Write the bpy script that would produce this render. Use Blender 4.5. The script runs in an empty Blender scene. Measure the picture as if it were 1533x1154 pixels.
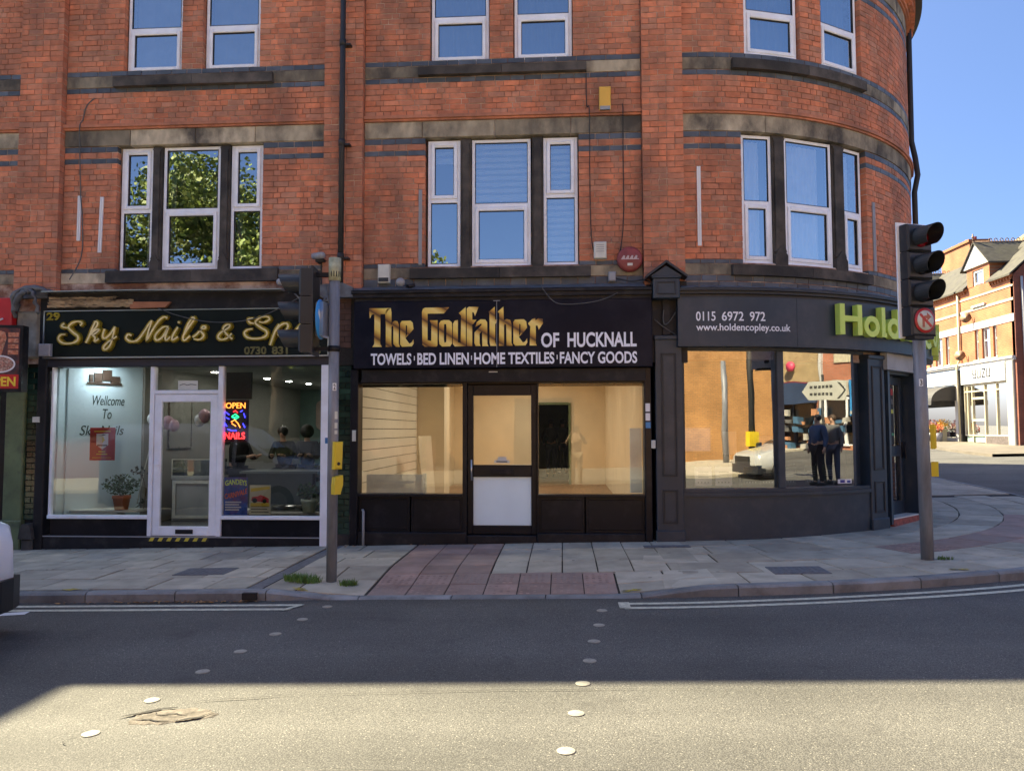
import bpy, math, random, bmesh
import numpy as np
from mathutils import Vector, Matrix
random.seed(7)
sc = bpy.context.scene
COL = sc.collection
R = math.radians

# ------------------------------------------------------------------ camera
CAM = Vector((0.0, 0.0, 1.6))
yaw, pitch, roll = R(3.7355), R(3.3078), R(-0.129)
fwd = Vector((-math.sin(yaw)*math.cos(pitch), math.cos(yaw)*math.cos(pitch), math.sin(pitch)))
rgt = Vector((math.cos(yaw), math.sin(yaw), 0))
upv = rgt.cross(fwd)
r2 = rgt*math.cos(roll) + upv*math.sin(roll)
u2 = -rgt*math.sin(roll) + upv*math.cos(roll)
M = Matrix((r2, u2, -fwd)).transposed().to_4x4()
M.translation = CAM
cd = bpy.data.cameras.new("camera")
cam = bpy.data.objects.new("camera", cd)
cam.matrix_world = M
cd.sensor_fit = 'HORIZONTAL'
cd.sensor_width = 36.0
cd.lens = 1150/1533*36.0
cd.clip_start = 0.05
cd.clip_end = 2000
COL.objects.link(cam)
sc.camera = cam

# ------------------------------------------------------------------ sky, sun, exposure
SUN_EL = R(45.0)
SUN_AZ = math.atan2(-0.83, 0.55)          # clockwise from +Y
w = bpy.data.worlds.new("World")
sc.world = w
w.use_nodes = True
nt = w.node_tree
bg = nt.nodes["Background"]
sky = nt.nodes.new("ShaderNodeTexSky")
sky.sky_type = 'NISHITA'
sky.sun_disc = False
sky.sun_elevation = SUN_EL
sky.sun_rotation = SUN_AZ
sky.air_density = 0.7
sky.dust_density = 3.0
sky.ozone_density = 8.0
nt.links.new(sky.outputs[0], bg.inputs[0])
bg.inputs[1].default_value = 0.069
sd = bpy.data.lights.new("sun", 'SUN')
sd.energy = 5.0
sd.angle = R(0.55)
sd.color = (1.0, 0.88, 0.58)
sun = bpy.data.objects.new("sun", sd)
ts = Vector((math.sin(SUN_AZ)*math.cos(SUN_EL), math.cos(SUN_AZ)*math.cos(SUN_EL), math.sin(SUN_EL)))
sun.rotation_euler = ts.to_track_quat('Z', 'Y').to_euler()
sun.location = (-20, 15, 40)
COL.objects.link(sun)
sc.view_settings.view_transform = 'Standard'
sc.view_settings.look = 'None'
sc.view_settings.gamma = 1.0
sc.view_settings.exposure = 2.15
sc.cycles.max_bounces = 8
sc.cycles.transparent_max_bounces = 16

# ------------------------------------------------------------------ geometry helpers
YF = 10.5                 # plane of the brick bays
XT, RT = 1.65, 4.7        # where the corner tower starts to curve, and its radius
YC = YF + RT
def S(u, o, z):
    """facade coordinates: u along the wall, o out towards the street, z up"""
    if u <= XT:
        return Vector((u, YF - o, z))
    th = (u - XT)/RT
    if th < math.pi/2:
        return Vector((XT + (RT+o)*math.sin(th), YC - (RT+o)*math.cos(th), z))
    return Vector((XT + RT + o, YC + (u - XT - RT*math.pi/2), z))
def chord(uc, rec=0.0):
    c = S(uc, rec, 0); th = max(0.0, (uc-XT)/RT)
    t = Vector((math.cos(th), math.sin(th), 0)); n = Vector((math.sin(th), -math.cos(th), 0))
    return lambda x, o, z: c + t*x + n*o + Vector((0, 0, z))
def ident(x, o, z): return Vector((x, o, z))
def frame(loc, rot=0.0, tilt=None):
    m = Matrix.Translation(Vector(loc)) @ Matrix.Rotation(rot, 4, 'Z')
    if tilt is not None: m = m @ tilt
    return lambda x, o, z: m @ Vector((x, o, z))

def G(x, y):
    return 0.02*x + 0.02*max(0.0, y-12.0)
def sstep(a, b, t):
    t = min(1, max(0, (t-a)/(b-a))); return t*t*(3-2*t)
def PV(x, y):
    k = sstep(-3.0, -2.1, x)*(1-sstep(0.5, 1.5, x))
    k *= 1-sstep(7.5, 8.8, y)
    return G(x, y) + 0.095 - 0.08*k

class MB:
    def __init__(s): s.v = []; s.f = []; s.t = []; s.sm = []
    def add(s, vs, fs, tone=None, smooth=False):
        b = len(s.v); s.v += [tuple(p) for p in vs]
        s.f += [tuple(b+i for i in f) for f in fs]
        s.sm += [smooth]*len(fs)
        s.t += [tone or (0.5, 0.5, 0.5, 1)]*len(vs)
    def box(s, F, x0, x1, o0, o1, z0, z1, n=1, tone=None, jit=0.0, bev=0.0):
        if bev > 0 and n == 1:
            return s.bbox(F, x0, x1, o0, o1, z0, z1, bev, tone)
        vs = []; fs = []
        j = (lambda: random.uniform(-jit, jit)) if jit else (lambda: 0.0)
        for i in range(n+1):
            x = x0 + (x1-x0)*i/n
            for (o, z) in ((o0, z0), (o1, z0), (o1, z1), (o0, z1)):
                vs.append(F(x+j(), o+j()*0.5, z+j()))
        for i in range(n):
            a = i*4; b = a+4
            for k in range(4):
                fs.append((a+k, a+(k+1) % 4, b+(k+1) % 4, b+k))
        fs.append((3, 2, 1, 0)); e = n*4; fs.append((e, e+1, e+2, e+3))
        s.add(vs, fs, tone)
    def bbox(s, F, x0, x1, o0, o1, z0, z1, b, tone=None):
        # box with bevelled street-side edges
        b = min(b, abs(x1-x0)/2.01, abs(z1-z0)/2.01)
        sg = 1 if o1 > o0 else -1
        ring = lambda o, e: [F(x0+e, o, z0+e), F(x1-e, o, z0+e), F(x1-e, o, z1-e), F(x0+e, o, z1-e)]
        vs = ring(o0, 0)+ring(o1-sg*b, 0)+ring(o1, b)
        fs = [(3, 2, 1, 0)]
        for a in (0, 4):
            for k in range(4): fs.append((a+k, a+(k+1) % 4, a+4+(k+1) % 4, a+4+k))
        fs.append((8, 9, 10, 11))
        s.add(vs, fs, tone)
    def quad(s, a, b, c, d, tone=None): s.add([a, b, c, d], [(0, 1, 2, 3)], tone)
    def tube(s, pts, r, seg=8, cap=True, r1=None, tone=None, close=False):
        pts = [Vector(p) for p in pts]; n = len(pts); vs = []; fs = []
        prev = None
        for i, p in enumerate(pts):
            d = (pts[min(i+1, n-1)] - pts[max(i-1, 0)])
            if d.length < 1e-9: d = Vector((0, 0, 1))
            d.normalize()
            if prev is None:
                a = d.orthogonal().normalized()
            else:
                a = (prev - d*prev.dot(d))
                a = a.normalized() if a.length > 1e-6 else d.orthogonal().normalized()
            prev = a; b = d.cross(a)
            rr = r if r1 is None else r + (r1-r)*i/(n-1)
            if isinstance(r, (list, tuple)): rr = r[i]
            for k in range(seg):
                t = 2*math.pi*k/seg
                vs.append(p + a*math.cos(t)*rr + b*math.sin(t)*rr)
        for i in range(n-1):
            for k in range(seg):
                fs.append((i*seg+k, i*seg+(k+1) % seg, (i+1)*seg+(k+1) % seg, (i+1)*seg+k))
        if cap:
            fs.append(tuple(range(seg))[::-1]); fs.append(tuple((n-1)*seg+k for k in range(seg)))
        s.add(vs, fs, tone, smooth=seg > 5)
    def prism(s, F, pts, o0, o1, tone=None):
        """polygon in (x,z) extruded from o0 to o1 (front)"""
        n = len(pts)
        vs = [F(p[0], o0, p[1]) for p in pts]+[F(p[0], o1, p[1]) for p in pts]
        fs = [tuple(range(n))[::-1], tuple(range(n, 2*n))]
        for i in range(n): fs.append((i, (i+1) % n, n+(i+1) % n, n+i))
        s.add(vs, fs, tone)
    def lathe(s, F, prof, seg=20, tone=None):
        vs = []; fs = []
        for (r, z) in prof:
            for k in range(seg):
                t = 2*math.pi*k/seg; vs.append(F(r*math.cos(t), r*math.sin(t), z))
        for i in range(len(prof)-1):
            for k in range(seg):
                fs.append((i*seg+k, i*seg+(k+1) % seg, (i+1)*seg+(k+1) % seg, (i+1)*seg+k))
        fs.append(tuple(range(seg))[::-1]); fs.append(tuple((len(prof)-1)*seg+k for k in range(seg)))
        s.add(vs, fs, tone, smooth=True)
    def sphere(s, c, rx, ry, rz, seg=12, rings=8, tone=None, rot=None):
        vs = []; fs = []; c = Vector(c)
        for i in range(rings+1):
            ph = math.pi*i/rings
            for k in range(seg):
                t = 2*math.pi*k/seg
                p = Vector((rx*math.sin(ph)*math.cos(t), ry*math.sin(ph)*math.sin(t), rz*math.cos(ph)))
                if rot: p = rot @ p
                vs.append(c+p)
        for i in range(rings):
            for k in range(seg):
                fs.append((i*seg+k, (i+1)*seg+k, (i+1)*seg+(k+1) % seg, i*seg+(k+1) % seg))
        s.add(vs, fs, tone, smooth=True)
    def mesh(s, name, off=Vector((0, 0, 0))):
        me = bpy.data.meshes.new(name)
        me.from_pydata([(p[0]-off[0], p[1]-off[1], p[2]-off[2]) for p in s.v], [], s.f)
        me.polygons.foreach_set('use_smooth', s.sm)
        ca = me.color_attributes.new('tone', 'FLOAT_COLOR', 'POINT')
        ca.data.foreach_set('color', [c for t in s.t for c in t])
        return me
    def build(s, name, m, parent=None, label=None, kind=None):
        off = Vector((0, 0, 0)); p = parent
        while p is not None: off += p.location; p = p.parent
        me = s.mesh(name, off)
        me.materials.append(m)
        o = bpy.data.objects.new(name, me); COL.objects.link(o)
        if parent is not None: o.parent = parent
        if label: o['label'] = label
        if kind: o['kind'] = kind
        return o

def thing(name, label, cat, loc=(0, 0, 0), group=None):
    o = bpy.data.objects.new(name, None); COL.objects.link(o)
    o.empty_display_size = 0.1
    o.location = loc; o['label'] = label; o['category'] = cat
    if group: o['group'] = group
    return o
def struct(name, label=None):
    o = bpy.data.objects.new(name, None); COL.objects.link(o); o['kind'] = 'structure'
    if label: o['label'] = label
    return o
def single(name, mb, m, label, cat, group=None):
    """a thing that is one mesh; origin moved to its base"""
    a = np.array(mb.v); b = Vector(((a[:, 0].min()+a[:, 0].max())/2, (a[:, 1].min()+a[:, 1].max())/2, a[:, 2].min()))
    me = mb.mesh(name, b); me.materials.append(m)
    o = bpy.data.objects.new(name, me); o.location = b; COL.objects.link(o)
    o['label'] = label; o['category'] = cat
    if group: o['group'] = group
    return o
def copy_tree(o, parent=None):
    c = o.copy(); COL.objects.link(c); c.parent = parent
    for ch in list(o.children): copy_tree(ch, c)
    return c
def smooth(pts, n=6):
    P = [Vector(p) for p in pts]; out = []
    for i in range(len(P)-1):
        a = P[max(i-1, 0)]; b = P[i]; c = P[i+1]; d = P[min(i+2, len(P)-1)]
        for k in range(n):
            t = k/n
            out.append(0.5*((2*b)+(c-a)*t+(2*a-5*b+4*c-d)*t*t+(3*b-a-3*c+d)*t**3))
    out.append(P[-1]); return out

_tc = {}
def text_geo(body, bold=0.0, shear=0.0, extr=0.0):
    k = (body, bold, shear)
    if k not in _tc:
        cu = bpy.data.curves.new('txt', 'FONT'); cu.body = body; cu.size = 1; cu.offset = bold; cu.shear = shear
        cu.resolution_u = 4; cu.extrude = 0.05
        ob = bpy.data.objects.new('txt', cu); COL.objects.link(ob)
        dg = bpy.context.evaluated_depsgraph_get()
        me = bpy.data.meshes.new_from_object(ob.evaluated_get(dg))
        vs = np.array([v.co[:] for v in me.vertices]); fs = [tuple(p.vertices) for p in me.polygons]
        bpy.data.objects.remove(ob); bpy.data.curves.remove(cu); bpy.data.meshes.remove(me)
        _tc[k] = (vs, fs)
    return _tc[k]
def text(mb, F, body, x0, x1, z0, z1, o, th=0.004, bold=0.0, shear=0.0):
    vs, fs = text_geo(body, bold, shear)
    mn = vs.min(0); mx = vs.max(0)
    out = []
    for v in vs:
        x = x0+(v[0]-mn[0])/(mx[0]-mn[0])*(x1-x0); z = z0+(v[1]-mn[1])/(mx[1]-mn[1])*(z1-z0)
        out.append(F(x, o+(th if v[2] > 0 else 0), z))
    mb.add(out, fs)

# ------------------------------------------------------------------ materials
def mat(name, col, rough=0.6, metal=0.0, var=0.15, vs=3.0, bump=0.0, bs=60.0, tone=0.0, hue=None, spec=0.5,
        dirt=None, dirt_amt=0.0, dirt_scale=1.2, dirt_lo=0.5, emis=None, estr=0.0, coat=0.0, stretch=None, detail=5.0, dstretch=None, spots=0.0):
    m = bpy.data.materials.new(name); m.use_nodes = True
    t = m.node_tree; N = t.nodes; L = t.links; b = N['Principled BSDF']
    b.inputs['Roughness'].default_value = rough; b.inputs['Metallic'].default_value = metal
    b.inputs['Specular IOR Level'].default_value = spec
    if coat: b.inputs['Coat Weight'].default_value = coat
    geo = N.new('ShaderNodeNewGeometry')
    vec = geo.outputs['Position']
    if stretch:
        mp = N.new('ShaderNodeVectorMath'); mp.operation = 'MULTIPLY'; mp.inputs[1].default_value = stretch
        L.new(vec, mp.inputs[0]); vec = mp.outputs[0]
    c = None
    def mix(a, bcol, fac, mode='MIX'):
        x = N.new('ShaderNodeMix'); x.data_type = 'RGBA'; x.blend_type = mode
        for inp, val in ((x.inputs[6], a), (x.inputs[7], bcol)):
            if hasattr(val, 'links') or hasattr(val, 'is_linked'): L.new(val, inp)
            else: inp.default_value = (*val[:3], 1)
        if hasattr(fac, 'is_linked'): L.new(fac, x.inputs[0])
        else: x.inputs[0].default_value = fac
        return x.outputs[2]
    def mapr(src, a0, a1, b0, b1):
        r = N.new('ShaderNodeMapRange'); L.new(src, r.inputs[0])
        for i, v in enumerate((a0, a1, b0, b1)): r.inputs[i+1].default_value = v
        return r.outputs[0]
    n1 = N.new('ShaderNodeTexNoise'); n1.inputs['Scale'].default_value = vs; n1.inputs['Detail'].default_value = detail
    L.new(vec, n1.inputs['Vector'])
    f = mapr(n1.outputs[0], 0.3, 0.7, 1-var, 1+var)
    if tone or hue:
        at = N.new('ShaderNodeAttribute'); at.attribute_name = 'tone'
        sp = N.new('ShaderNodeSeparateColor'); L.new(at.outputs['Color'], sp.inputs[0])
        base = col
        if hue: base = mix(col, hue, sp.outputs[1])
        if tone:
            f2 = mapr(sp.outputs[0], 0, 1, 1-tone, 1+tone)
            mm = N.new('ShaderNodeMath'); mm.operation = 'MULTIPLY'; L.new(f, mm.inputs[0]); L.new(f2, mm.inputs[1]); f = mm.outputs[0]
    else: base = col
    vm = N.new('ShaderNodeVectorMath'); vm.operation = 'SCALE'
    if hasattr(base, 'is_linked'): L.new(base, vm.inputs[0])
    else: vm.inputs[0].default_value = base[:3]
    L.new(f, vm.inputs['Scale']); c = vm.outputs[0]
    if dirt is not None:
        n2 = N.new('ShaderNodeTexNoise'); n2.inputs['Scale'].default_value = dirt_scale; n2.inputs['Detail'].default_value = 8
        n2.inputs['Roughness'].default_value = 0.65
        if dstretch:
            mp = N.new('ShaderNodeVectorMath'); mp.operation = 'MULTIPLY'; mp.inputs[1].default_value = dstretch
            L.new(geo.outputs['Position'], mp.inputs[0]); L.new(mp.outputs[0], n2.inputs['Vector'])
        else: L.new(vec, n2.inputs['Vector'])
        c = mix(c, dirt, mapr(n2.outputs[0], dirt_lo-0.08, dirt_lo+0.12, 0, dirt_amt))
    if spots:
        vo = N.new('ShaderNodeTexVoronoi'); vo.inputs['Scale'].default_value = 5.5; L.new(geo.outputs['Position'], vo.inputs['Vector'])
        s2 = N.new('ShaderNodeSeparateColor'); L.new(vo.outputs['Color'], s2.inputs[0])
        rad = mapr(s2.outputs[0], 0.3, 1.0, 0.0, 0.17)
        lt = N.new('ShaderNodeMath'); lt.operation = 'LESS_THAN'; L.new(vo.outputs['Distance'], lt.inputs[0]); L.new(rad, lt.inputs[1])
        ml = N.new('ShaderNodeMath'); ml.operation = 'MULTIPLY'; ml.inputs[1].default_value = spots; L.new(lt.outputs[0], ml.inputs[0])
        c = mix(c, tuple(q*.45 for q in col), ml.outputs[0])
    L.new(c, b.inputs['Base Color'])
    if bump:
        n3 = N.new('ShaderNodeTexNoise'); n3.inputs['Scale'].default_value = bs; n3.inputs['Detail'].default_value = 4
        L.new(vec, n3.inputs['Vector'])
        bp = N.new('ShaderNodeBump'); bp.inputs['Strength'].default_value = bump; bp.inputs['Distance'].default_value = 0.01
        L.new(n3.outputs[0], bp.inputs['Height']); L.new(bp.outputs[0], b.inputs['Normal'])
    if emis:
        b.inputs['Emission Color'].default_value = (*emis, 1); b.inputs['Emission Strength'].default_value = estr
    return m

def glass(name, refl=0.16, tint=(0.9, 0.95, 0.95), wav=0.02):
    m = bpy.data.materials.new(name); m.use_nodes = True
    t = m.node_tree; N = t.nodes; L = t.links; N.remove(N['Principled BSDF'])
    out = N['Material Output']
    tr = N.new('ShaderNodeBsdfTransparent'); tr.inputs[0].default_value = (*tint, 1)
    gl = N.new('ShaderNodeBsdfGlossy'); gl.inputs['Roughness'].default_value = 0.0
    lw = N.new('ShaderNodeFresnel'); lw.inputs[0].default_value = 1.45
    ad = N.new('ShaderNodeMath'); ad.operation = 'MULTIPLY_ADD'; ad.inputs[1].default_value = 1.6; ad.inputs[2].default_value = refl-0.06
    ad.use_clamp = True
    L.new(lw.outputs[0], ad.inputs[0])
    mx = N.new('ShaderNodeMixShader'); L.new(ad.outputs[0], mx.inputs[0]); L.new(tr.outputs[0], mx.inputs[1]); L.new(gl.outputs[0], mx.inputs[2])
    if wav:
        geo = N.new('ShaderNodeNewGeometry')
        n = N.new('ShaderNodeTexNoise'); n.inputs['Scale'].default_value = 1.6; n.inputs['Detail'].default_value = 1
        L.new(geo.outputs['Position'], n.inputs['Vector'])
        bp = N.new('ShaderNodeBump'); bp.inputs['Strength'].default_value = wav; bp.inputs['Distance'].default_value = 0.1
        L.new(n.outputs[0], bp.inputs['Height']); L.new(bp.outputs[0], gl.inputs['Normal'])
    L.new(mx.outputs[0], out.inputs[0])
    return m

def brickwall_mat(name, c1, c2, mortar, sc_=1.0, axis='x', h=0.075, wd=0.225):
    """far brickwork, too distant for single bricks"""
    m = bpy.data.materials.new(name); m.use_nodes = True
    t = m.node_tree; N = t.nodes; L = t.links; b = N['Principled BSDF']; b.inputs['Roughness'].default_value = 0.85
    geo = N.new('ShaderNodeNewGeometry'); sp = N.new('ShaderNodeSeparateXYZ'); L.new(geo.outputs['Position'], sp.inputs[0])
    cb = N.new('ShaderNodeCombineXYZ'); L.new(sp.outputs['X' if axis == 'x' else 'Y'], cb.inputs[0]); L.new(sp.outputs['Z'], cb.inputs[1])
    br = N.new('ShaderNodeTexBrick'); L.new(cb.outputs[0], br.inputs['Vector'])
    br.inputs['Color1'].default_value = (*c1, 1); br.inputs['Color2'].default_value = (*c2, 1); br.inputs['Mortar'].default_value = (*mortar, 1)
    br.inputs['Scale'].default_value = 1.0; br.inputs['Mortar Size'].default_value = 0.008
    br.inputs['Brick Width'].default_value = wd; br.inputs['Row Height'].default_value = h
    n = N.new('ShaderNodeTexNoise'); n.inputs['Scale'].default_value = 1.1; n.inputs['Detail'].default_value = 7; L.new(geo.outputs['Position'], n.inputs['Vector'])
    r = N.new('ShaderNodeMapRange'); L.new(n.outputs[0], r.inputs[0]); r.inputs[1].default_value = .3; r.inputs[2].default_value = .7; r.inputs[3].default_value = .7; r.inputs[4].default_value = 1.2
    vm = N.new('ShaderNodeVectorMath'); vm.operation = 'SCALE'; L.new(br.outputs[0], vm.inputs[0]); L.new(r.outputs[0], vm.inputs['Scale'])
    L.new(vm.outputs[0], b.inputs['Base Color'])
    return m

m_brick = mat('red brick', (0.60, 0.20, 0.098), 0.85, var=0.18, vs=11, bump=0.35, bs=70, tone=0.19, hue=(0.46, 0.21, 0.13), dirt=(0.19, 0.09, 0.06), dirt_amt=0.7, dirt_scale=1.3, dirt_lo=0.52, dstretch=(1.3, 1.3, .55))
m_bluebrick = mat('blue brick', (0.075, 0.092, 0.115), 0.5, var=0.3, vs=6, tone=0.3, bump=0.2)
m_mortar = mat('mortar', (0.20, 0.10, 0.065), 0.95, var=0.3, vs=12, bump=0.4, dirt=(0.62, 0.50, 0.40), dirt_amt=0.95, dirt_scale=2.6, dirt_lo=0.52)
m_stone = mat('sandstone', (0.36, 0.31, 0.22), 0.9, var=0.25, vs=8, bump=0.3, bs=50, tone=0.4, dirt=(0.045, 0.04, 0.036), dirt_amt=0.9, dirt_scale=1.6, dirt_lo=0.5, stretch=(1, 1, .6))
m_soot = mat('sooty stone', (0.075, 0.065, 0.055), 0.85, var=0.35, vs=6, bump=0.3, bs=40, tone=0.3, dirt=(0.02, 0.02, 0.02), dirt_amt=0.85, dirt_scale=2.0, dirt_lo=0.5)
m_upvc = mat('white upvc', (0.87, 0.91, 0.98), 0.3, var=0.04, vs=5, dirt=(0.55, 0.54, 0.5), dirt_amt=0.25, dirt_scale=3)
m_seal = mat('rubber seal', (0.02, 0.02, 0.02), 0.7)
m_win = glass('window glass', 0.57, (0.85, 0.92, 0.97), 0.012)
m_shopglass = glass('shop glass', 0.075, (0.93, 0.96, 0.95), 0.004)
m_nailglass = glass('nail shop glass', 0.11, (0.88, 0.93, 0.93), 0.006)
m_estglass = glass('estate agent glass', 0.38, (0.8, 0.84, 0.85), 0.014)
m_room = mat('dark room', (0.05, 0.055, 0.06), 0.9)
m_roomblue = mat('dim bedroom wall', (0.25, 0.3, 0.36), 0.9)
m_blind = mat('zebra blind', (0.75, 0.82, 0.9), 0.8, var=0.05, vs=4)
m_net = mat('net curtain', (0.85, 0.88, 0.92), 0.9, var=0.08, vs=6)
m_curt = mat('blue curtain', (0.20, 0.28, 0.44), 0.9, var=0.1)
m_black = mat('black gloss paint', (0.008, 0.009, 0.014), 0.3, var=0.2, vs=3, spec=.2, dirt=(0.05, 0.05, 0.055), dirt_amt=0.35, dirt_scale=4, dirt_lo=0.6)
m_blackm = mat('black matt paint', (0.013, 0.013, 0.016), 0.5, spec=.25, var=0.3, vs=4, dirt=(0.07, 0.065, 0.06), dirt_amt=0.5, dirt_scale=5, dirt_lo=0.6)
m_fascia_m = mat('black sign panel', (0.006, 0.007, 0.016), 0.4, spec=.12, var=0.2, dirt=(0.03, 0.03, 0.04), dirt_amt=0.4, dirt_scale=2)
m_fascia_l = mat('dark green sign panel', (0.008, 0.013, 0.012), 0.4, spec=.15, var=0.2)
m_slate = mat('slate grey paint', (0.019, 0.035, 0.054), 0.45, var=0.12, vs=2, bump=0.08, dirt=(0.065, 0.072, 0.085), dirt_amt=0.45, dirt_scale=3.5, dirt_lo=.55)
m_slated = mat('dark slate paint', (0.02, 0.024, 0.03), 0.5, var=0.15)
m_white = mat('white paint', (0.75, 0.76, 0.78), 0.5, var=0.04)
m_wtext = mat('white vinyl lettering', (0.86, 0.88, 0.95), 0.5, var=0.03)
m_gold3d = mat('gold letter face', (0.40, 0.29, 0.03), 0.3, metal=0.5, var=0.35, vs=14)
m_goldglint = mat('painted letter highlight', (0.95, 0.80, 0.42), 0.3, metal=0.2, var=0.1)  # highlight painted as a pale ribbon along the letter strokes
m_lime = mat('lime acrylic', (0.64, 0.82, 0.15), 0.45, var=0.04)
m_lead = mat('lead flashing', (0.12, 0.13, 0.145), 0.6, metal=0.2, var=0.4, vs=9, bump=0.5, bs=20)
m_greentile = mat('green glazed tile', (0.018, 0.045, 0.03), 0.15, var=0.4, vs=6, tone=0.5)
m_greenpaint = mat('olive green paint', (0.13, 0.17, 0.075), 0.6, var=0.25, vs=3, dirt=(0.06, 0.055, 0.04), dirt_amt=0.7, dirt_scale=5, dirt_lo=0.58)
m_steel = mat('galvanised grey pole', (0.24, 0.25, 0.275), 0.5, metal=0.15, var=0.2, vs=9, dirt=(0.08, 0.08, 0.08), dirt_amt=0.4, dirt_scale=12, stretch=(1, 1, .2))
m_sleeve = mat('weathered pale sleeve', (0.42, 0.43, 0.30), 0.7, var=0.25, vs=14, dirt=(0.16, 0.18, 0.1), dirt_amt=0.7, dirt_scale=9)
m_plastic = mat('black plastic', (0.018, 0.02, 0.024), 0.4, var=0.15)
m_hood = mat('signal hood plastic', (0.022, 0.026, 0.03), 0.45, var=0.2, vs=10)
m_redlens = mat('red lens', (0.12, 0.003, 0.006), 0.15, emis=(0.6, 0.0, 0.01), estr=0.006)
m_yellow = mat('yellow plastic', (0.72, 0.52, 0.02), 0.4, var=0.08)
m_alarmy = mat('amber alarm box', (0.72, 0.42, 0.06), 0.5, var=0.06)
m_offw = mat('off white plastic', (0.6, 0.61, 0.55), 0.5, var=0.1, vs=8)
m_redm = mat('faded red plastic', (0.24, 0.045, 0.04), 0.5, var=0.25, vs=12)
m_grey = mat('grey plastic', (0.30, 0.31, 0.33), 0.5, var=0.08)
m_cable = mat('black cable', (0.02, 0.02, 0.02), 0.6)
m_wire = mat('grey wire', (0.10, 0.10, 0.095), 0.6)
m_wood = mat('torn pale timber', (0.36, 0.27, 0.16), 0.85, var=0.45, vs=7, bump=0.7, bs=25, dirt=(0.05, 0.035, 0.025), dirt_amt=0.9, dirt_scale=6, dirt_lo=0.55, stretch=(.35, 1, 3))
m_terra = mat('orange timber offcut', (0.38, 0.16, 0.08), 0.8, var=0.2, vs=6)
m_dishm = mat('brown dish', (.22, .13, .08), .6)
m_chrome = mat('brushed metal', (0.55, 0.55, 0.56), 0.3, metal=0.9, var=0.05)
# ------------------------------------------------------------------ ground materials
def asphalt_mat():
    m = bpy.data.materials.new('asphalt'); m.use_nodes = True
    t = m.node_tree; N = t.nodes; L = t.links; b = N['Principled BSDF']; b.inputs['Roughness'].default_value = 0.82
    b.inputs['Specular IOR Level'].default_value = 0.35
    geo = N.new('ShaderNodeNewGeometry'); P = geo.outputs['Position']
    vo = N.new('ShaderNodeTexVoronoi'); vo.inputs['Scale'].default_value = 115; L.new(P, vo.inputs['Vector'])
    wn = N.new('ShaderNodeSeparateColor'); L.new(vo.outputs['Color'], wn.inputs[0])
    def mr(src, a, b_, c, d):
        r = N.new('ShaderNodeMapRange'); L.new(src, r.inputs[0])
        for i, v in enumerate((a, b_, c, d)): r.inputs[i+1].default_value = v
        return r.outputs[0]
    def mixc(a, bb, f, mode='MIX'):
        x = N.new('ShaderNodeMix'); x.data_type = 'RGBA'; x.blend_type = mode
        for inp, val in ((x.inputs[6], a), (x.inputs[7], bb)):
            if hasattr(val, 'is_linked'): L.new(val, inp)
            else: inp.default_value = (*val, 1)
        if hasattr(f, 'is_linked'): L.new(f, x.inputs[0])
        else: x.inputs[0].default_value = f
        return x.outputs[2]
    c = mixc((0.100, 0.097, 0.091), (0.148, 0.142, 0.129), mr(wn.outputs[0], 0.0, 1.0, 0, 1))
    # pale chips
    c = mixc(c, (0.26, 0.245, 0.215), mr(wn.outputs[1], 0.965, 0.975, 0, 1))
    # binder between chips
    c = mixc(c, (0.068, 0.066, 0.062), mr(vo.outputs['Distance'], 0.42, 0.62, 0, 1))
    n = N.new('ShaderNodeTexNoise'); n.inputs['Scale'].default_value = 0.6; n.inputs['Detail'].default_value = 9; n.inputs['Roughness'].default_value = .6; L.new(P, n.inputs['Vector'])
    vm = N.new('ShaderNodeVectorMath'); vm.operation = 'SCALE'; L.new(c, vm.inputs[0]); L.new(mr(n.outputs[0], .3, .7, .78, 1.22), vm.inputs['Scale'])
    # tyre-worn bands along the road
    st = N.new('ShaderNodeVectorMath'); st.operation = 'MULTIPLY'; st.inputs[1].default_value = (0.05, 1.1, 0); L.new(P, st.inputs[0])
    n2 = N.new('ShaderNodeTexNoise'); n2.inputs['Scale'].default_value = 1.0; n2.inputs['Detail'].default_value = 3; L.new(st.outputs[0], n2.inputs['Vector'])
    vm2 = N.new('ShaderNodeVectorMath'); vm2.operation = 'SCALE'; L.new(vm.outputs[0], vm2.inputs[0]); L.new(mr(n2.outputs[0], .35, .65, .80, 1.13), vm2.inputs['Scale'])
    n4 = N.new('ShaderNodeTexNoise'); n4.inputs['Scale'].default_value = 1.7; n4.inputs['Detail'].default_value = 5; L.new(P, n4.inputs['Vector'])
    st_ = mixc(vm2.outputs[0], (.045, .043, .042), mr(n4.outputs[0], .62, .72, 0, .5))
    L.new(st_, b.inputs['Base Color'])
    bp = N.new('ShaderNodeBump'); bp.inputs['Strength'].default_value = 0.5; bp.inputs['Distance'].default_value = 0.0035
    inv = mr(vo.outputs['Distance'], 0, 0.7, 1, 0)
    ad = N.new('ShaderNodeMath'); ad.operation = 'MULTIPLY_ADD'; L.new(wn.outputs[2], ad.inputs[0]); ad.inputs[1].default_value = 0.6; L.new(inv, ad.inputs[2])
    L.new(ad.outputs[0], bp.inputs['Height']); L.new(bp.outputs[0], b.inputs['Normal'])
    return m
m_asph = asphalt_mat()
m_slab = mat('concrete paving', (0.45, 0.41, 0.32), 0.85, spots=.7, var=0.18, vs=4, bump=0.3, bs=60, tone=0.2, hue=(0.46, 0.40, 0.30), dirt=(0.24, 0.215, 0.17), dirt_amt=0.55, dirt_scale=1.3, dirt_lo=0.55)
m_joint = mat('dark joint sand', (0.022, 0.02, 0.018), 0.95, var=0.3, vs=30)
m_kerb = mat('concrete kerb', (0.26, 0.27, 0.27), 0.8, var=0.2, vs=8, bump=0.3, tone=0.22, dirt=(0.05, 0.05, 0.048), dirt_amt=0.6, dirt_scale=4)
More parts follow.
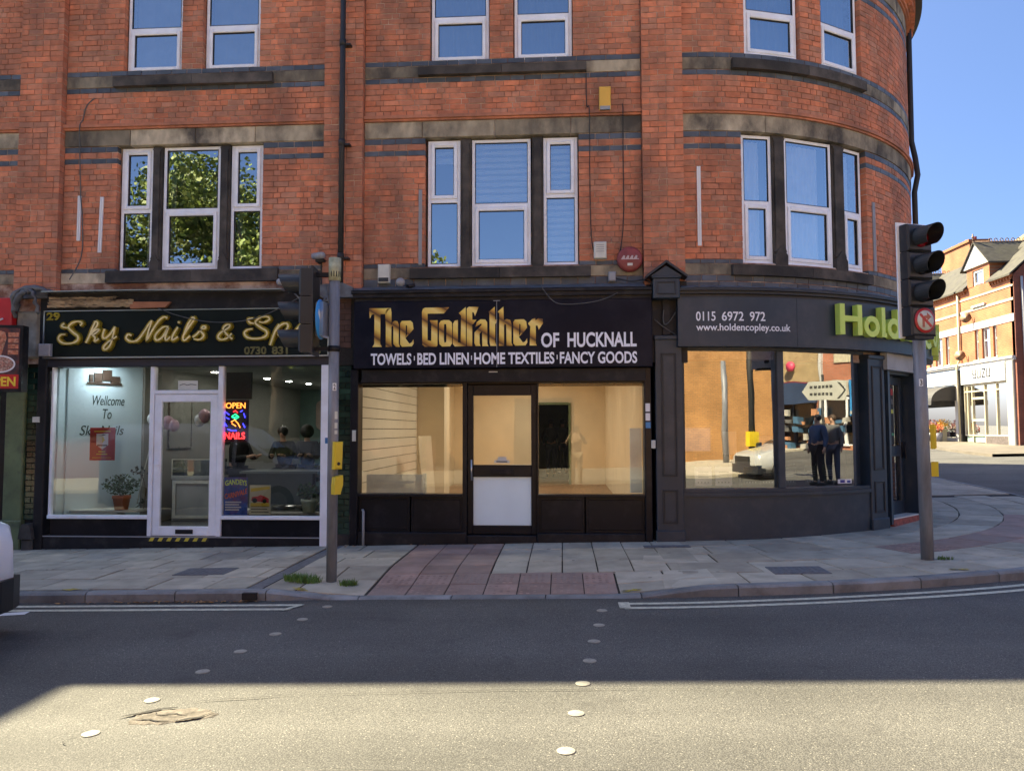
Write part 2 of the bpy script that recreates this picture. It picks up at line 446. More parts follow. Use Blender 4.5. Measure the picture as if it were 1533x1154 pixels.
m_tact = mat('red tactile paving', (0.34, 0.225, 0.18), 0.85, var=0.2, vs=5, bump=0.3, bs=50, tone=0.22, dirt=(0.29, 0.23, 0.20), dirt_amt=0.6, dirt_scale=1.5)
m_line = mat('worn cream line paint', (0.56, 0.54, 0.42), 0.7, var=0.2, vs=20, bump=0.3, bs=90, dirt=(0.16, 0.15, 0.14), dirt_amt=0.8, dirt_scale=24, dirt_lo=0.6)
m_stud = mat('pale thermoplastic stud', (0.31, 0.295, 0.245), 0.6, var=0.15, vs=25, bump=0.2, dirt=(0.14, 0.135, 0.12), dirt_amt=0.7, dirt_scale=16, dirt_lo=0.6)
m_iron = mat('cast iron cover', (0.15, 0.152, 0.16), 0.7, metal=0.0, var=0.25, vs=20, bump=0.6, bs=60)
m_patch = mat('broken reddish tarmac', (0.135, 0.116, 0.096), 0.95, var=0.55, vs=14, bump=1.0, bs=45)
m_crack = mat('crack shadow tar', (0.02, 0.018, 0.017), 0.9)
m_spray = mat('yellow spray paint', (0.55, 0.42, 0.04), 0.8, var=0.3, vs=20, dirt=(0.13, 0.125, 0.11), dirt_amt=0.95, dirt_scale=18, dirt_lo=0.5)
m_leaf = mat('fallen leaf', (0.30, 0.17, 0.07), 0.8, var=0.4, vs=30, tone=0.5)
m_grass = mat('grass blade', (0.11, 0.20, 0.035), 0.7, var=0.2, tone=0.4)

# ------------------------------------------------------------------ road
road = struct('road')
mb = MB()
xs = [-70, -30, -14]+[-10+i*0.8 for i in range(30)]+[16, 20, 30, 50, 120]
ys = [-60, -20, -8]+[-4+i*1.0 for i in range(16)]+[12.01, 14, 17, 20, 26, 34, 45, 60, 100, 300]
vs = [(x, y, G(x, y)) for y in ys for x in xs]; nx = len(xs)
fs = [(j*nx+i, j*nx+i+1, (j+1)*nx+i+1, (j+1)*nx+i) for j in range(len(ys)-1) for i in range(nx-1)]
mb.add(vs, fs); mb.build('road_surface', m_asph, road)
def strip(mb, pts, wd, h, Fz=G, side=0.0):
    P = [Vector((p[0], p[1], 0)) for p in pts]; n = len(P); vs = []
    for i in range(n):
        d = (P[min(i+1, n-1)]-P[max(i-1, 0)]).normalized(); nn = Vector((-d.y, d.x, 0))
        for s_ in (-wd/2, wd/2):
            q = P[i]+nn*(s_+side); vs.append((q.x, q.y, Fz(q.x, q.y)+h))
    mb.add(vs, [(2*i, 2*i+2, 2*i+3, 2*i+1) for i in range(n-1)])
# double yellow lines
for side, label in ((0.0, None), (-0.17, None)):
    mb = MB(); strip(mb, [(-12+i*0.5, 7.30-0.004*i) for i in range(20)]+[(-2.46, 7.205)], 0.075, 0.004, side=side)
    mb.build('painted_line', m_line, road)
mb = MB(); strip(mb, [(-2.46, 7.23), (-2.58, 7.0)], 0.05, 0.008); mb.build('painted_line', m_line, road)
KL = [(0.54, 7.17), (1.2, 7.19), (1.9, 7.27), (2.5, 7.36), (3.57, 7.58), (4.6, 7.90), (5.7, 8.40), (6.75, 9.2), (7.7, 10.45)]
for side in (0.0, -0.17):
    mb = MB(); strip(mb, [tuple(p)[:2] for p in smooth([(*p, 0) for p in KL], 4)], 0.075, 0.004, side=side)
    mb.build('painted_line', m_line, road)
mb = MB(); strip(mb, [(0.55, 7.215), (0.55, 6.98)], 0.10, 0.008); mb.build('painted_line', m_line, road)
mb = MB(); strip(mb, [(-6.8, 6.55), (-5.0, 6.98)], 0.12, 0.004); mb.build('painted_line', m_white, road, 'white give-way line end by the van')
studs = [(-2.2, 7.15), (-2.27, 6.67), (-2.33, 6.19), (-2.41, 5.7), (-2.47, 5.22), (-2.52, 4.66), (-2.58, 4.14), (-2.64, 3.6),
         (0.34, 6.92), (0.29, 6.41), (0.23, 5.93), (0.18, 5.44), (0.12, 4.96), (0.07, 4.45), (0.01, 3.94), (-0.05, 3.4)]
for (x, y) in studs:
    mb = MB(); r = 0.048
    mb.lathe(lambda a, b_, z: Vector((x+a, y+b_, G(x, y)+z+0.001)), [(r, 0), (r, .003), (r*.9, .005)], 16)
    mb.build('crossing_stud', m_stud, road)
# broken patch and cracks
mb = MB(); rr = random.Random(3)
cx, cy = -2.27, 4.40
ring = [(cx+0.23*math.cos(t)*(1+.16*math.sin(3*t+1)+rr.uniform(-.09, .09)), cy+0.11*math.sin(t)*(1+.25*math.sin(2*t)+rr.uniform(-.12, .12))) for t in [2*math.pi*i/44 for i in range(44)]]
vs = [(cx, cy, G(cx, cy)+0.006)]+[(x, y, G(x, y)+0.004+rr.uniform(-.002, .003)) for x, y in ring]+[(x+(x-cx)*.06, y+(y-cy)*.1, G(x, y)+.001) for x, y in ring]
fs = [(0, i+1, (i+1) % 44+1) for i in range(44)]+[(i+1, 45+i, 45+(i+1) % 44, (i+1) % 44+1) for i in range(44)]
mb.add(vs, fs); mb.build('tarmac_patch', m_patch, road, 'raised broken reddish patch in the sunlit tarmac')
def crack(pts, wd):
    mb = MB(); q = smooth([(*p, 0) for p in pts], 5); q = [(p.x+rr.uniform(-.008, .008), p.y+rr.uniform(-.006, .006)) for p in q]
    n = len(q); vs = []
    for i, (x, y) in enumerate(q):
        ww = wd*math.sin(math.pi*(i+.5)/n)*rr.uniform(.6, 1.2)
        vs += [(x, y-ww/2, G(x, y)+.010), (x, y+ww/2, G(x, y)+.010)]
    mb.add(vs, [(2*i, 2*i+2, 2*i+3, 2*i+1) for i in range(n-1)]); mb.build('crack', m_crack, road)
crack([(-2.56, 4.36), (-2.45, 4.44), (-2.36, 4.50), (-2.28, 4.52)], .045)
crack([(-2.48, 4.31), (-2.38, 4.33), (-2.28, 4.31), (-2.18, 4.33)], .016)
crack([(-2.40, 4.47), (-2.34, 4.40), (-2.25, 4.42), (-2.15, 4.38)], .014)
crack([(-2.2, 4.31), (-2.09, 4.36), (-2.02, 4.46)], .04)
crack([(-2.25, 4.62), (-2.1, 4.65), (-1.85, 4.70), (-1.6, 4.76)], .008)
crack([(-1.2, 3.72), (-.5, 3.68), (.4, 3.70), (1.2, 3.66), (2.2, 3.69)], .010)
crack([(-1.7, 4.72), (-.8, 4.80), (.3, 4.84), (1.4, 4.82)], .006)
crack([(-2.62, 3.98), (-2.66, 4.05), (-2.6, 4.2)], .012)

# ------------------------------------------------------------------ pavement
KB = [(-40, 7.40), (-6, 7.40), (-2.9, 7.43), (-1.9, 7.44), (0.5, 7.40), (1.16, 7.41), (1.9, 7.48), (2.6, 7.56), (3.57, 7.77), (4.6, 8.10), (5.65, 8.62), (6.6, 9.40), (7.5, 10.6), (8.1, 12.0), (8.5, 13.5), (8.75, 15.3), (8.95, 16.9), (9.12, 19.6), (9.27, 22), (9.42, 26), (9.6, 40)]
def kp(s):
    d = 0
    for a, b_ in zip(KB, KB[1:]):
        l = math.dist(a, b_)
        if d+l >= s: t = (s-d)/l; return (a[0]+(b_[0]-a[0])*t, a[1]+(b_[1]-a[1])*t)
        d += l
    return KB[-1]
pave = struct('pavement')
# bedding under the slabs
mb = MB(); n = 70; inner = [(-40, 12), (6.0, 12), (6.0, 60)]
vs = []; 
L0 = sum(math.dist(a, b_) for a, b_ in zip(KB, KB[1:]))
for i in range(400):
    s_ = L0*i/399; x, y = kp(s_)
    # inward direction
    x2, y2 = kp(min(L0, s_+.1)); dx, dy = x2-x, y2-y; l = math.hypot(dx, dy) or 1
    if l < 1e-6: dx, dy, l = 0, 1, 1
    nx_, ny_ = -dy/l, dx/l
    for k, d in enumerate((0.06, .7, 1.5, 2.4, 4.0)):
        X, Y = x+nx_*d, y+ny_*d
        vs.append((X, Y, PV(X, Y)-0.012))
fs = [(i*5+k, i*5+5+k, i*5+6+k, i*5+1+k) for i in range(399) for k in range(4)]
mb.add(vs, fs); mb.build('bedding', m_joint, pave)
# kerb stones
s_ = L0-0.01; 
start = 40-12.0
s_ = start
while s_ < L0-14:
    ln = 0.91
    x0, y0 = kp(s_+.006); x1, y1 = kp(s_+ln-.006); xm, ym = kp(s_+ln/2)
    if -12 < xm and (xm < 7.6 or ym < 30):
        tone = (random.random(), random.random(), 0, 1)
        mb = MB(); vs = []
        for j in range(4):
            t = j/3; x, y = kp(s_+.006+(ln-.012)*t)
            xa, ya = kp(s_+.006+(ln-.012)*t+.05); dx, dy = xa-x, ya-y; l = math.hypot(dx, dy) or 1
            nx_, ny_ = -dy/l, dx/l
            g = G(x, y); top = PV(x+nx_*.06, y+ny_*.06)+.002
            for (d, z) in ((0, g-.05), (0, top-.022), (.02, top-.003), (.04, top), (.125, top), (.125, g-.05)):
                vs.append((x+nx_*d, y+ny_*d, z))
        fs = [(j*6+k, j*6+(k+1) % 6, j*6+6+(k+1) % 6, j*6+6+k) for j in range(3) for k in range(6)]
        fs += [tuple(range(6))[::-1], tuple(18+k for k in range(6))]
        mb.add(vs, [f[::-1] for f in fs], tone)
        mb.build('kerb_stone', m_kerb, pave)
    s_ += ln
# slabs, clipped against the kerb line
def clip(poly, a, b_, off=0.13):
    # keep the left side of a->b shifted inwards by off
    dx, dy = b_[0]-a[0], b_[1]-a[1]; l = math.hypot(dx, dy); nx_, ny_ = -dy/l, dx/l
    d = lambda p: (p[0]-a[0])*nx_+(p[1]-a[1])*ny_-off
    out = []
    for i in range(len(poly)):
        p, q = poly[i], poly[(i+1) % len(poly)]; dp, dq = d(p), d(q)
        if dp >= 0: out.append(p)
        if (dp >= 0) != (dq >= 0):
            t = dp/(dp-dq); out.append((p[0]+(q[0]-p[0])*t, p[1]+(q[1]-p[1])*t))
    return out
KSEG = [((-40, 7.43), (-2, 7.43)), ((-2.5, 7.44), (1.2, 7.41))]+list(zip(KB[5:-1], KB[6:]))
def area(p): return 0.5*abs(sum(p[i][0]*p[(i+1) % len(p)][1]-p[(i+1) % len(p)][0]*p[i][1] for i in range(len(p))))
def inside_building(x, y):
    if x < XT+.3: return y > YF+0.05
    if y > YC: return x < XT+RT-0.1
    return math.hypot(x-XT, y-YC) < RT-0.25
def slab(poly, m, name, rise=0.0, gap=0.014, blister=False):
    if m is m_tact: gap = 0.008
    cx_ = sum(p[0] for p in poly)/len(poly); cy_ = sum(p[1] for p in poly)/len(poly)
    if all(inside_building(*p) for p in poly): return
    for a, b_ in KSEG:
        poly = clip(poly, a, b_)
        if len(poly) < 3: return
    if area(poly) < 0.02: return
    cx_ = sum(p[0] for p in poly)/len(poly); cy_ = sum(p[1] for p in poly)/len(poly)
    q = []
    for (x, y) in poly:
        l = math.hypot(x-cx_, y-cy_); k = max(0, 1-gap*1.3/l)
        q.append((cx_+(x-cx_)*k, cy_+(y-cy_)*k))
    tz = random.uniform(-.0025, .0025); tx, ty = random.uniform(-.004, .004), random.uniform(-.004, .004)
    zz = lambda x, y: PV(x, y)+rise+tz+tx*(x-cx_)+ty*(y-cy_)
    n = len(q); vs = [(x, y, zz(x, y)) for x, y in q]
    k2 = [(cx_+(x-cx_)*1.012, cy_+(y-cy_)*1.012) for x, y in q]
    vs += [(x, y, zz(x, y)-.005) for x, y in k2]+[(x, y, zz(x, y)-.03) for x, y in k2]
    fs = [tuple(range(n))]
    for a in (0, n): fs += [(a+i, a+n+i, a+n+(i+1) % n, a+(i+1) % n) for i in range(n)]
    mb = MB(); mb.add(vs, fs, (random.random(), random.random(), 0, 1))
    if blister:
        xs_ = [p[0] for p in q]; ys_ = [p[1] for p in q]
        X = min(xs_)+.035
        while X < max(xs_)-.02:
            Y = min(ys_)+.035
            while Y < max(ys_)-.02:
                ok = True
                for i in range(n):
                    a, b_ = q[i], q[(i+1) % n]
                    if (b_[0]-a[0])*(Y-a[1])-(b_[1]-a[1])*(X-a[0]) < .012*math.dist(a, b_): ok = False
                if ok:
                    z = zz(X, Y)
                    mb.add([(X-.018, Y-.018, z), (X+.018, Y-.018, z), (X+.018, Y+.018, z), (X-.018, Y+.018, z), (X-.01, Y-.01, z+.005), (X+.01, Y-.01, z+.005), (X+.01, Y+.01, z+.005), (X-.01, Y+.01, z+.005)],
                           [(0, 1, 5, 4), (1, 2, 6, 5), (2, 3, 7, 6), (3, 0, 4, 7), (4, 5, 6, 7)], (random.random(),)*3+(1,))
                Y += .067
            X += .067
    mb.build(name, m, pave)
def rect(x0, x1, y0, y1): return [(x0, y0), (x1, y0), (x1, y1), (x0, y1)]
# left stretch in front of the nail shop
y = 7.56
rows = []
while y < 10.55: rows.append((y, min(y+.6, 10.6))); y += .6
for k, (a, b_) in enumerate(rows):
    x = -11.4+(k % 2)*.3
    while x < -3.2:
        x1 = min(x+.6, -3.16) if x+.6 < -3.3 else -3.16
        slab(rect(x, x1, a, b_), m_slab, 'paving_slab'); x = x1
# dark drainage strip beside the pole
mb = MB(); mb.add([(-3.15, 7.55, PV(-3.15, 7.55)-.006), (-3.0, 7.55, PV(-3.0, 7.55)-.006), (-2.98, 10.5, PV(-2.98, 10.5)-.006), (-3.13, 10.5, PV(-3.13, 10.5)-.006)], [(0, 1, 2, 3)])
mb.build('drain_channel', m_iron, pave, 'narrow dark strip running from the shops to the kerb')
# between strip and red paving
for k, (a, b_) in enumerate(rows):
    x = -2.98; e = -1.96
    for x1 in ((-2.44, e) if k % 2 else (-2.66, e)):
        slab(rect(x, x1, a, b_), m_slab, 'paving_slab'); x = x1
# red tactile L
y = 7.56
for j in range(7):
    y1 = y+.4
    for i in range(3):
        slab(rect(-1.94+i*.385, -1.94+(i+1)*.385, y, min(y1, 10.4)), m_tact, 'tactile_slab', blister=(y < 8.35))
    y = y1
for j in range(2):
    for i in range(4):
        slab(rect(-.785+i*.33, -.785+(i+1)*.33, 7.56+j*.4-.0, 7.96+j*.4), m_tact, 'tactile_slab', blister=True)
# grey slabs right of the red stem
ysr = [8.36, 9.0, 9.85, 10.6]
for j in range(3):
    x = -.78
    while x < 1.5:
        slab(rect(x, x+.385, ysr[j], ysr[j+1]), m_slab, 'paving_slab'); x += .385
for j, (a, b_) in enumerate(((7.5, 7.92), (7.92, 8.36))):
    x = .54
    for x1 in (1.04, 1.53): slab(rect(x, x1, a, b_), m_slab, 'paving_slab'); x = x1
# corner: courses follow the turn of the wall
def polar(r, t): return (XT+r*math.sin(t), YC-r*math.cos(t))
redband = lambda x, y: (abs((y-9.0)-(x-3.8)*0.42-.35) < .42 and 3.7 < x < 9) or (5.6 < x < 7.3 and abs((y-11.2)-(x-6.4)*.9) < .8)
r = RT-0.05; k = 0
while r < 8.6:
    r1 = r+.6; t = -0.06-0.03*(k % 3); da = .62/((r+r1)/2)
    while t < 2.0:
        t1 = t+da*random.choice((1, 1, 1.3))
        if t1 < 1.66:
            poly = [polar(r, t), polar(r1, t), polar(r1, t1), polar(r, t1)]
            poly = [(p[0]+.0, p[1]) for p in poly][::-1]
            if sum(poly[i][0]*poly[(i+1) % 4][1]-poly[(i+1) % 4][0]*poly[i][1] for i in range(4)) < 0: poly = poly[::-1]
            cx_ = sum(p[0] for p in poly)/4; cy_ = sum(p[1] for p in poly)/4
            if cx_ > 1.55 or t1 > .0:
                red = redband(cx_, cy_)
                slab(poly, m_tact if red else m_slab, 'tactile_slab' if red else 'paving_slab', blister=red and cy_ < 9.8)
        t = t1
    r = r1; k += 1
y = YC+.4; j = 0
while y < 24:
    x = 6.3+(j % 2)*.3-.3
    while x < 9.6:
        slab(rect(x, x+.6, y, y+.9), m_slab, 'paving_slab'); x += .6
    y += .9; j += 1
mb = MB()
mb.add([(x, y, PV(x, y)-.004) for x, y in ((6.3, 24), (9.4, 24), (9.6, 40), (6.3, 40))], [(0, 1, 2, 3)]); mb.build('far_slabs', m_slab, pave)
# covers, spray marks
for (x0, x1, y0, y1, lb) in ((2.14, 2.70, 8.02, 8.42, None), (-4.3, -3.72, 8.3, 8.72, None), (1.02, 1.6, 9.85, 10.02, None)):
    mb = MB(); mb.box(lambda x, o, z: Vector((x, o, PV(x, o)+z)), x0, x1, y0, y1, .0, .007)
    for i in range(8):
        xx = x0+.03+(x1-x0-.06)*i/8
        mb.box(lambda x, o, z: Vector((x, o, PV(x, o)+z)), xx, xx+.03, y0+.03, y1-.03, .007, .010)
    mb.build('access_cover', m_iron, pave)
for (x, y) in ((-2.62, 7.62), (0.66, 7.62), (-4.95, 7.55), (4.0, 8.15)):
    mb = MB()
    for q in range(5):
        a = rr.uniform(0, 6.28); strip(mb, [(x-.1*math.cos(a), y-.05*math.sin(a)), (x+.1*math.cos(a), y+.05*math.sin(a))], .022, .008+q*.0008, Fz=PV)
    mb.build('spray_mark', m_spray, pave)
# gully in the kerb
mb = MB(); mb.box(ident, -3.12, -2.98, 7.385, 7.50, PV(-3.2, 7.5)-.075, PV(-3.2, 7.5)-.01); mb.build('kerb_gully', m_crack, pave, 'black drain opening in the kerb face')
# grass tufts
def tuft(x, y, n, r_, h, label):
    mb = MB()
    for i in range(n):
        a = random.uniform(0, 6.28); d = r_*random.random()**.7; px, py = x+d*math.cos(a), y+d*math.sin(a)*.6
        z = PV(px, py); a2 = random.uniform(0, 6.28); l = h*random.uniform(.5, 1.1); dx, dy = math.cos(a2)*l*.6, math.sin(a2)*l*.6
        wx, wy = -math.sin(a2)*.004, math.cos(a2)*.004
        mb.add([(px-wx, py-wy, z), (px+wx, py+wy, z), (px+dx*.5+wx*.7, py+dy*.5+wy*.7, z+l*.7), (px+dx*.5-wx*.7, py+dy*.5-wy*.7, z+l*.7), (px+dx, py+dy, z+l)],
               [(0, 1, 2, 3), (3, 2, 4)], (random.random(),)*3+(1,))
    single('grass_tuft', mb, m_grass, label, 'weed', 'weeds growing at the foot of the poles')
tuft(-2.72, 7.98, 520, .20, .075, 'large bright green tuft of grass left of the grey pole foot')
tuft(-2.22, 7.92, 190, .10, .07, 'small green tuft of grass right of the grey pole foot')
tuft(4.16, 8.78, 80, .09, .04, 'tiny green weed beside the foot of the corner signal pole')
mb = MB()
for i in range(150):
    x = random.gauss(-3.75, .42) if i % 3 else random.uniform(-5, -2.9); y = 7.39-abs(random.gauss(0, .035)); z = G(x, y)+.006+random.random()*.012
    a = random.uniform(0, 6.28); l = random.uniform(.012, .034); c_, s2 = math.cos(a)*l, math.sin(a)*l
    mb.add([(x-c_, y-s2, z), (x+s2*.5, y-c_*.5, z+.006), (x+c_, y+s2, z+.003), (x-s2*.5, y+c_*.5, z)], [(0, 1, 2, 3)], (random.random(), random.random(), 0, 1))
o = mb.build('leaf_litter', m_leaf, None, kind='stuff'); o['label'] = 'dry brown leaves gathered in the gutter along the kerb'
mb = MB()
for i in range(60):
    x = random.choice((random.uniform(-7, -3.4), random.gauss(-2.95, .12), random.uniform(-2.6, 1.2))); y = 10.22+random.uniform(-.05, .1); z = PV(x, y)+.006+random.random()*.01
    a = random.uniform(0, 6.28); l = random.uniform(.006, .022); c_, s2 = math.cos(a)*l, math.sin(a)*l
    mb.add([(x-c_, y-s2, z), (x+s2*.5, y-c_*.5, z+.006), (x+c_, y+s2, z+.003), (x-s2*.5, y+c_*.5, z)], [(0, 1, 2, 3)], (random.random(), random.random(), 0, 1))
o = mb.build('litter', m_leaf, None, kind='stuff'); o['label'] = 'small dry leaves and scraps along the foot of the shopfronts'
# ------------------------------------------------------------------ the red brick corner building
bb = thing('brick_building', 'red brick corner building with stone bands, white windows and a curved tower over the shops', 'building', (0, YF, 0))
ZT = 9.80
PIERS = [(-7.83, -7.19), (-3.33, -2.77), (1.115, 1.675)]
BAYS = [(-10.5, -7.83), (-7.19, -3.33), (-2.77, 1.115), (1.675, 9.03)]
OP1 = [(-6.39, -4.24, 3.88, 5.705), (-1.90, .245, 3.88, 5.705), (2.49, 4.70, 3.88, 5.705)]
OP2 = [(a, b_, 6.79, 8.25) for a, b_ in ((-6.335, -5.475), (-5.155, -4.315), (-1.84, -.995), (-.655, .175), (2.565, 3.435), (3.82, 4.665))]
def wall(mb, u0, u1, z0, z1, ops, o0, o1, e=0.006):
    cuts = sorted({u0, u1} | {c for a, b_, p, q in ops for c in (a-e, b_+e) if u0 < c < u1})
    for a, b_ in zip(cuts, cuts[1:]):
        mid = (a+b_)/2; zz = z0
        blk = sorted((p-e, q+e) for (x0, x1, p, q) in ops if x0-e < mid < x1+e and q > z0 and p < z1)
        n = max(1, int((b_-a)/.18)) if b_ > XT else 1
        for p, q in blk:
            if p > zz: mb.box(S, a, b_, o0, o1, zz, p, n)
            zz = max(zz, q)
        if zz < z1: mb.box(S, a, b_, o0, o1, zz, z1, n)
mb = MB()
for (a, b_) in BAYS: wall(mb, a, b_, 2.55, ZT, OP1+OP2, -0.32, -0.008)
mb.build('mortar_wall', m_mortar, bb)
for (a, b_) in PIERS:
    mb = MB(); mb.box(S, a+.006, b_-.006, -.02, .092, 2.55, ZT); mb.build('pier_core', m_mortar, bb)
# bricks
PH = 0.0808
cand = []      # (importance, args)
def lay(u0, u1, z0, z1, n, ops, off, dep=.10, skip=None, ends=False):
    h = (z1-z0)/n
    for k in range(n):
        za, zb = z0+k*h+.0045, z0+(k+1)*h-.0045; zm = (za+zb)/2
        iv = [(u0, u1)]
        for (x0, x1, p, q) in ops:
            if p-.02 < zm < q+.02:
                nv = []
                for a, b_ in iv:
                    if x0 > a and x0 < b_: nv.append((a, x0))
                    if x1 < b_ and x1 > a: nv.append((x1, b_))
                    if not (x0 < b_ and x1 > a): nv.append((a, b_))
                iv = nv
        for a, b_ in iv:
            x = a; st = k % 2; first = True
            while x < b_-.01:
                l = (.108 if st else .222)
                if first and not ends: l = (.222 if st else .16)
                first = False
                nx_ = x+l
                if b_-nx_ < .06: nx_ = b_
                nx_ = min(nx_, b_)
                xa, xb = x+.004, nx_-.004
                if xb-xa > .02:
                    cand.append((xa, xb, za, zb, off, dep))
                x = nx_
                st = (1-st) if random.random() < .72 else st
SEC = [(3.92, 5.455, 19), (5.53, 5.62, 1), (6.02, 6.50, 6), (6.82, 8.0, 15), (8.08, 8.17, 1)]
for (a, b_) in BAYS:
    b2 = min(b_, 7.6); a2 = max(a, -8.7)
    for (z0, z1, n) in SEC: lay(a2, b2, z0, z1, n, OP1+OP2, 0.0)
for (a, b_) in PIERS:
    lay(a, b_, 3.55, 8.24, 58, [], .10, .11, ends=True)
rb = random.Random(5)
def add_brick(mb, xa, xb, za, zb, off, dep):
    d = rb.uniform(-.003, .003); j = .0022
    patch = .5+.28*math.sin(xa*1.7+za*.8)+.2*math.sin(za*2.9-xa)
    hue = min(1, max(0, rb.gauss(.35, .3))) if rb.random() > .1 else 1.0
    tone = (min(1, max(0, rb.gauss(.5, .24))), hue, patch, 1)
    vs = []
    for (o, e) in ((off-dep, 0), (off+d-.003, 0), (off+d, .003)):
        for (x, z) in ((xa+e, za+e), (xb-e, za+e), (xb-e, zb-e), (xa+e, zb-e)):
            jj = (rb.uniform(-j, j), rb.uniform(-j, j)) if o > off-dep+.001 else (0, 0)
            vs.append(S(x+jj[0], o, z+jj[1]))
    fs = [(8, 9, 10, 11)]
    for a in (0, 4): fs += [(a+k, a+(k+1) % 4, a+4+(k+1) % 4, a+4+k) for k in range(4)]
    mb.add(vs, fs, tone)
def imp(c):
    p = S((c[0]+c[1])/2, c[4], (c[2]+c[3])/2); d = (p-CAM).length
    vis = 1 if (CAM-p).dot(S(c[0], 1, 0)-S(c[0], 0, 0)) > 0 and p.z < 7.9 and p.x > -8 else 0
    return -vis*(c[1]-c[0])*(c[3]-c[2])/d**2
cand.sort(key=imp)
for c in cand[:298]:
    mb = MB(); add_brick(mb, *c); mb.build('brick', m_brick, bb)
mb = MB()
for c in cand[298:]: add_brick(mb, *c)
mb.build('brickwork', m_brick, bb, kind='stuff')
# blue brick and stone bands
bluel = []
def band(u0, u1, z0, z1, m, name, ops=(), ln=.225, off=.0, dep=.1, jt=.004, store=None, bev=.003):
    iv = [(u0, u1)]
    for (x0, x1, p, q) in ops:
        if p < (z0+z1)/2 < q:
            nv = []
            for a, b_ in iv:
                if x0 > a and x0 < b_: nv.append((a, x0))
                if x1 < b_ and x1 > a: nv.append((x1, b_))
                if not (x0 < b_ and x1 > a): nv.append((a, b_))
            iv = nv
    for a, b_ in iv:
        k = max(1, round((b_-a)/ln))
        cu = [a+(b_-a)*i/k+(random.uniform(-.15, .15)*ln if 0 < i < k else 0) for i in range(k+1)]
        for x, y in zip(cu, cu[1:]):
            mb = MB(); n = max(1, int((y-x)/.15)) if y > XT else 1
            mb.box(S, x+jt, y-jt, off-dep, off+random.uniform(-.002, .002), z0+.004, z1-.004, n, tone=(random.random(), random.random(), 0, 1), bev=bev if n == 1 else 0)
            if store is not None: store.append(mb)
            else: mb.build(name, m, bb)
VB = [(-8.7, -7.83), (-7.19, -3.33), (-2.77, 1.115), (1.675, 7.4)]
for a, b_ in VB:
    for z0, z1 in ((5.455, 5.53), (5.62, 5.705), (6.50, 6.575), (6.745, 6.82), (3.858, 3.92)):
        band(a, b_, z0, z1, m_bluebrick, 'blue_brick', OP1+OP2, store=bluel)
for z0, z1 in ((8.0, 8.08), (8.17, 8.25)): band(1.675, 7.4, z0, z1, m_bluebrick, 'blue_brick', OP2, store=bluel)
for a, b_, z0, z1 in ((-2.77, 1.115, 3.59, 3.705), (1.675, 7.4, 3.52, 3.61), (1.675, 7.4, 3.615, 3.705)):
    band(a, b_, z0, z1, m_bluebrick, 'blue_brick', (), store=bluel)
for i, q in enumerate(bluel[:290]): q.build('blue_brick', m_bluebrick, bb)
mb = MB()
for q in bluel[290:]: mb.add(q.v, q.f, q.t[0])
if mb.v: mb.build('blue_brickwork', m_bluebrick, bb, kind='stuff')
for a, b_ in VB:
    ln = 1.0
    band(a, b_, 5.705, 5.945, m_stone, 'stone_lintel', (), ln=1.05, off=.012, dep=.15, bev=.006)
    band(a, b_, 6.575, 6.745, m_stone, 'stone_band', (), ln=.9, off=.004, bev=.004)
    band(a, b_, 3.705, 3.858, m_stone, 'stone_band', (), ln=.9, off=.004, bev=.004)
    # moulded brick string over the lintel
    mb = MB(); n = max(1, int((b_-a)/.15)) if b_ > XT else 1
    mb.box(S, a, b_, -.1, .035, 5.945, 5.972, n); mb.box(S, a, b_, -.1, .06, 5.974, 6.018, n, tone=(.3, .6, 0, 1))
    mb.build('string_course', m_brick, bb)
band(1.675, 7.4, 8.25, 8.49, m_stone, 'stone_lintel', (), ln=.8, off=.012, dep=.15)
# parapet, corbels and gutter over the tower
mb = MB()
for i, (o, z0, z1) in enumerate(((.04, 8.49, 8.53), (.07, 8.532, 8.60), (.10, 8.602, 8.68), (.13, 8.682, 8.76), (.165, 8.762, 8.85))):
    mb.box(S, 1.68, 9.03, -.2, o, z0, z1, 40, tone=(.4+.1*(i % 2), .4, 0, 1))
mb.build('corbel_course', m_brick, bb)
mb = MB(); u = 1.7
while u < 9.0:
    mb.box(S, u, u+.105, .0, .15, 8.60, 8.675, tone=(random.random(), .3, 0, 1)); u += .21
mb.build('dentil_course', m_brick, bb, kind='stuff')
mb = MB(); mb.box(S, 1.6, 9.03, .0, .27, 8.852, 8.95, 40); mb.build('gutter', m_cable, bb)
for a, b_ in ((-10.5, 1.6),):
    mb = MB(); mb.box(S, a, b_, .0, .22, 9.0, 9.2); mb.build('cornice', m_stone, bb)
mb = MB(); mb.box(S, -10.5, 1.675, -.1, .02, 8.25, 8.5); mb.build('stone_lintel', m_stone, bb)
mb = MB(); mb.box(S, -13.3, 1.64, -.3, .125, ZT-.10, ZT+.005); mb.box(S, 1.645, 9.03, -.3, .125, ZT-.10, ZT+.004, 40); mb.build('coping', m_stone, bb)  # coping added out of view, straightens the shadow edge on the road
# roof behind the parapet, plus an added left block closing a sunlit gap
mb = MB()
mb.box(ident, -10.5, XT, YF+.35, 29, 8.9, ZT-.002); mb.box(ident, -13.3, -10.51, YF, 29, 3.0, ZT-.003); mb.box(ident, XT, 6.0, YC-1, 29, 8.9, ZT-.004)
pts = [(XT+(RT-.33)*math.sin(t), YC-(RT-.33)*math.cos(t)) for t in [math.pi/2*i/20 for i in range(21)]]
mb.add([(x, y, ZT-.01) for x, y in pts]+[(XT, YC, ZT-.01)], [tuple(range(22))])
mb.build('roof_and_shade_block', m_lead, bb)
mb = MB(); wall(mb, 9.031, 23, 2.0, ZT, [], -.32, 0); mb.box(ident, -10.5, 6.3, 29, 29.3, 0, ZT-.01); mb.box(ident, -10.6, -10.3, YF+.2, 29, 0, ZT-.01); mb.box(S, 9.04, 23, -.32, -.01, 0, 2.0)
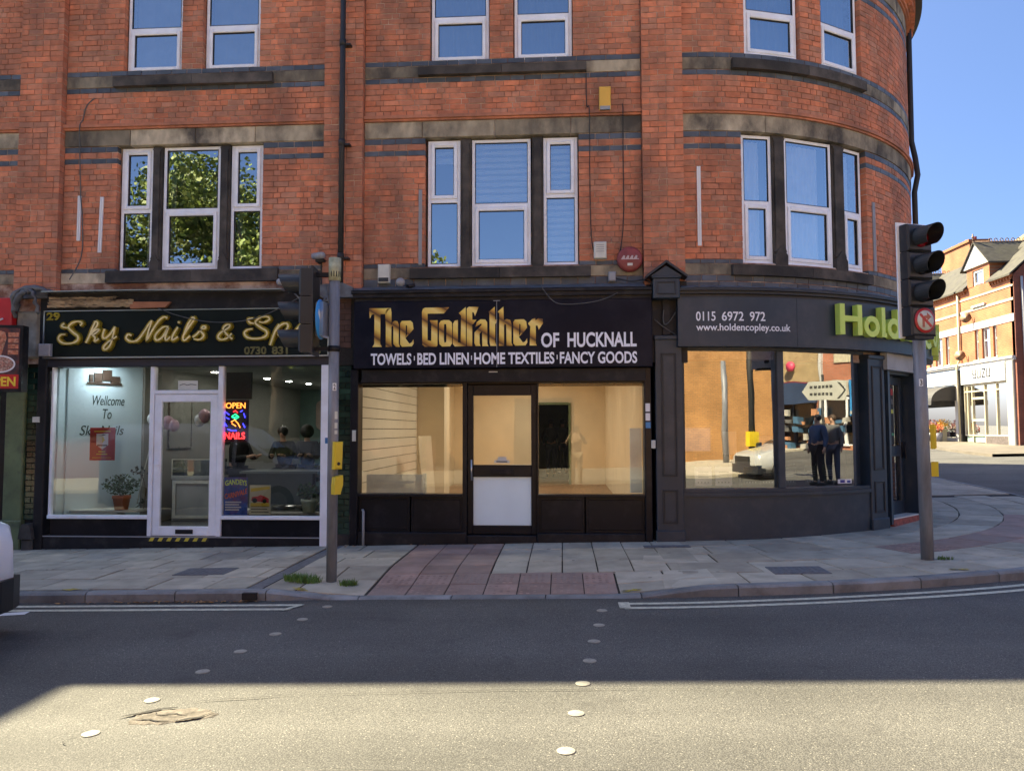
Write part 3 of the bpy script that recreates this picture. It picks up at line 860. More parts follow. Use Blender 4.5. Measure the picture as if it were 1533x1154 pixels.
mb.build('plain_brick_walls', brickwall_mat('far brick', (.33, .12, .06), (.27, .1, .055), (.1, .06, .04), axis='y'), bb)
# sills
def sill(u0, u1, z0, z1, label=None, m=m_soot):
    k = max(1, round((u1-u0)/1.15))
    for i in range(k):
        a, b_ = u0+(u1-u0)*i/k, u0+(u1-u0)*(i+1)/k
        mb = MB(); mb.box(S, a+.002, b_-.002, -.14, .085, z0, z1-.012, 6 if b_ > XT else 1, tone=(random.random(), .5, 0, 1))
        mb.box(S, a+.002, b_-.002, -.14, .075, z1-.012, z1, 6 if b_ > XT else 1, tone=(.6, .5, 0, 1))
        mb.build('stone_sill', m, bb, label)
sill(-6.48, -3.975, 3.70, 3.873); sill(-2.10, .405, 3.695, 3.835); sill(2.31, 4.69, 3.69, 3.835)
sill(-6.45, -4.095, 6.56, 6.705); sill(-2.0, .365, 6.58, 6.705); sill(2.36, 4.67, 6.57, 6.715)
# stone mullions with chamfered feet
for (a, b_) in ((-5.885, -5.742), (-4.883, -4.733), (-1.405, -1.253), (-.405, -.245), (2.965, 3.165), (4.0, 4.24)):
    mb = MB(); F = chord((a+b_)/2); w_ = (b_-a)/2
    mb.box(F, -w_+.005, w_-.005, -.16, -.045, 3.84, 5.70)
    mb.prism(F, [(-w_+.005, 4.05), (w_-.005, 4.05), (w_-.03, 4.12), (w_-.03, 5.60), (w_-.005, 5.66), (-w_+.005, 5.66), (-w_+.03, 5.60), (-w_+.03, 4.12)], -.045, -.02)
    mb.prism(F, [(-w_+.005, 3.84), (w_-.005, 3.84), (w_-.005, 4.0), (0, 4.14), (-w_+.005, 4.0)], -.046, .0)
    mb.build('stone_mullion', m_soot, bb)
def light(F, win, x0, x1, z0, z1, sash, o=-.09):
    if sash:
        s_ = .052; mb = MB()
        for (a, b_, c, d) in ((x0, x0+s_, z0, z1), (x1-s_, x1, z0, z1), (x0+s_, x1-s_, z0, z0+s_), (x0+s_, x1-s_, z1-s_, z1)):
            mb.box(F, a, b_, o-.04, o+.028, c, d, bev=.008)
        mb.build('sash', m_upvc, win)
        x0 += s_; x1 -= s_; z0 += s_; z1 -= s_
    mb = MB()
    for (a, b_, c, d) in ((x0, x0+.008, z0, z1), (x1-.008, x1, z0, z1), (x0+.008, x1-.008, z0, z0+.008), (x0+.008, x1-.008, z1-.008, z1)):
        mb.box(F, a, b_, o-.03, o+.006, c, d)
    mb.build('seal', m_seal, win)
    t = random.uniform(-.002, .002); t2 = random.uniform(-.002, .002)
    mb = MB(); mb.quad(F(x0, o-.012+t, z0), F(x1, o-.012-t, z0), F(x1, o-.012-t+t2, z1), F(x0, o-.012+t+t2, z1)); mb.build('pane', m_win, win)
def drape(F, win, x0, x1, z0, z1, o, m, amp=.015, wl=.11, label=None, name='curtain'):
    mb = MB(); n = max(8, int((x1-x0)/.012)); vs = []
    ph = random.uniform(0, 6)
    for i in range(n+1):
        x = x0+(x1-x0)*i/n; d = amp*math.sin(x*6.28/wl+ph+1.2*math.sin(x*9))
        vs += [F(x, o+d, z0), F(x+.01*math.sin(x*31), o+d*.7, z1)]
    mb.add(vs, [(2*i, 2*i+2, 2*i+3, 2*i+1) for i in range(n)], smooth=True); mb.build(name, m, win, label)
def window(u0, u1, z0, z1, tz, sashes, inner, label=None):
    uc = (u0+u1)/2; F = chord(uc); w_ = (u1-u0)/2; f = .045; o = -.08
    mb = MB()
    for (a, b_, c, d) in ((-w_, -w_+f, z0, z1), (w_-f, w_, z0, z1), (-w_+f, w_-f, z0, z0+f), (-w_+f, w_-f, z1-f, z1), (-w_+f, w_-f, tz-.028, tz+.028)):
        mb.box(F, a, b_, o-.07, o, c, d, bev=.006)
    mb.box(F, -w_-.01, w_+.01, o-.07, o+.035, z0-.02, z0-.002)
    if sashes[1] and (u1-u0) < .55: mb.box(F, -w_+.1, w_-.1, o+.02, o+.032, z1-.075, z1-.062)
    win = mb.build('window', m_upvc, bb, label)
    light(F, win, -w_+f, w_-f, z0+f, tz-.028, sashes[0]); light(F, win, -w_+f, w_-f, tz+.028, z1-f, sashes[1])
    inner(F, win, -w_+f, w_-f, z0+f, z1-f)
    mb = MB(); mb.box(F, -w_-.15, w_+.15, -1.3, -1.28, z0-.2, z1+.2); mb.box(F, -w_-.16, -w_-.14, -1.28, -.33, z0-.2, z1+.2); mb.box(F, w_+.14, w_+.16, -1.28, -.33, z0-.2, z1+.2); mb.box(F, -w_-.15, w_+.15, -1.28, -.33, z1+.2, z1+.22); mb.box(F, -w_-.15, w_+.15, -1.28, -.33, z0-.22, z0-.2)
    mb.build('room_beyond', m_room, win)
def inn_tree(F, win, x0, x1, z0, z1):
    drape(F, win, x1-.10, x1+.02, z0, z1, -.22, m_net, label='strip of net curtain')
def inn_part(F, win, x0, x1, z0, z1):
    drape(F, win, x0-.02, x0+.06, z0, z1, -.25, m_curt)
def zebra(zb, every=.09):
    def f(F, win, x0, x1, z0, z1):
        mb = MB(); z = zb
        while z < z1:
            mb.box(F, x0-.02, x1+.02, -.205, -.20, z, min(z+every*.62, z1+.02)); z += every
        mb.box(F, x0-.02, x1+.02, -.215, -.19, zb-.035, zb)
        mb.build('blind', m_blind, win, kind='stuff'); mb = MB(); mb.box(F, x0-.02, x1+.02, -.219, -.216, zb, z1+.02); mb.build('blind_mesh', m_roomblue, win)
    return f
def inn_curt(F, win, x0, x1, z0, z1): drape(F, win, x0-.02, x1+.02, z0, z1, -.25, m_curt, amp=.02)
def inn_net(F, win, x0, x1, z0, z1):
    drape(F, win, x0-.02, x1-.08, z0, z1, -.22, m_net, amp=.012, wl=.09)
def inn_mid(F, win, x0, x1, z0, z1):
    drape(F, win, x0-.02, x1+.02, z0, z1, -.28, m_roomblue, amp=.012, wl=.2)
for (a, b_, sh, inner) in ((-6.365, -5.885, (0, 1), inn_tree), (-5.735, -4.885, (1, 0), inn_part), (-4.73, -4.255, (0, 1), inn_part)):
    window(a, b_, 3.895, 5.695, 4.765, sh, inner)
window(-1.875, -1.41, 3.88, 5.685, 4.82, (0, 1), zebra(5.42))
window(-1.25, -.42, 3.88, 5.685, 4.745, (1, 0), zebra(4.87))
window(-.245, .235, 3.88, 5.69, 4.86, (0, 1), zebra(3.98))
for (a, b_) in ((2.51, 2.965), (3.165, 3.995), (4.235, 4.67)): window(a, b_, 3.89, 5.69, 4.735, (1, 0), inn_net)
for (a, b_) in ((-6.32, -5.485), (-5.145, -4.325)): window(a, b_, 6.80, 8.24, 7.46, (1, 0), inn_mid)
for (a, b_) in ((-1.83, -1.005), (-.645, .17)): window(a, b_, 6.80, 8.24, 7.46, (1, 0), inn_curt)
for (a, b_) in ((2.59, 3.415), (3.845, 4.64)): window(a, b_, 6.83, 8.24, 7.46, (1, 0), inn_curt)
# drainpipes
mb = MB(); mb.tube([S(-3.04, .19, 3.5), S(-3.04, .19, 9.0)], .038, 10)
for z in (3.95, 5.55, 6.98, 8.4): mb.tube([S(-3.04, .19, z), S(-3.04, .19, z+.09)], .047, 10); mb.box(S, -3.04, -2.93, .09, .2, z+.01, z+.035)
mb.build('drainpipe', m_cable, bb)
mb = MB(); th = 1.22; F = lambda o, z: Vector((XT+(RT+o)*math.sin(th), YC-(RT+o)*math.cos(th), z))
mb.tube([F(.06, 8.9), F(.06, 8.3), F(.05, 6.6), F(.10, 6.3), F(.13, 6.0), F(.07, 5.7), F(.07, 2.6)], .045, 10)
mb.build('drainpipe', m_cable, bb)
# interior floors, so that no daylight enters from behind
mb = MB(); mb.box(ident, -10.3, 3.6, 11.9, 28.9, 3.2, 3.3); mb.box(ident, 3.6, 6.0, 14.0, 28.9, 3.2, 3.3)
mb.build('upper_floor', m_room, bb)
mb = MB(); mb.box(ident, -10.3, 1.64, 10.85, 11.9, 3.2, 3.3); mb.build('upper_floor', m_room, bb)

# ------------------------------------------------------------------ small fittings on the wall (each one rests on the wall)
def wallbox(name, u0, u1, z0, z1, dep, m, label, cat, o0=0.0, extra=None):
    t = thing(name, label, cat, S((u0+u1)/2, o0, z0))
    F = chord((u0+u1)/2); w_ = (u1-u0)/2
    mb = MB(); mb.box(F, -w_, w_, o0, o0+dep, z0, z1, bev=.012); mb.build('casing', m, t)
    if extra: extra(t, F, w_, o0+dep)
    return t
def ex1(t, F, w_, o):
    mb = MB(); mb.box(F, -w_+.01, w_-.01, o-.06, o+.006, 6.0, 6.05); mb.build('lens', m_grey, t)
wallbox('alarm_box', .535, .695, 6.0, 6.33, .09, m_alarmy, 'yellow alarm box on the brick between the upper floors', 'alarm box', extra=ex1)
def ex2(t, F, w_, o):
    mb = MB(); mb.box(F, -w_+.012, w_-.012, o, o+.004, 3.655, 3.71); mb.build('strobe', m_slated, t)
wallbox('alarm_box', -2.545, -2.38, 3.64, 3.90, .09, m_offw, 'white alarm box with dark strobe strip above the textile shop sign', 'alarm box', extra=ex2)
def ex3(t, F, w_, o):
    mb = MB()
    for k in range(4): mb.box(F, -w_+.03, w_-.03, o+.001, o+.003, 4.02+k*.03, 4.03+k*.03)
    mb.build('printed_lines', m_grey, t)
wallbox('meter_box', .445, .615, 3.93, 4.16, .10, m_offw, 'weathered white box with faded print beside the right blue-glazed window', 'box', extra=ex3)
t = thing('alarm_bell', 'round faded red alarm bell box left of the slate grey bracket', 'alarm bell', S(.93, 0, 3.75))
mb = MB(); F = chord(.93)
mb.lathe(lambda a, b_, z: F(a, .02+z, 3.915+b_), [(.165, 0), (.175, .03), (.17, .07), (.13, .085), (0.001, .088)], 26); mb.build('casing', m_redm, t)
mb = MB(); mb.prism(F, [(-.12, 3.905), (.12, 3.905), (.12, 3.917), (-.12, 3.917)], .10, .111)
for k in range(4): mb.prism(F, [(-.115+k*.055, 3.917), (-.07+k*.055, 3.917), (-.065+k*.055, 3.955), (-.085+k*.055, 3.962)], .10, .1115+.0003*k)
mb.build('worn_print', mat('worn pink print', (.5, .4, .4), .6), t); mb = MB(); mb.box(F, -.035, .035, .10, .112, 3.82, 3.855); mb.build('lettering', m_offw, t)
wallbox('junction_box', .64, .74, 3.62, 3.75, .08, m_grey, 'small grey junction box on the blue brick under the red bell', 'junction box')
for (u, z0, z1, w_, m_, lb, ti) in ((-6.935, 4.33, 4.985, .05, m_white, 'short white batten left of the nail shop upper windows, with a cable across it', 0), (-6.615, 4.15, 4.96, .05, m_white, 'longer white batten nearest the nail shop upper windows', .02),
                        (-1.965, 3.90, 4.96, .045, m_grey, 'thin grey conduit batten left of the centre windows', 0), (1.885, 4.1, 5.2, .05, m_white, 'white batten on the flat brick left of the tower windows', 0), (4.86, 3.92, 4.95, .06, m_grey, 'grey batten on the curved brick right of the tower windows', 0)):
    F = chord(u); mb = MB()
    def FF(x, o, z, F=F, z0=z0, ti=ti): return F(x+(z-z0)*ti, o, z)
    mb.box(FF, -w_/2, -.004, .0, .02, z0, z1); mb.box(FF, .004, w_/2, .0, .02, z0, z1); mb.box(FF, -.004, .004, 0, .012, z0, z1)
    single('wall_batten', mb, m_, lb, 'batten', 'battens fixed to the brick wall')
def cable(pts, r, m_, label, name='cable'):
    mb = MB(); mb.tube(smooth(pts, 6), r, 6); single(name, mb, m_, label, 'cable')
cable([S(-6.75, .02, 6.42), S(-6.86, .03, 6.3), S(-6.92, .02, 6.1), S(-6.93, .07, 5.98), S(-6.94, .03, 5.6), S(-6.91, .03, 5.0), S(-6.87, .03, 4.6), S(-6.88, .02, 4.1), S(-7.0, .09, 3.75)], .008, m_wire, 'thin dark wire running down the brick past the short white batten')
cable([S(.36, .02, 6.55), S(.365, .02, 6.1), S(.40, .07, 5.98), S(.40, .02, 5.0), S(.42, .02, 4.2), S(.48, .02, 3.95)], .007, m_cable, 'thin black wire dropping from the yellow box to the white box')
cable([S(.86, .02, 6.1), S(.86, .07, 5.98), S(.86, .02, 5.5), S(.86, .02, 4.6), S(.83, .03, 4.2), S(.80, .04, 4.0)], .007, m_cable, 'thin black wire dropping to the red bell')
cable([S(.74, .05, 3.66), S(.95, .12, 3.60), S(1.1, .12, 3.62), S(1.2, .22, 3.55), S(1.18, .3, 3.45)], .009, m_cable, 'black cable looping from the grey junction box to the bracket')
cable([S(-.28, .3, 3.53), S(-.14, .32, 3.34), S(.0, .33, 3.27), S(.3, .32, 3.28), S(.55, .3, 3.33), S(.75, .28, 3.42)], .006, m_wire, 'loose grey wire sagging in front of the textile shop sign')
cable([S(-5.6, .24, 3.30), S(-5.3, .27, 3.19), S(-4.9, .28, 3.10), S(-4.5, .28, 3.09), S(-4.15, .28, 3.15), S(-3.8, .28, 3.30), S(-3.45, .26, 3.5)], .006, m_wire, 'loose wire sagging across the nail shop sign')
# ------------------------------------------------------------------ textile shop (centre)
def rails(mb, F, x0, x1, z0, z1, w_, o0, o1, bev=.004):
    mb.box(F, x0, x0+w_, o0, o1, z0, z1, bev=bev); mb.box(F, x1-w_, x1, o0, o1, z0, z1, bev=bev)
    mb.box(F, x0+w_, x1-w_, o0, o1, z0, z0+w_, bev=bev); mb.box(F, x0+w_, x1-w_, o0, o1, z1-w_, z1, bev=bev)
def pane(F, x0, x1, z0, z1, o, m_, parent, name='pane'):
    mb = MB(); mb.quad(F(x0, o, z0), F(x1, o, z0), F(x1, o, z1), F(x0, o, z1)); return mb.build(name, m_, parent)
ms = thing('textile_shopfront', 'black shopfront with gold lettered sign and empty lit interior, middle of the row', 'shopfront', S(-.8, 0, .05))
mb = MB(); mb.box(S, -2.83, -.875, .10, .25, 2.435, 3.35, bev=.01); mb.build('sign_panel', m_fascia_m, ms)
mb = MB(); mb.box(S, -.871, 1.20, .10, .25, 2.435, 3.35, bev=.01); mb.build('sign_panel', m_fascia_m, ms)
mb = MB(); mb.box(S, -.8765, -.8695, .24, .256, 2.44, 3.34); mb.box(S, -.92, -.83, .24, .255, 3.335, 3.345); mb.build('panel_seam', m_grey, ms)
mb = MB(); mb.box(S, -2.86, 1.2, -.05, .30, 3.45, 3.50, bev=.01); mb.box(S, -2.84, 1.2, -.05, .27, 3.40, 3.45); mb.box(S, -2.82, 1.2, -.05, .22, 3.352, 3.40)
mb.build('cornice', m_blackm, ms)
mb = MB(); vs = [S(-2.86, .30, 3.50), S(1.12, .30, 3.50), S(1.12, .0, 3.60), S(-2.86, .0, 3.60)]; mb.quad(*vs); mb.build('lead_flashing', m_lead, ms)
# gold lettering, flat print with a slanting gold and brown gradient
mg = bpy.data.materials.new('gold print'); mg.use_nodes = True
N = mg.node_tree.nodes; L = mg.node_tree.links; b = N['Principled BSDF']; b.inputs['Roughness'].default_value = .45
geo = N.new('ShaderNodeNewGeometry'); sp = N.new('ShaderNodeSeparateXYZ'); L.new(geo.outputs['Position'], sp.inputs[0])
ma = N.new('ShaderNodeMath'); ma.operation = 'MULTIPLY_ADD'; ma.inputs[1].default_value = .62; L.new(sp.outputs[0], ma.inputs[0]); L.new(sp.outputs[2], ma.inputs[2])
mm = N.new('ShaderNodeMath'); mm.operation = 'FRACT'
ms2 = N.new('ShaderNodeMath'); ms2.operation = 'MULTIPLY'; ms2.inputs[1].default_value = 3.1; L.new(ma.outputs[0], ms2.inputs[0]); L.new(ms2.outputs[0], mm.inputs[0])
cr = N.new('ShaderNodeValToRGB'); L.new(mm.outputs[0], cr.inputs[0])
e = cr.color_ramp.elements; e[0].color = (.10, .035, .01, 1); e[1].color = (.10, .035, .01, 1)
for p, c in ((.14, (.50, .25, .03)), (.35, (.88, .64, .12)), (.7, (.92, .72, .22)), (.88, (.60, .34, .05))):
    x = cr.color_ramp.elements.new(p); x.color = (*c, 1)
L.new(cr.outputs[0], b.inputs['Base Color'])
def gx(X): return -2.614+((540+X/6.3875)-553)*(2.357/259)
def gz(Y): return 2.703+(521-(440+Y/6.3875))*(.559/61.5)
def arc(cx, cy, rx, ry, a0, a1, n=5):
    return [(cx+rx*math.cos(R(a0+(a1-a0)*i/n)), cy-ry*math.sin(R(a0+(a1-a0)*i/n))) for i in range(n+1)]
GL = {
 't': [('T', [[(82, 128), (290, 128), (262, 150), (240, 185), (122, 185), (105, 190), (88, 225), (82, 170)], [(132, 183), (190, 183), (190, 470), (206, 500), (114, 500), (132, 470)]]),
       ('h', [[(235, 183), (250, 140), (290, 128), (297, 170), (297, 470), (305, 500), (243, 500), (243, 300)], [(297, 290), (310, 262), (330, 250), (355, 256), (368, 290), (368, 470), (380, 502), (340, 500), (316, 470), (316, 312), (306, 296), (297, 310)]]),
       ('e', [[(382, 275), (398, 252), (480, 250), (502, 270), (510, 330), (462, 388), (432, 416), (448, 380), (448, 300), (436, 292), (434, 420), (470, 470), (490, 462), (510, 430), (512, 470), (495, 498), (400, 500), (382, 478)]]),
       ('G', [[(590, 170), (600, 140), (620, 128), (852, 128), (800, 186), (645, 186), (645, 440), (680, 448), (682, 290), (666, 250), (740, 250), (740, 490), (730, 502), (620, 502), (596, 482)]]),
       ('o', [[(755, 282), (772, 256), (800, 248), (850, 250), (876, 270), (880, 320), (826, 320), (822, 288), (804, 288), (802, 320), (802, 440), (755, 440)], [(880, 318), (880, 470), (862, 500), (785, 502), (760, 480), (755, 438), (803, 438), (806, 462), (822, 462), (826, 440), (826, 318)]]),
       ('d', [[(888, 285), (906, 256), (935, 250), (935, 462), (962, 470), (966, 210), (944, 184), (1010, 126), (1012, 500), (905, 502), (888, 478)]]),
       ('f', [[(1020, 140), (1040, 124), (1132, 128), (1098, 216), (1086, 180), (1072, 176), (1072, 250), (1112, 250), (1080, 292), (1072, 292), (1072, 500), (1020, 500)]]),
       ('a', [[(1116, 272), (1150, 246), (1196, 248), (1214, 275), (1216, 480), (1226, 502), (1168, 502), (1166, 360), (1142, 380), (1142, 470), (1150, 500), (1105, 500), (1092, 470), (1094, 370), (1162, 300), (1158, 285), (1100, 320)]]),
       ('t', [[(1236, 190), (1228, 176), (1286, 128), (1290, 250), (1312, 250), (1296, 290), (1290, 290), (1290, 466), (1304, 500), (1244, 500), (1238, 470)]]),
       ('h', [[(1330, 190), (1312, 176), (1368, 128), (1372, 258), (1400, 246), (1432, 256), (1444, 290), (1444, 470), (1456, 500), (1398, 500), (1394, 300), (1380, 290), (1374, 310), (1374, 500), (1326, 500)]]),
       ('e', [[(1462, 275), (1478, 252), (1562, 250), (1584, 270), (1592, 330), (1544, 388), (1514, 416), (1530, 380), (1530, 300), (1518, 292), (1516, 420), (1552, 470), (1572, 462), (1592, 430), (1594, 470), (1577, 498), (1480, 500), (1462, 478)]]),
       ('r', [[(1600, 290), (1640, 250), (1668, 240), (1672, 262), (1700, 240), (1740, 250), (1742, 290), (1702, 350), (1690, 310), (1674, 312), (1674, 480), (1684, 500), (1616, 500), (1622, 320)]])]}
for (nm, polys) in GL['t']:
    mb = MB()
    for i, pl in enumerate(polys):
        pts = [(gx(x), gz(y)) for x, y in pl]
        ar = sum(pts[k][0]*pts[(k+1) % len(pts)][1]-pts[(k+1) % len(pts)][0]*pts[k][1] for k in range(len(pts)))
        if ar < 0: pts = pts[::-1]
        mb.prism(S, pts, .2515, .254+.0006*i)
    mb.build('sign_letter', mg, ms)
mb = MB(); text(mb, S, 'OF', -.277, -.035, 2.70, 2.90, .2515, bold=.028); mb.build('sign_word', m_wtext, ms); mb = MB(); text(mb, S, 'HUCKNALL', .075, .992, 2.70, 2.90, .2515, bold=.028); mb.build('sign_word', m_wtext, ms)
for wd, a, b_ in (('TOWELS', 555, 617), ('BED LINEN', 626, 704), ('HOME TEXTILES', 712, 832), ('FANCY GOODS', 840, 954)):
    ua = -2.59+(a-555)*(3.596/400); ub = -2.59+(b_-555)*(3.596/400)
    mb = MB(); text(mb, S, wd, ua, ub, 2.48, 2.64, .2515, bold=.028); mb.build('sign_word', m_wtext, ms)
for a in (621.5, 708, 836): mb = MB(); ua = -2.59+(a-555)*(3.596/400); mb.box(S, ua-.006, ua+.006, .2515, .2545, 2.54, 2.60); mb.build('word_divider', m_wtext, ms)
# shutter box and frame
mb = MB(); mb.box(S, -2.74, 1.12, -.1, .16, 2.262, 2.43, bev=.01); mb.box(S, -2.74, 1.12, -.05, .175, 2.255, 2.285); mb.build('shutter_box', m_blackm, ms)
mb = MB(); mb.box(S, -2.80, 1.10, -.12, -.06, -.1, .72); mb.box(S, -2.88, 1.18, -.14, -.12, 2.2, 3.4); mb.box(S, -2.9, -2.8, -.14, -.1, .1, 3.4); mb.build('backing', m_blackm, ms)
mb = MB(); mb.box(S, -.99, -.87, .16, .1625, 2.378, 2.392); mb.build('sticker', m_offw, ms)
mb = MB()
mb.box(S, -2.90, -2.79, -.1, .14, .0, 2.43, bev=.01); mb.box(S, 1.095, 1.19, -.1, .14, .04, 2.43, bev=.01)
mb.box(S, -1.355, -1.293, -.05, .10, .19, 2.26, bev=.005); mb.box(S, -.345, -.325, -.05, .10, .19, 2.26)
mb.box(S, -2.79, -1.355, -.05, .13, .70, .735, bev=.005); mb.box(S, -.325, 1.095, -.05, .13, .70, .735, bev=.005)
mb.box(S, -2.79, 1.095, -.05, .09, 2.235, 2.262)
mb.build('frame', m_black, ms)
for (a, b_) in ((-2.79, -2.08), (-2.06, -1.355), (-.325, .29), (.31, 1.095)):
    mb = MB(); mb.box(S, a, b_, -.05, .075, .22, .70, bev=.004); mb.box(S, a+.03, b_-.03, .074, .085, .26, .66, bev=.006); mb.build('stall_riser', m_black, ms)
mb = MB(); mb.box(S, -2.79, -1.293, -.05, .125, -.1, .22, bev=.012); mb.box(S, -.345, 1.095, -.05, .125, -.1, .22, bev=.012); mb.box(S, -1.293, -.345, -.05, .115, -.1, .185, bev=.012); mb.build('plinth', m_blackm, ms)
mb = MB(); mb.tube([S(-2.70, .15, .05), S(-2.70, .15, .50), S(-2.72, .12, .52)], .018, 8); mb.build('pipe_stub', m_grey, ms)
pane(S, -2.79, -1.355, .735, 2.24, .0, m_shopglass, ms, 'window_pane'); pane(lambda x, o, z: S(x, o+(x+.325)*.0162, z), -.325, 1.095, .735, 2.24, -.012, m_shopglass, ms, 'window_pane')
# door
mb = MB(); x0, x1, z0, z1 = -1.29, -.348, .195, 2.215
mb.box(S, x0, x0+.075, -.02, .06, z0, z1, bev=.006); mb.box(S, x1-.075, x1, -.02, .06, z0, z1, bev=.006)
mb.box(S, x0+.075, x1-.075, -.02, .06, z1-.145, z1, bev=.006); mb.box(S, x0+.075, x1-.075, -.02, .06, z0, .31, bev=.006); mb.box(S, x0+.075, x1-.075, -.02, .06, .966, 1.126, bev=.006)
dr = mb.build('door', m_black, ms)
pane(S, -1.215, -.423, 1.126, 2.07, .02, m_shopglass, dr, 'door_pane')
mb = MB(); mb.box(S, -1.215, -.423, .0, .03, .31, .966, bev=.004); mb.build('frosted_panel', mat('frosted pale panel', (.74, .90, .96), .25, var=.03), dr, 'pale blue frosted lower door panel')
mb = MB(); mb.box(S, -.98, -.67, .06, .072, 1.0, 1.07, bev=.004); mb.box(S, -.95, -.70, .072, .076, 1.015, 1.055); mb.build('letter_box', m_blackm, dr)
mb = MB(); mb.box(S, -1.235, -1.225, .06, .11, .95, 1.0); mb.box(S, -1.235, -1.225, .06, .11, 1.12, 1.17); mb.tube([S(-1.23, .115, .92), S(-1.23, .115, 1.20)], .011, 8); mb.build('handle', m_chrome, dr)
mb = MB(); mb.box(S, -.93, -.72, .022, .026, 1.15, 1.19); mb.box(S, -.88, -.76, .0215, .027, 1.175, 1.235); mb.build('sticker', m_offw, dr)
mb = MB(); mb.box(S, -.90, -.75, .026, .0275, 1.163, 1.176); mb.build('sticker_print', m_cable, dr)
for (u0, u1, z0, z1, m_) in ((1.11, 1.17, 1.84, 1.95, m_white), (1.11, 1.17, 1.72, 1.82, m_white), (1.11, 1.175, 1.62, 1.70, mat('blue sticker', (.03, .2, .45), .4))):
    mb = MB(); mb.box(S, u0, u1, .14, .144, z0, z1); mb.build('sticker', m_, ms)
mb = MB(); mb.box(S, 1.18, 1.235, .14, .17, 1.35, 1.46, bev=.004); mb.build('bell_push', m_offw, ms)
mb = MB(); mb.box(S, -2.865, -2.815, .14, .16, 1.45, 1.60, bev=.004); mb.build('key_switch', m_offw, ms)

# interior of the textile shop
m_cream = mat('cream wall', (.70, .60, .44), .85, var=.05, vs=2)
m_slat = mat('cream slatwall', (.80, .74, .62), .6, var=.04)
m_floorw = mat('laminate floor', (.34, .19, .09), .4, var=.2, vs=3, stretch=(6, .6, 1))
m_ceil = mat('ceiling', (.6, .52, .4), .9, var=.03)
inn = struct('textile_shop_room')
mb = MB(); mb.box(ident, -2.9, 1.2, 10.56, 20.0, .1, .2); mb.build('floor', m_floorw, inn)
mb = MB(); mb.box(ident, -2.9, 1.2, 10.65, 27.5, 2.95, 3.0); mb.build('ceiling', m_ceil, inn)
mb = MB(); mb.box(ident, 1.10, 1.2, 10.56, 20.0, .2, 2.95); mb.build('side_wall', m_cream, inn)
mb = MB(); mb.box(ident, -2.95, -2.82, 14.9, 20.0, .2, 2.95); mb.box(ident, -2.82, -2.3, 14.9, 15.6, .2, 2.95); mb.build('side_wall', m_cream, inn)
mb = MB(); mb.box(ident, -2.82, -.66, 20.0, 20.1, .2, 2.95); mb.box(ident, .16, 1.1, 20.0, 20.1, .2, 2.95); mb.box(ident, -.66, .16, 20.0, 20.1, 2.25, 2.95); mb.build('back_wall', m_cream, inn)
mb = MB(); mb.box(ident, -.72, -.66, 19.96, 20.12, .2, 2.3); mb.box(ident, .16, .22, 19.96, 20.12, .2, 2.3); mb.box(ident, -.66, .16, 19.96, 20.12, 2.25, 2.31); mb.build('door_frame', m_greenpaint, inn)
mb = MB(); mb.box(ident, -1.4, 1.2, 27.5, 27.6, .2, 2.95); mb.box(ident, -1.5, -1.4, 20.1, 27.5, .2, 2.95); mb.box(ident, 1.1, 1.2, 20.1, 27.5, .2, 2.95); mb.build('back_wall', mat('dim green wall', (.16, .19, .08), .9), inn)
mb = MB(); mb.box(ident, -1.4, 1.2, 20.1, 27.5, .15, .2); mb.build('floor', m_floorw, inn)
z = .25
while z < 2.9:
    mb = MB(); mb.box(ident, -2.9, -2.83, 10.62, 14.9, z, z+.143); mb.build('slat_board', m_slat, inn); z += .153
mb = MB(); mb.box(ident, -2.93, -2.86, 10.62, 14.9, .2, 2.95); mb.build('slat_backing', m_blackm, inn)
for (x0, y0, x1, y1, lb) in ((-2.75, 10.70, -1.95, 10.76, None),):
    mb = MB(); mb.box(ident, x0, x1, y0, y1, .70, .98, bev=0); mb.box(ident, x1, x1+.04, y0-.02, y1+.02, .66, .99)
    single('white_board', mb, m_offw, 'long low white board lying inside the left shop window', 'board')
mb = MB(); mb.add([(-2.35, 12.9, .2), (-2.2, 13.3, .2), (-2.3, 13.3, 1.5), (-2.45, 12.9, 1.5), (-2.33, 12.87, .2), (-2.18, 13.27, .2), (-2.28, 13.27, 1.5), (-2.43, 12.87, 1.5)], [(0, 1, 2, 3), (7, 6, 5, 4), (0, 4, 5, 1), (1, 5, 6, 2), (2, 6, 7, 3), (3, 7, 4, 0)])
single('wall_panel', mb, m_cream, 'tall board leaning against the slatted wall inside', 'panel')
mb = MB(); mb.box(ident, .93, 1.09, 10.72, 10.76, .735, 1.62); single('window_panel', mb, mat('pale blue board', (.60, .72, .78), .5), 'narrow pale blue board standing at the right edge of the textile shop window', 'panel')
m_lamp = mat('lamp diffuser', (.9, .85, .75), .5, emis=(1.0, .88, .68), estr=8.5)
for i, (x, y, lb) in enumerate(((-.9, 12.2, 'square ceiling light nearest the textile shop door'), (-.9, 15.2, 'square ceiling light in the middle of the textile shop'), (-.9, 18.2, 'square ceiling light farthest inside the textile shop'))):
    t = thing('ceiling_light', lb, 'ceiling light', (x, y, 2.9), 'ceiling lights in the textile shop')
    mb = MB(); rails(mb, lambda a, o, z: Vector((x+a, y+z, 2.95+o)), -.32, .32, -.32, .32, .03, 0, -.03, bev=0); mb.build('frame', m_white, t)
    mb = MB(); mb.quad(Vector((x-.29, y+.29, 2.935)), Vector((x+.29, y+.29, 2.935)), Vector((x+.29, y-.29, 2.935)), Vector((x-.29, y-.29, 2.935))); mb.build('diffuser', m_lamp, t)

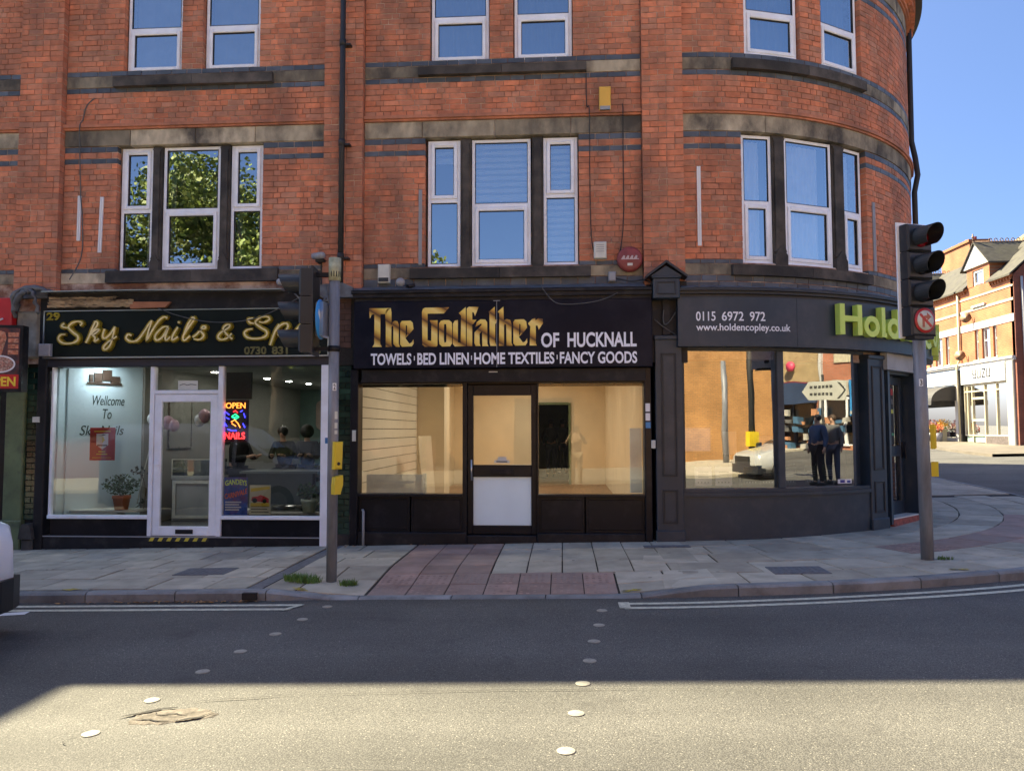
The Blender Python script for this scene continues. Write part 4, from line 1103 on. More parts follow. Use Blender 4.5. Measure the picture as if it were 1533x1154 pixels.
# ------------------------------------------------------------------ tiled pier between the shops
m_pierb = mat('sooty brown brick', (.11, .06, .045), .85, var=.3, vs=8, tone=.3)
pr = thing('tiled_pier', 'narrow pier of dark green glazed tiles between nail shop and textile shop', 'pier', S(-3.0, 0, 0))
mb = MB(); mb.box(S, -3.19, -2.905, -.1, .035, -.1, 2.69); mb.box(S, -3.345, -2.75, -.1, .103, 2.5, 3.45); mb.build('core', m_joint, pr)
z = .18; k = 0
while z < 2.7:
    for (a, b_) in (((-3.185, -3.0), (-2.992, -2.91)) if k % 2 else ((-3.185, -3.10), (-3.092, -2.91))):
        mb = MB(); mb.box(S, a, b_, .0, .05+random.uniform(-.002, .002), z, z+.074, tone=(random.random(), .5, 0, 1), bev=.004); mb.build('glazed_tile', m_greentile, pr)
    z += .08; k += 1
while z < 3.4:
    for (a, b_) in (((-3.185, -3.0), (-2.992, -2.91)) if k % 2 else ((-3.185, -3.10), (-3.092, -2.91))):
        mb = MB(); mb.box(S, a, b_, .0, .112, z, z+.07, tone=(.1, 1, 0, 1)); mb.build('brick', m_pierb, pr)
    z += .078; k += 1
mb = MB(); mb.box(S, -3.19, -2.905, -.1, .06, -.1, .18, bev=.01); mb.build('base_stone', m_soot, pr)
mb = MB()
mb.prism(S, [(-3.2, 3.42), (-2.80, 3.42), (-2.86, 3.56), (-3.0, 3.62), (-3.25, 3.60), (-3.6, 3.56), (-3.7, 3.50)], -.02, .24)
for i in range(9):
    a = random.uniform(-3.6, -3.1); mb.tube([S(a, .24, random.uniform(3.42, 3.6)), S(a+random.uniform(-.1, .1), .30, random.uniform(3.3, 3.5)), S(a+random.uniform(-.1, .1), .26, random.uniform(3.25, 3.45))], .012, 5)
mb.build('crumpled_flashing', m_lead, pr)
# ------------------------------------------------------------------ nail shop (left)
ns = thing('nail_salon_shopfront', 'nail shop front with gold script sign and white framed door, left in the row', 'shopfront', S(-5.2, 0, -.08))
mb = MB(); mb.box(S, -7.26, -3.20, .0, .20, 2.63, 3.275, bev=.006); mb.build('sign_panel', m_fascia_l, ns)
mb = MB(); mb.box(S, -7.28, -3.19, .15, .215, 2.612, 2.632); mb.box(S, -7.28, -3.19, .15, .212, 3.275, 3.287); mb.box(S, -7.28, -7.262, .15, .212, 2.632, 3.275); mb.box(S, -3.205, -3.185, .15, .212, 2.632, 3.275); mb.build('sign_trim', m_chrome, ns)
mb = MB(); mb.box(S, -7.26, -3.20, -.1, .13, 2.50, 2.612, bev=.01); mb.build('head_rail', mat('dark blue grey rail', (.03, .03, .045), .45), ns)
mb = MB(); mb.box(S, -7.26, -3.20, -.1, .17, 3.287, 3.53); mb.build('fascia_backing', m_blackm, ns)
mb = MB(); 
pp = [(-7.24, 3.545), (-6.0, 3.55), (-4.4, 3.535), (-3.83, 3.535)]
for (a, za), (b_, zb) in zip(pp, pp[1:]): mb.add([S(a, .34, za-.015), S(b_, .34, zb-.015), S(b_, .34, zb), S(a, .34, za), S(a, .0, za+.05), S(b_, .0, zb+.05), S(a, 0, za-.02), S(b_, 0, zb-.02)], [(0, 1, 2, 3), (3, 2, 5, 4), (0, 6, 7, 1), (0, 3, 4, 6), (1, 7, 5, 2)])
mb.build('metal_capping', m_chrome, ns, 'thin pale bent metal edge above the sign')
mb = MB(); rr2 = random.Random(9)
for k in range(4):
    z0 = 3.325+k*.037; n = 26; vs = []
    for i in range(n+1):
        u = -7.20+(1.24-(k == 3)*.25)*i/n; o = .25+rr2.uniform(-.02, .02)-.01*k; e = rr2.uniform(-.008, .008)
        vs += [S(u, o, z0+e), S(u, o+.012, z0+.034+e), S(u, .1, z0+.036)]
    mb.add(vs, [(3*i, 3*i+3, 3*i+4, 3*i+1) for i in range(n)]+[(3*i+1, 3*i+4, 3*i+5, 3*i+2) for i in range(n)])
mb.build('torn_timber', m_wood, ns, 'splintered pale timber left bare above the sign')
mb = MB(); mb.prism(S, [(-6.0, 3.30), (-5.50, 3.31), (-5.42, 3.385), (-6.0, 3.395)], .2, .25); mb.build('timber_offcut', m_terra, ns)
# script lettering
def sxl(X): return -7.051+((60+X/6.3875)-88)*(2.049/212)
def szl(Y): return 3.205-((440+Y/6.3875)-470)*(.0094)
def sxr(X): return sxl(((280+X/6.968)-60)*6.3875)
def szr(Y): return szl(((440+Y/6.968)-440)*6.3875)+.0
SC = [('S', 0, [[(400, 285), (418, 262), (380, 245), (320, 262), (290, 300), (330, 345), (380, 385), (375, 430), (310, 455), (235, 448), (195, 410), (215, 372), (262, 368)], [(285, 305), (250, 300), (222, 285), (250, 262)]]),
 ('k', 0, [[(545, 245), (515, 320), (490, 390), (460, 450)], [(545, 245), (568, 262), (556, 300), (510, 350)], [(500, 375), (560, 325), (583, 330), (545, 365), (522, 375), (548, 400), (545, 438), (583, 412)]]),
 ('y', 0, [[(637, 320), (620, 385), (642, 410), (690, 370), (735, 300)], [(735, 300), (715, 400), (690, 480), (650, 515), (632, 492), (680, 440), (755, 392)]]),
 ('N', 0, [[(895, 385), (860, 375), (845, 410), (890, 440), (950, 430), (1000, 370), (1050, 290), (1085, 245)], [(1085, 245), (1060, 330), (1040, 430), (1090, 340), (1150, 250), (1200, 212), (1232, 225)]]),
 ('a', 0, [[(1245, 305), (1190, 310), (1130, 370), (1118, 410), (1140, 432), (1190, 400), (1240, 312), (1215, 400), (1225, 432), (1262, 400)]]),
 ('i', 0, [[(1332, 310), (1290, 380), (1282, 430), (1335, 402)], [(1330, 262), (1352, 268)]]),
 ('l', 0, [[(1470, 215), (1482, 240), (1430, 320), (1385, 395), (1395, 436), (1450, 392)], [(1470, 215), (1425, 290), (1388, 390)]]),
 ('s', 1, [[(75, 445), (130, 400), (180, 332), (205, 350), (150, 372), (188, 425), (150, 468), (85, 462)]]),
 ('ampersand', 1, [[(475, 410), (430, 455), (375, 472), (335, 450), (355, 405), (440, 350), (448, 320), (412, 325), (385, 365), (430, 425), (482, 468)]]),
 ('S', 1, [[(748, 292), (800, 300), (855, 270), (830, 240), (760, 250), (712, 300), (765, 350), (825, 390), (820, 440), (740, 465), (640, 455), (602, 410), (630, 375), (685, 365)], [(700, 310), (655, 300), (640, 265), (690, 255)]]),
 ('p', 1, [[(955, 320), (910, 400), (865, 535)], [(910, 400), (965, 335), (1020, 312), (1045, 342), (1010, 400), (940, 432)]]),
 ('a', 1, [[(1240, 315), (1180, 322), (1125, 385), (1115, 425), (1140, 444), (1190, 410), (1235, 322), (1210, 412), (1222, 444), (1262, 410)]])]
for (nm, side, strokes) in SC:
    mb = MB(); me_ = MB()
    fx, fz = (sxl, szl) if side == 0 else (sxr, szr)
    for i, st in enumerate(strokes):
        q = smooth([(fx(x), fz(y), 0) for x, y in st], 5); n = len(q); W_ = .030
        # thickness varies like a pen
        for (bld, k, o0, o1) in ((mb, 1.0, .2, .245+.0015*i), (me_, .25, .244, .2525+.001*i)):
            vs = []
            for j, p in enumerate(q):
                d = (q[min(j+1, n-1)]-q[max(j-1, 0)]).normalized(); nn = Vector((-d.y, d.x, 0))
                wd = W_*(1.25 if d.y < -.3 or d.y > .3 else .8)*(.75+.25*math.sin(math.pi*(j+.5)/n))*k+.004
                for s_, o in ((-1, o0), (-1, o1), (1, o1), (1, o0)):
                    pt = p+nn*wd*s_*(.8 if o == o1 else 1); vs.append(S(pt.x, o, pt.y))
            fs = [(4*j+k2, 4*j+4+k2, 4*j+4+(k2+1) % 4, 4*j+(k2+1) % 4) for j in range(n-1) for k2 in range(4)]+[(0, 1, 2, 3), (4*n-1, 4*n-2, 4*n-3, 4*n-4)]
            bld.add(vs, fs)
    lt = mb.build('sign_letter', m_gold3d, ns); me_.build('letter_highlight', m_goldglint, lt)
mb = MB(); text(mb, S, '29', -7.235, -7.04, 3.15, 3.262, .201, .012, bold=.03); mb.build('house_number', m_gold3d, ns)
m_dullgold = mat('dull gold digits', (.16, .15, .06), .4, metal=.4, var=.3, vs=30)
mb = MB(); text(mb, S, '0730', -4.375, -4.06, 2.645, 2.755, .201, .01, bold=.03); mb.build('phone_digits', m_dullgold, ns); mb = MB(); text(mb, S, '831', -3.985, -3.76, 2.645, 2.755, .201, .01, bold=.03); mb.build('phone_digits', m_dullgold, ns); mb = MB(); text(mb, S, '5', -3.36, -3.30, 2.645, 2.755, .201, .01, bold=.03); mb.build('phone_digits', m_dullgold, ns)
# frame, glass and door
mb = MB()
mb.box(S, -7.215, -7.19, .0, .08, .40, 2.50); mb.box(S, -5.765, -5.705, .0, .10, .135, 2.50, bev=.008); mb.box(S, -4.785, -4.715, .0, .10, .135, 2.50, bev=.008)
mb.box(S, -7.215, -5.765, .0, .11, .375, .425, bev=.008); mb.box(S, -4.715, -3.30, .0, .11, .375, .425, bev=.008)
mb.box(S, -5.705, -4.785, .0, .095, 2.11, 2.165, bev=.008); mb.box(S, -3.31, -3.19, -.05, .14, -.05, 2.50, bev=.008)
mb.build('window_frame', m_upvc, ns)
pane(S, -7.19, -5.765, .425, 2.50, .045, m_nailglass, ns, 'window_pane'); pane(S, -4.715, -3.31, .425, 2.50, .045, m_nailglass, ns, 'window_pane'); pane(S, -5.705, -4.785, 2.165, 2.5, .045, m_nailglass, ns, 'window_pane')
mb = MB(); x0, x1, z0, z1 = -5.70, -4.79, .145, 2.105; s_ = .105
mb.box(S, x0, x0+s_, .03, .085, z0, z1, bev=.008); mb.box(S, x1-s_, x1, .03, .085, z0, z1, bev=.008); mb.box(S, x0+s_, x1-s_, .03, .085, z1-s_, z1, bev=.008); mb.box(S, x0+s_, x1-s_, .03, .085, z0, z0+.13, bev=.008)
nd = mb.build('door', m_upvc, ns); pane(S, x0+s_, x1-s_, z0+.13, z1-s_, .06, m_nailglass, nd, 'door_pane')
mb = MB(); mb.box(S, -5.36, -5.11, .085, .095, .175, .235, bev=.004); mb.build('letter_box', m_blackm, nd)
mb = MB(); mb.box(S, -5.665, -5.615, .085, .10, .98, 1.20, bev=.005); mb.tube([S(-5.64, .10, 1.14), S(-5.64, .14, 1.14), S(-5.55, .145, 1.14)], .011, 8); mb.build('handle', m_upvc, nd)
for (a, b_) in ((-7.19, -5.765), (-4.715, -3.31)):
    mb = MB(); mb.box(S, a, b_, -.05, .06, .145, .375); mb.build('stall_riser', m_black, ns)
mb = MB(); mb.box(S, -7.26, -3.30, -.1, .115, -.2, .145, bev=.01); mb.build('plinth', m_blackm, ns)
mb = MB(); mb.box(S, -7.26, -3.31, .10, .118, .128, .142); mb.build('plinth_edge', m_grey, ns)
mb = MB(); mb.box(S, -5.74, -4.87, .11, .118, .075, .128); mb.build('hazard_tape', m_cable, ns)
mb = MB(); u = -5.72
while u < -4.9:
    mb.prism(S, [(u, .078), (u+.055, .078), (u+.085, .126), (u+.03, .126)], .118, .1195); u += .125
mb.build('hazard_stripe', mat('yellow tape stripe', (.62, .50, .05), .5), ns, 'yellow stripes of the hazard tape under the door')
mb = MB(); mb.box(S, -7.40, -7.262, -.1, .13, -.2, 2.62, bev=.012); mb.build('side_post', m_blackm, ns)
mb = MB(); mb.box(S, -7.398, -7.18, -.1, .11, 2.5, 3.48); mb.box(S, -7.86, -7.742, -.1, .11, 2.5, 3.48); mb.build('dark_backing', m_blackm, ns)
mb = MB(); mb.box(S, -7.44, -7.34, .13, .15, 1.72, 1.80, bev=.004); mb.build('bell_push', m_offw, ns)
mb = MB(); mb.box(S, -3.245, -3.20, .14, .144, 1.42, 1.50); mb.build('sticker', mat('blue sticker two', (.03, .16, .4), .4), ns)
# window text and pictures of the left pane stand inside: pale blue partition with writing
m_pblue = mat('pale blue partition', (.55, .70, .76), .7, var=.04, vs=1)
ins = struct('nail_salon_room')
A = Vector((-7.17, 10.72, 0)); B = Vector((-6.63, 11.75, 0)); dd = (B-A).normalized(); nn = Vector((dd.y, -dd.x, 0))
FP = lambda x, o, z: A+dd*x+nn*o+Vector((0, 0, z))
mb = MB(); mb.box(FP, 0, 1.16, -.03, 0, .15, 2.62); mb.build('partition_wall', m_pblue, ins, 'pale blue painted partition with handwritten style welcome text')
m_ink = mat('dark green lettering', (.02, .05, .05), .6)
# positions along the partition chosen where each line reads through the glass
mb = MB()
text(mb, FP, 'Wellcome', .36, .86, 1.985, 2.13, .001, shear=.25); mb.build('wall_lettering', m_ink, ins); mb = MB(); text(mb, FP, 'To', .52, .66, 1.78, 1.93, .001, shear=.2); mb.build('wall_lettering', m_ink, ins); mb = MB(); text(mb, FP, 'Sky Nails', .18, .86, 1.49, 1.68, .001, shear=.25)
mb.build('wall_lettering', m_ink, ins)
mb = MB()
for (x, z, a, b_) in ((.30, 2.33, .05, .11), (.37, 2.33, .12, .14), (.50, 2.36, .14, .16), (.63, 2.33, .14, .10)): mb.box(FP, x, x+a, .0, .02, z, z+b_)
mb.box(FP, .27, .80, .0, .02, 2.30, 2.325)
mb.build('wall_ornament', mat('bronze ornament', (.05, .03, .02), .5), ins)
m_wallg = mat('grey green salon wall', (.22, .22, .20), .85, var=.04)
mb = MB(); mb.box(ident, -6.66, -6.60, 11.76, 19.0, .1, 2.62); mb.build('side_wall', m_wallg, ins)
mb = MB(); mb.box(ident, -3.28, -3.2, 10.6, 19.0, .1, 2.62); mb.build('side_wall', mat('teal salon wall', (.14, .24, .22), .85), ins)
mb = MB(); mb.box(ident, -7.3, -3.2, 19.0, 19.1, .1, 2.62); mb.build('back_wall', mat('dark teal wall', (.10, .17, .16), .85), ins)
mb = MB(); mb.box(ident, -7.3, -3.2, 10.6, 19.0, 2.62, 2.66); mb.build('ceiling', mat('salon ceiling', (.35, .36, .33), .9), ins)
mb = MB(); mb.box(ident, -7.3, -3.2, 10.5, 19.0, .06, .12); mb.build('floor', mat('dark tiled floor', (.07, .07, .07), .25), ins)
mb = MB(); mb.box(ident, -7.32, -7.2, 10.56, 11.76, .1, 2.62); mb.build('side_wall', m_pblue, ins)
# rounded pink sign on the far wall
mb = MB(); pts = []
for (cx_, cz, a0) in ((1.0, .45, 0), (-1.0, .45, 90), (-1.0, -.45, 180), (1.0, -.45, 270)):
    pts += [(cx_+.25*math.cos(R(a0+30*i)), cz+.25*math.sin(R(a0+30*i))) for i in range(4)]
FB = lambda x, o, z: Vector((-5.2+x*.78, 18.98-o, 1.98+z*.55))
mb.prism(FB, pts, 0, .03); o = single('wall_sign', mb, mat('dusty pink sign board', (.30, .24, .22), .7), 'rounded dusty pink board on the far wall of the nail shop', 'sign')
mb = MB(); rq = random.Random(2)
for k in range(10):
    if k != 4: mb.tube(smooth([FB(-.8+k*.16, .035, -.2), FB(-.74+k*.16, .035, rq.uniform(0, .3)), FB(-.70+k*.16, .035, -.2), FB(-.66+k*.16, .035, rq.uniform(-.2, .1))], 3), .012, 5); mb.build('sign_lettering', m_ink, o)
m_spot = mat('downlight glow', (1, 1, 1), .4, emis=(1.0, .93, .8), estr=42)
m_spotfill = mat('added fill downlight glow', (1, 1, 1), .4, emis=(.9, .96, 1.0), estr=70)
sp_lab = ['nearest', 'second', 'third', 'fourth', 'fifth', 'sixth', 'farthest']
sp_lab += ['added unseen corner window side', 'middle window side']
for i in range(9):
    y = 12.9+i*.85; x = -6.25+i*.13+.25
    if i == 7: x, y = -6.75, 11.0  # added lamp out of view, brightens the pale blue partition
    if i == 8: x, y = -5.3, 11.5
    t = thing('downlight', '%s round downlight of the curved ceiling row in the nail shop' % sp_lab[i], 'ceiling light', (x, y, 2.6), 'round downlights in the nail shop ceiling')
    mb = MB(); mb.lathe(lambda a, b_, z: Vector((x+a, y+b_, z)), [(.075, 2.617), (.07, 2.605), (.05, 2.605)], 14); mb.build('trim', m_white, t)
    mb = MB(); mb.lathe(lambda a, b_, z: Vector((x+a, y+b_, z)), [(.055, 2.602), (.04, 2.598)], 12); mb.build('lamp', m_spotfill if i == 7 else m_spot, t)
# pictures
def picture(F, x0, x1, z0, z1, label, m1, m2):
    t = thing('framed_picture', label, 'picture', F((x0+x1)/2, 0, z0))
    mb = MB(); rails(mb, F, x0, x1, z0, z1, .02, 0, .025, bev=0); mb.build('frame', m1, t)
    mb = MB(); mb.box(F, x0+.02, x1-.02, 0, .012, z0+.02, z1-.02); mb.build('print', m2, t)
FW = lambda x, o, z: Vector((-6.60+o, x, z))
m_pic1 = mat('dark print', (.03, .03, .035), .4, var=.5, vs=8); m_pic2 = mat('grey print', (.16, .15, .14), .5, var=.6, vs=14)
picture(FW, 12.0, 12.28, 1.85, 2.1, 'small square framed picture on the salon wall', m_offw, m_pic2)
picture(FW, 12.5, 13.3, 1.3, 2.15, 'large grey framed print on the salon wall behind the balloons', m_pic2, m_wallg)
picture(FW, 14.6, 15.4, 1.35, 2.15, 'black framed picture seen through the white door', m_blackm, m_pic1)
# counter seen through the door
t = thing('reception_counter', 'white reception counter with glass top case inside the nail shop door', 'counter', (-6.1, 12.6, .12))
mb = MB(); mb.box(ident, -6.45, -5.75, 12.4, 12.9, .12, .80); mb.box(ident, -6.47, -5.73, 12.38, 12.92, .80, .84); mb.build('body', mat('grey white counter', (.36, .38, .37), .5), t)
mb = MB(); rails(mb, lambda x, o, z: Vector((x, 12.38-o, z)), -6.43, -5.77, .16, .78, .05, 0, .015, bev=0); mb.build('panel_trim', m_offw, t)
mb = MB(); mb.box(ident, -6.45, -5.75, 12.4, 12.9, .84, 1.12); mb.build('glass_case', glass('case glass', .12, (.6, .65, .65), 0), t)
mb = MB(); rails(mb, lambda x, o, z: Vector((x, 12.39-o, z)), -6.46, -5.74, .84, 1.13, .012, 0, .012, bev=0); mb.build('case_trim', m_offw, t)
# white display plinth and chair-like bench
mb = MB(); mb.box(ident, -7.1, -6.4, 10.75, 10.95, .15, .45); mb.box(ident, -7.12, -6.1, 10.74, 11.1, .43, .455); single('window_shelf', mb, m_offw, 'low white shelf inside the left nail shop window', 'shelf')
mb = MB(); mb.box(ident, -4.7, -3.35, 10.65, 11.0, .38, .43); single('window_shelf', mb, m_pic2, 'low dark shelf inside the right nail shop window', 'shelf')
# long table
t = thing('manicure_table', 'long grey manicure table behind the posters in the nail shop', 'table', (-5.0, 13.6, .12))
mb = MB(); mb.box(ident, -5.7, -4.3, 13.3, 14.1, .84, .88); mb.build('table_top', mat('dull table top', (.16, .19, .2), .3), t)
for x in (-5.65, -4.4):
    for y in (13.35, 14.0): mb = MB(); mb.box(ident, x, x+.05, y, y+.05, .12, .84); mb.build('leg', m_blackm, t)
mb = MB(); mb.box(ident, -5.65, -4.35, 13.36, 13.38, .3, .84); mb.build('front_panel', mat('dull table panel', (.08, .10, .11), .4), t)
# foliage helper, potted plants
m_leafg = mat('plant leaf', (.035, .085, .03), .5, var=.2, tone=.5)
m_stem = mat('plant stem', (.10, .07, .04), .8)
def leafball(mb, c, rx, ry, rz, n, s, rnd, up=.3):
    for i in range(n):
        while True:
            p = Vector((rnd.uniform(-1, 1), rnd.uniform(-1, 1), rnd.uniform(-1, 1)))
            if .25 < p.length < 1: break
        q = Vector((c[0]+p.x*rx, c[1]+p.y*ry, c[2]+p.z*rz))
        a = Vector((rnd.gauss(0, 1), rnd.gauss(0, 1), rnd.gauss(0, .6)+up)).normalized(); b_ = a.cross(Vector((rnd.gauss(0, 1), rnd.gauss(0, 1), rnd.gauss(0, 1)))).normalized()
        l = s*rnd.uniform(.6, 1.3)
        mb.add([q, q+a*l*.5+b_*l*.28, q+a*l, q+a*l*.5-b_*l*.28], [(0, 1, 2, 3)], (rnd.random(),)*3+(1,))
def plant(x, y, z, rpot, hpot, mpot, r_, label, n=260, seed=1):
    t = thing('potted_plant', label, 'plant', (x, y, z)); rnd = random.Random(seed)
    mb = MB(); mb.lathe(lambda a, b_, c: Vector((x+a, y+b_, z+c)), [(rpot*.75, 0), (rpot*.98, hpot*.8), (rpot*1.06, hpot*.8), (rpot*1.06, hpot), (rpot*.9, hpot), (rpot*.85, hpot*.9)], 18); mb.build('pot', mpot, t)
    mb = MB()
    for i in range(7):
        a = rnd.uniform(0, 6.28); mb.tube([(x, y, z+hpot*.8), (x+.3*r_*math.cos(a), y+.3*r_*math.sin(a), z+hpot+r_*.5), (x+.7*r_*math.cos(a), y+.6*r_*math.sin(a), z+hpot+r_*rnd.uniform(.5, 1.0))], .004, 5)
    mb.build('stem', m_stem, t)
    mb = MB(); leafball(mb, (x, y, z+hpot+r_*.62), r_, r_, r_*.62, n, .05, rnd); mb.build('foliage', m_leafg, t)
plant(-6.40, 10.85, .46, .12, .20, mat('terracotta pot', (.42, .13, .05), .7, var=.15), .25, 'bushy green plant in a terracotta pot behind the left nail shop window', 420, 2)
plant(-3.62, 10.85, .43, .11, .19, mat('pale mint pot', (.42, .52, .44), .5, var=.06), .17, 'small green plant in a pale mint pot behind the right nail shop window', 260, 3)
t = thing('orchid', 'dark orchid on thin stems beside the terracotta pot', 'plant', (-6.12, 11.0, .46)); rnd = random.Random(4)
mb = MB(); mb.tube(smooth([(-6.15, 11.0, .46), (-6.13, 11.0, .75), (-6.2, 11.0, .95), (-6.32, 11.0, 1.0)], 4), .006, 5); mb.tube(smooth([(-6.15, 11.0, .46), (-6.1, 11.0, .8), (-6.05, 11.0, 1.0), (-5.98, 11.0, 1.02)], 4), .006, 5); mb.build('stem', m_stem, t)
mb = MB(); leafball(mb, (-6.25, 11, 1.0), .12, .04, .06, 26, .06, rnd); leafball(mb, (-6.03, 11, 1.02), .09, .04, .06, 20, .06, rnd); leafball(mb, (-6.13, 11, .55), .1, .1, .06, 20, .09, rnd); mb.build('foliage', mat('dark leaf', (.02, .03, .02), .5, tone=.4), t)
# balloons
t = thing('balloon_bunch', 'bunch of white and faint pink balloons on a thin stick beside the door', 'balloons', (-6.15, 11.4, .5))
mbal = mat('white balloon', (.62, .64, .65), .25, var=.03); mpk = mat('pink balloon', (.42, .26, .31), .3)
for (x, z, m_, r_) in ((-6.25, 1.78, mbal, .10), (-6.16, 1.72, mbal, .09), (-6.23, 1.66, mbal, .09), (-6.02, 1.72, mpk, .10), (-5.93, 1.68, mpk, .09), (-5.45, 1.82, mpk, .10), (-5.52, 1.76, mbal, .09)):
    mb = MB(); mb.sphere((x, 11.4, z), r_*.9, r_*.9, r_*1.1, 14, 9); mb.build('balloon', m_, t)
mb = MB(); mb.tube([(-6.42, 11.3, .5), (-6.35, 11.35, 1.0), (-6.22, 11.4, 1.65)], .008, 6); mb.build('stick', m_offw, t)
# posters and signs on the glass
def poster(u0, u1, z0, z1, m_, label, o=.035, cat='poster'):
    t = thing('window_poster', label, cat, S((u0+u1)/2, o, z0)); mb = MB(); mb.box(S, u0, u1, o-.002, o, z0, z1); mb.build('sheet', m_, t); return t
t = poster(-6.66, -6.29, 1.185, 1.645, mat('red poster', (.42, .03, .03), .4, var=.05), 'red poster with white crest and yellow flower taped to the left nail shop window')
mb = MB(); mb.prism(S, [(-6.565, 1.40), (-6.475, 1.34), (-6.39, 1.40), (-6.39, 1.56), (-6.565, 1.56)], .0355, .0365); mb.build('crest', m_white, t)
mb = MB(); mb.box(S, -6.55, -6.405, .037, .0375, 1.385, 1.405); mb.prism(S, [(-6.54, 1.53), (-6.50, 1.53), (-6.46, 1.55), (-6.42, 1.545), (-6.46, 1.535)], .037, .0375); mb.build('crest_ribbon', m_cable, t)
mb = MB()
for a in range(5): mb.prism(S, [(-6.478, 1.43), (-6.478+.05*math.cos(R(30+30*a)), 1.43+.085*math.sin(R(30+30*a))), (-6.478+.03*math.cos(R(45+30*a)), 1.43+.09*math.sin(R(45+30*a)))], .037, .0374+.0003*a)
m_ylw = mat('yellow print', (.7, .55, .05), .5); mb.box(S, -6.60, -6.36, .0355, .0365, 1.585, 1.6); mb.box(S, -6.53, -6.43, .0355, .0365, 1.30, 1.315); mb.box(S, -6.56, -6.40, .0355, .0365, 1.265, 1.28); mb.box(S, -6.62, -6.34, .0355, .0365, 1.22, 1.226); mb.build('print', m_ylw, t)
t = poster(-5.385, -5.10, 2.175, 2.30, m_offw, 'white notice above the nail shop door', .05, 'notice')
mb = MB(); mb.tube(smooth([S(-5.36, .053, 2.235), S(-5.3, .053, 2.255), S(-5.25, .053, 2.235), S(-5.2, .053, 2.25), S(-5.12, .053, 2.24)], 3), .004, 5); mb.build('print', m_ink, t)
t = poster(-4.70, -4.362, .43, .953, mat('blue carnival poster', (.04, .11, .45), .4, var=.4, vs=16, dirt=(.30, .03, .05), dirt_amt=.7, dirt_scale=7, dirt_lo=.55), 'blue and red carnival poster in the right nail shop window')
def arch(mb, body, u0, u1, z0, z1, bend, slant, o):
    F = lambda x, oo, z: S(x, oo, z+slant*(x-(u0+u1)/2)+bend*(1-((x-(u0+u1)/2)/((u1-u0)/2))**2)); text(mb, F, body, u0, u1, z0, z1, o, th=.001, bold=.03)
mb = MB(); arch(mb, 'GANDEYS', -4.685, -4.375, .83, .905, .02, 0, .036); mb.build('print', mat('lime yellow print', (.8, .95, .15), .5), t)
mb = MB(); arch(mb, 'CARNIVALE', -4.69, -4.37, .69, .765, -.01, .25, .0362); mb.build('print', mat('orange red print', (.95, .2, .05), .5), t)
mb = MB()
for k in range(4): mb.box(S, -4.68, -4.45-.03*(k % 2), .0355, .0366, .60-k*.035, .618-k*.035)
mb.build('print', m_white, t)
t = poster(-4.335, -4.035, .44, .845, mat('pale monster truck poster', (.55, .55, .42), .4, var=.1), 'pale yellow poster with a red truck beside the carnival poster')
mb = MB(); mb.prism(S, [(-4.31, .63), (-4.06, .60), (-4.06, .66), (-4.12, .69), (-4.18, .71), (-4.22, .69), (-4.30, .68)], .0355, .0365); mb.build('print', mat('red print', (.5, .02, .03), .5), t)
mb = MB(); mb.lathe(lambda a, b_, z: S(-4.26+a, .0355+z, .635+b_), [(.035, 0), (.035, .002)], 14); mb.lathe(lambda a, b_, z: S(-4.12+a, .0355+z, .625+b_), [(.03, 0), (.03, .002)], 14); mb.build('print', m_cable, t)
mb = MB(); mb.box(S, -4.32, -4.05, .0355, .0365, .545, .60); mb.prism(S, [(-4.32, .75), (-4.05, .79), (-4.05, .83), (-4.32, .80)], .0355, .0365); mb.build('print', m_ylw, t)
mb = MB(); mb.box(S, -4.31, -4.06, .0367, .0372, .545, .555); mb.box(S, -4.31, -4.08, .0367, .0372, .51, .52); mb.box(S, -4.31, -4.06, .0367, .0372, .47, .48); mb.build('print', m_cable, t)
# LED sign
t = thing('neon_sign', 'lit sign reading open nails in orange, green, blue and red tubes', 'sign', S(-4.57, 0, 1.45))
mb = MB(); mb.box(S, -4.75, -4.39, -.03, .0, 1.44, 2.03); mb.build('panel', m_cable, t)
def neon(nm, col, st): return mat(nm, (.02, .02, .02), .5, emis=col, estr=st)
n_or, n_rd, n_bl, n_gr = neon('orange tube', (1, .22, .03), 1.3), neon('red tube', (1, .02, .02), 1.6), neon('blue tube', (.03, .03, 1), 1.6), neon('green tube', (.02, .9, .25), 1.0)
mb = MB(); text(mb, S, 'OPEN', -4.71, -4.43, 1.91, 1.99, .001, th=.006); mb.build('tube_lettering', n_or, t)
mb = MB(); text(mb, S, 'NAILS', -4.72, -4.43, 1.48, 1.575, .001, th=.006, bold=.01); mb.build('tube_lettering', n_rd, t)
for m_, strokes in ((n_bl, [[(-4.71, 1.86), (-4.66, 1.82)], [(-4.73, 1.72), (-4.69, 1.66)], [(-4.45, 1.84), (-4.43, 1.78)], [(-4.46, 1.70), (-4.43, 1.64)], [(-4.68, 1.62), (-4.62, 1.60), (-4.55, 1.60)], [(-4.50, 1.86), (-4.47, 1.88)], [(-4.70, 1.78), (-4.66, 1.76)]]),
                    (n_gr, [[(-4.62, 1.80), (-4.57, 1.83), (-4.52, 1.79), (-4.56, 1.76), (-4.62, 1.79)], [(-4.60, 1.78), (-4.54, 1.80)]]), (n_or, [[(-4.63, 1.72), (-4.58, 1.75), (-4.53, 1.70), (-4.50, 1.64)], [(-4.62, 1.70), (-4.56, 1.66)]]), (n_rd, [[(-4.60, 1.86), (-4.57, 1.88), (-4.54, 1.85)]])):
    mb = MB()
    for s_ in strokes: mb.tube([S(x, .006, z) for x, z in s_], .007, 6)
    mb.build('tube', m_, t)
mb = MB(); mb.box(S, -4.72, -4.36, -.06, -.02, 2.04, 2.42); single('dark_banner', mb, m_cable, 'black banner hanging above the lit sign', 'banner')
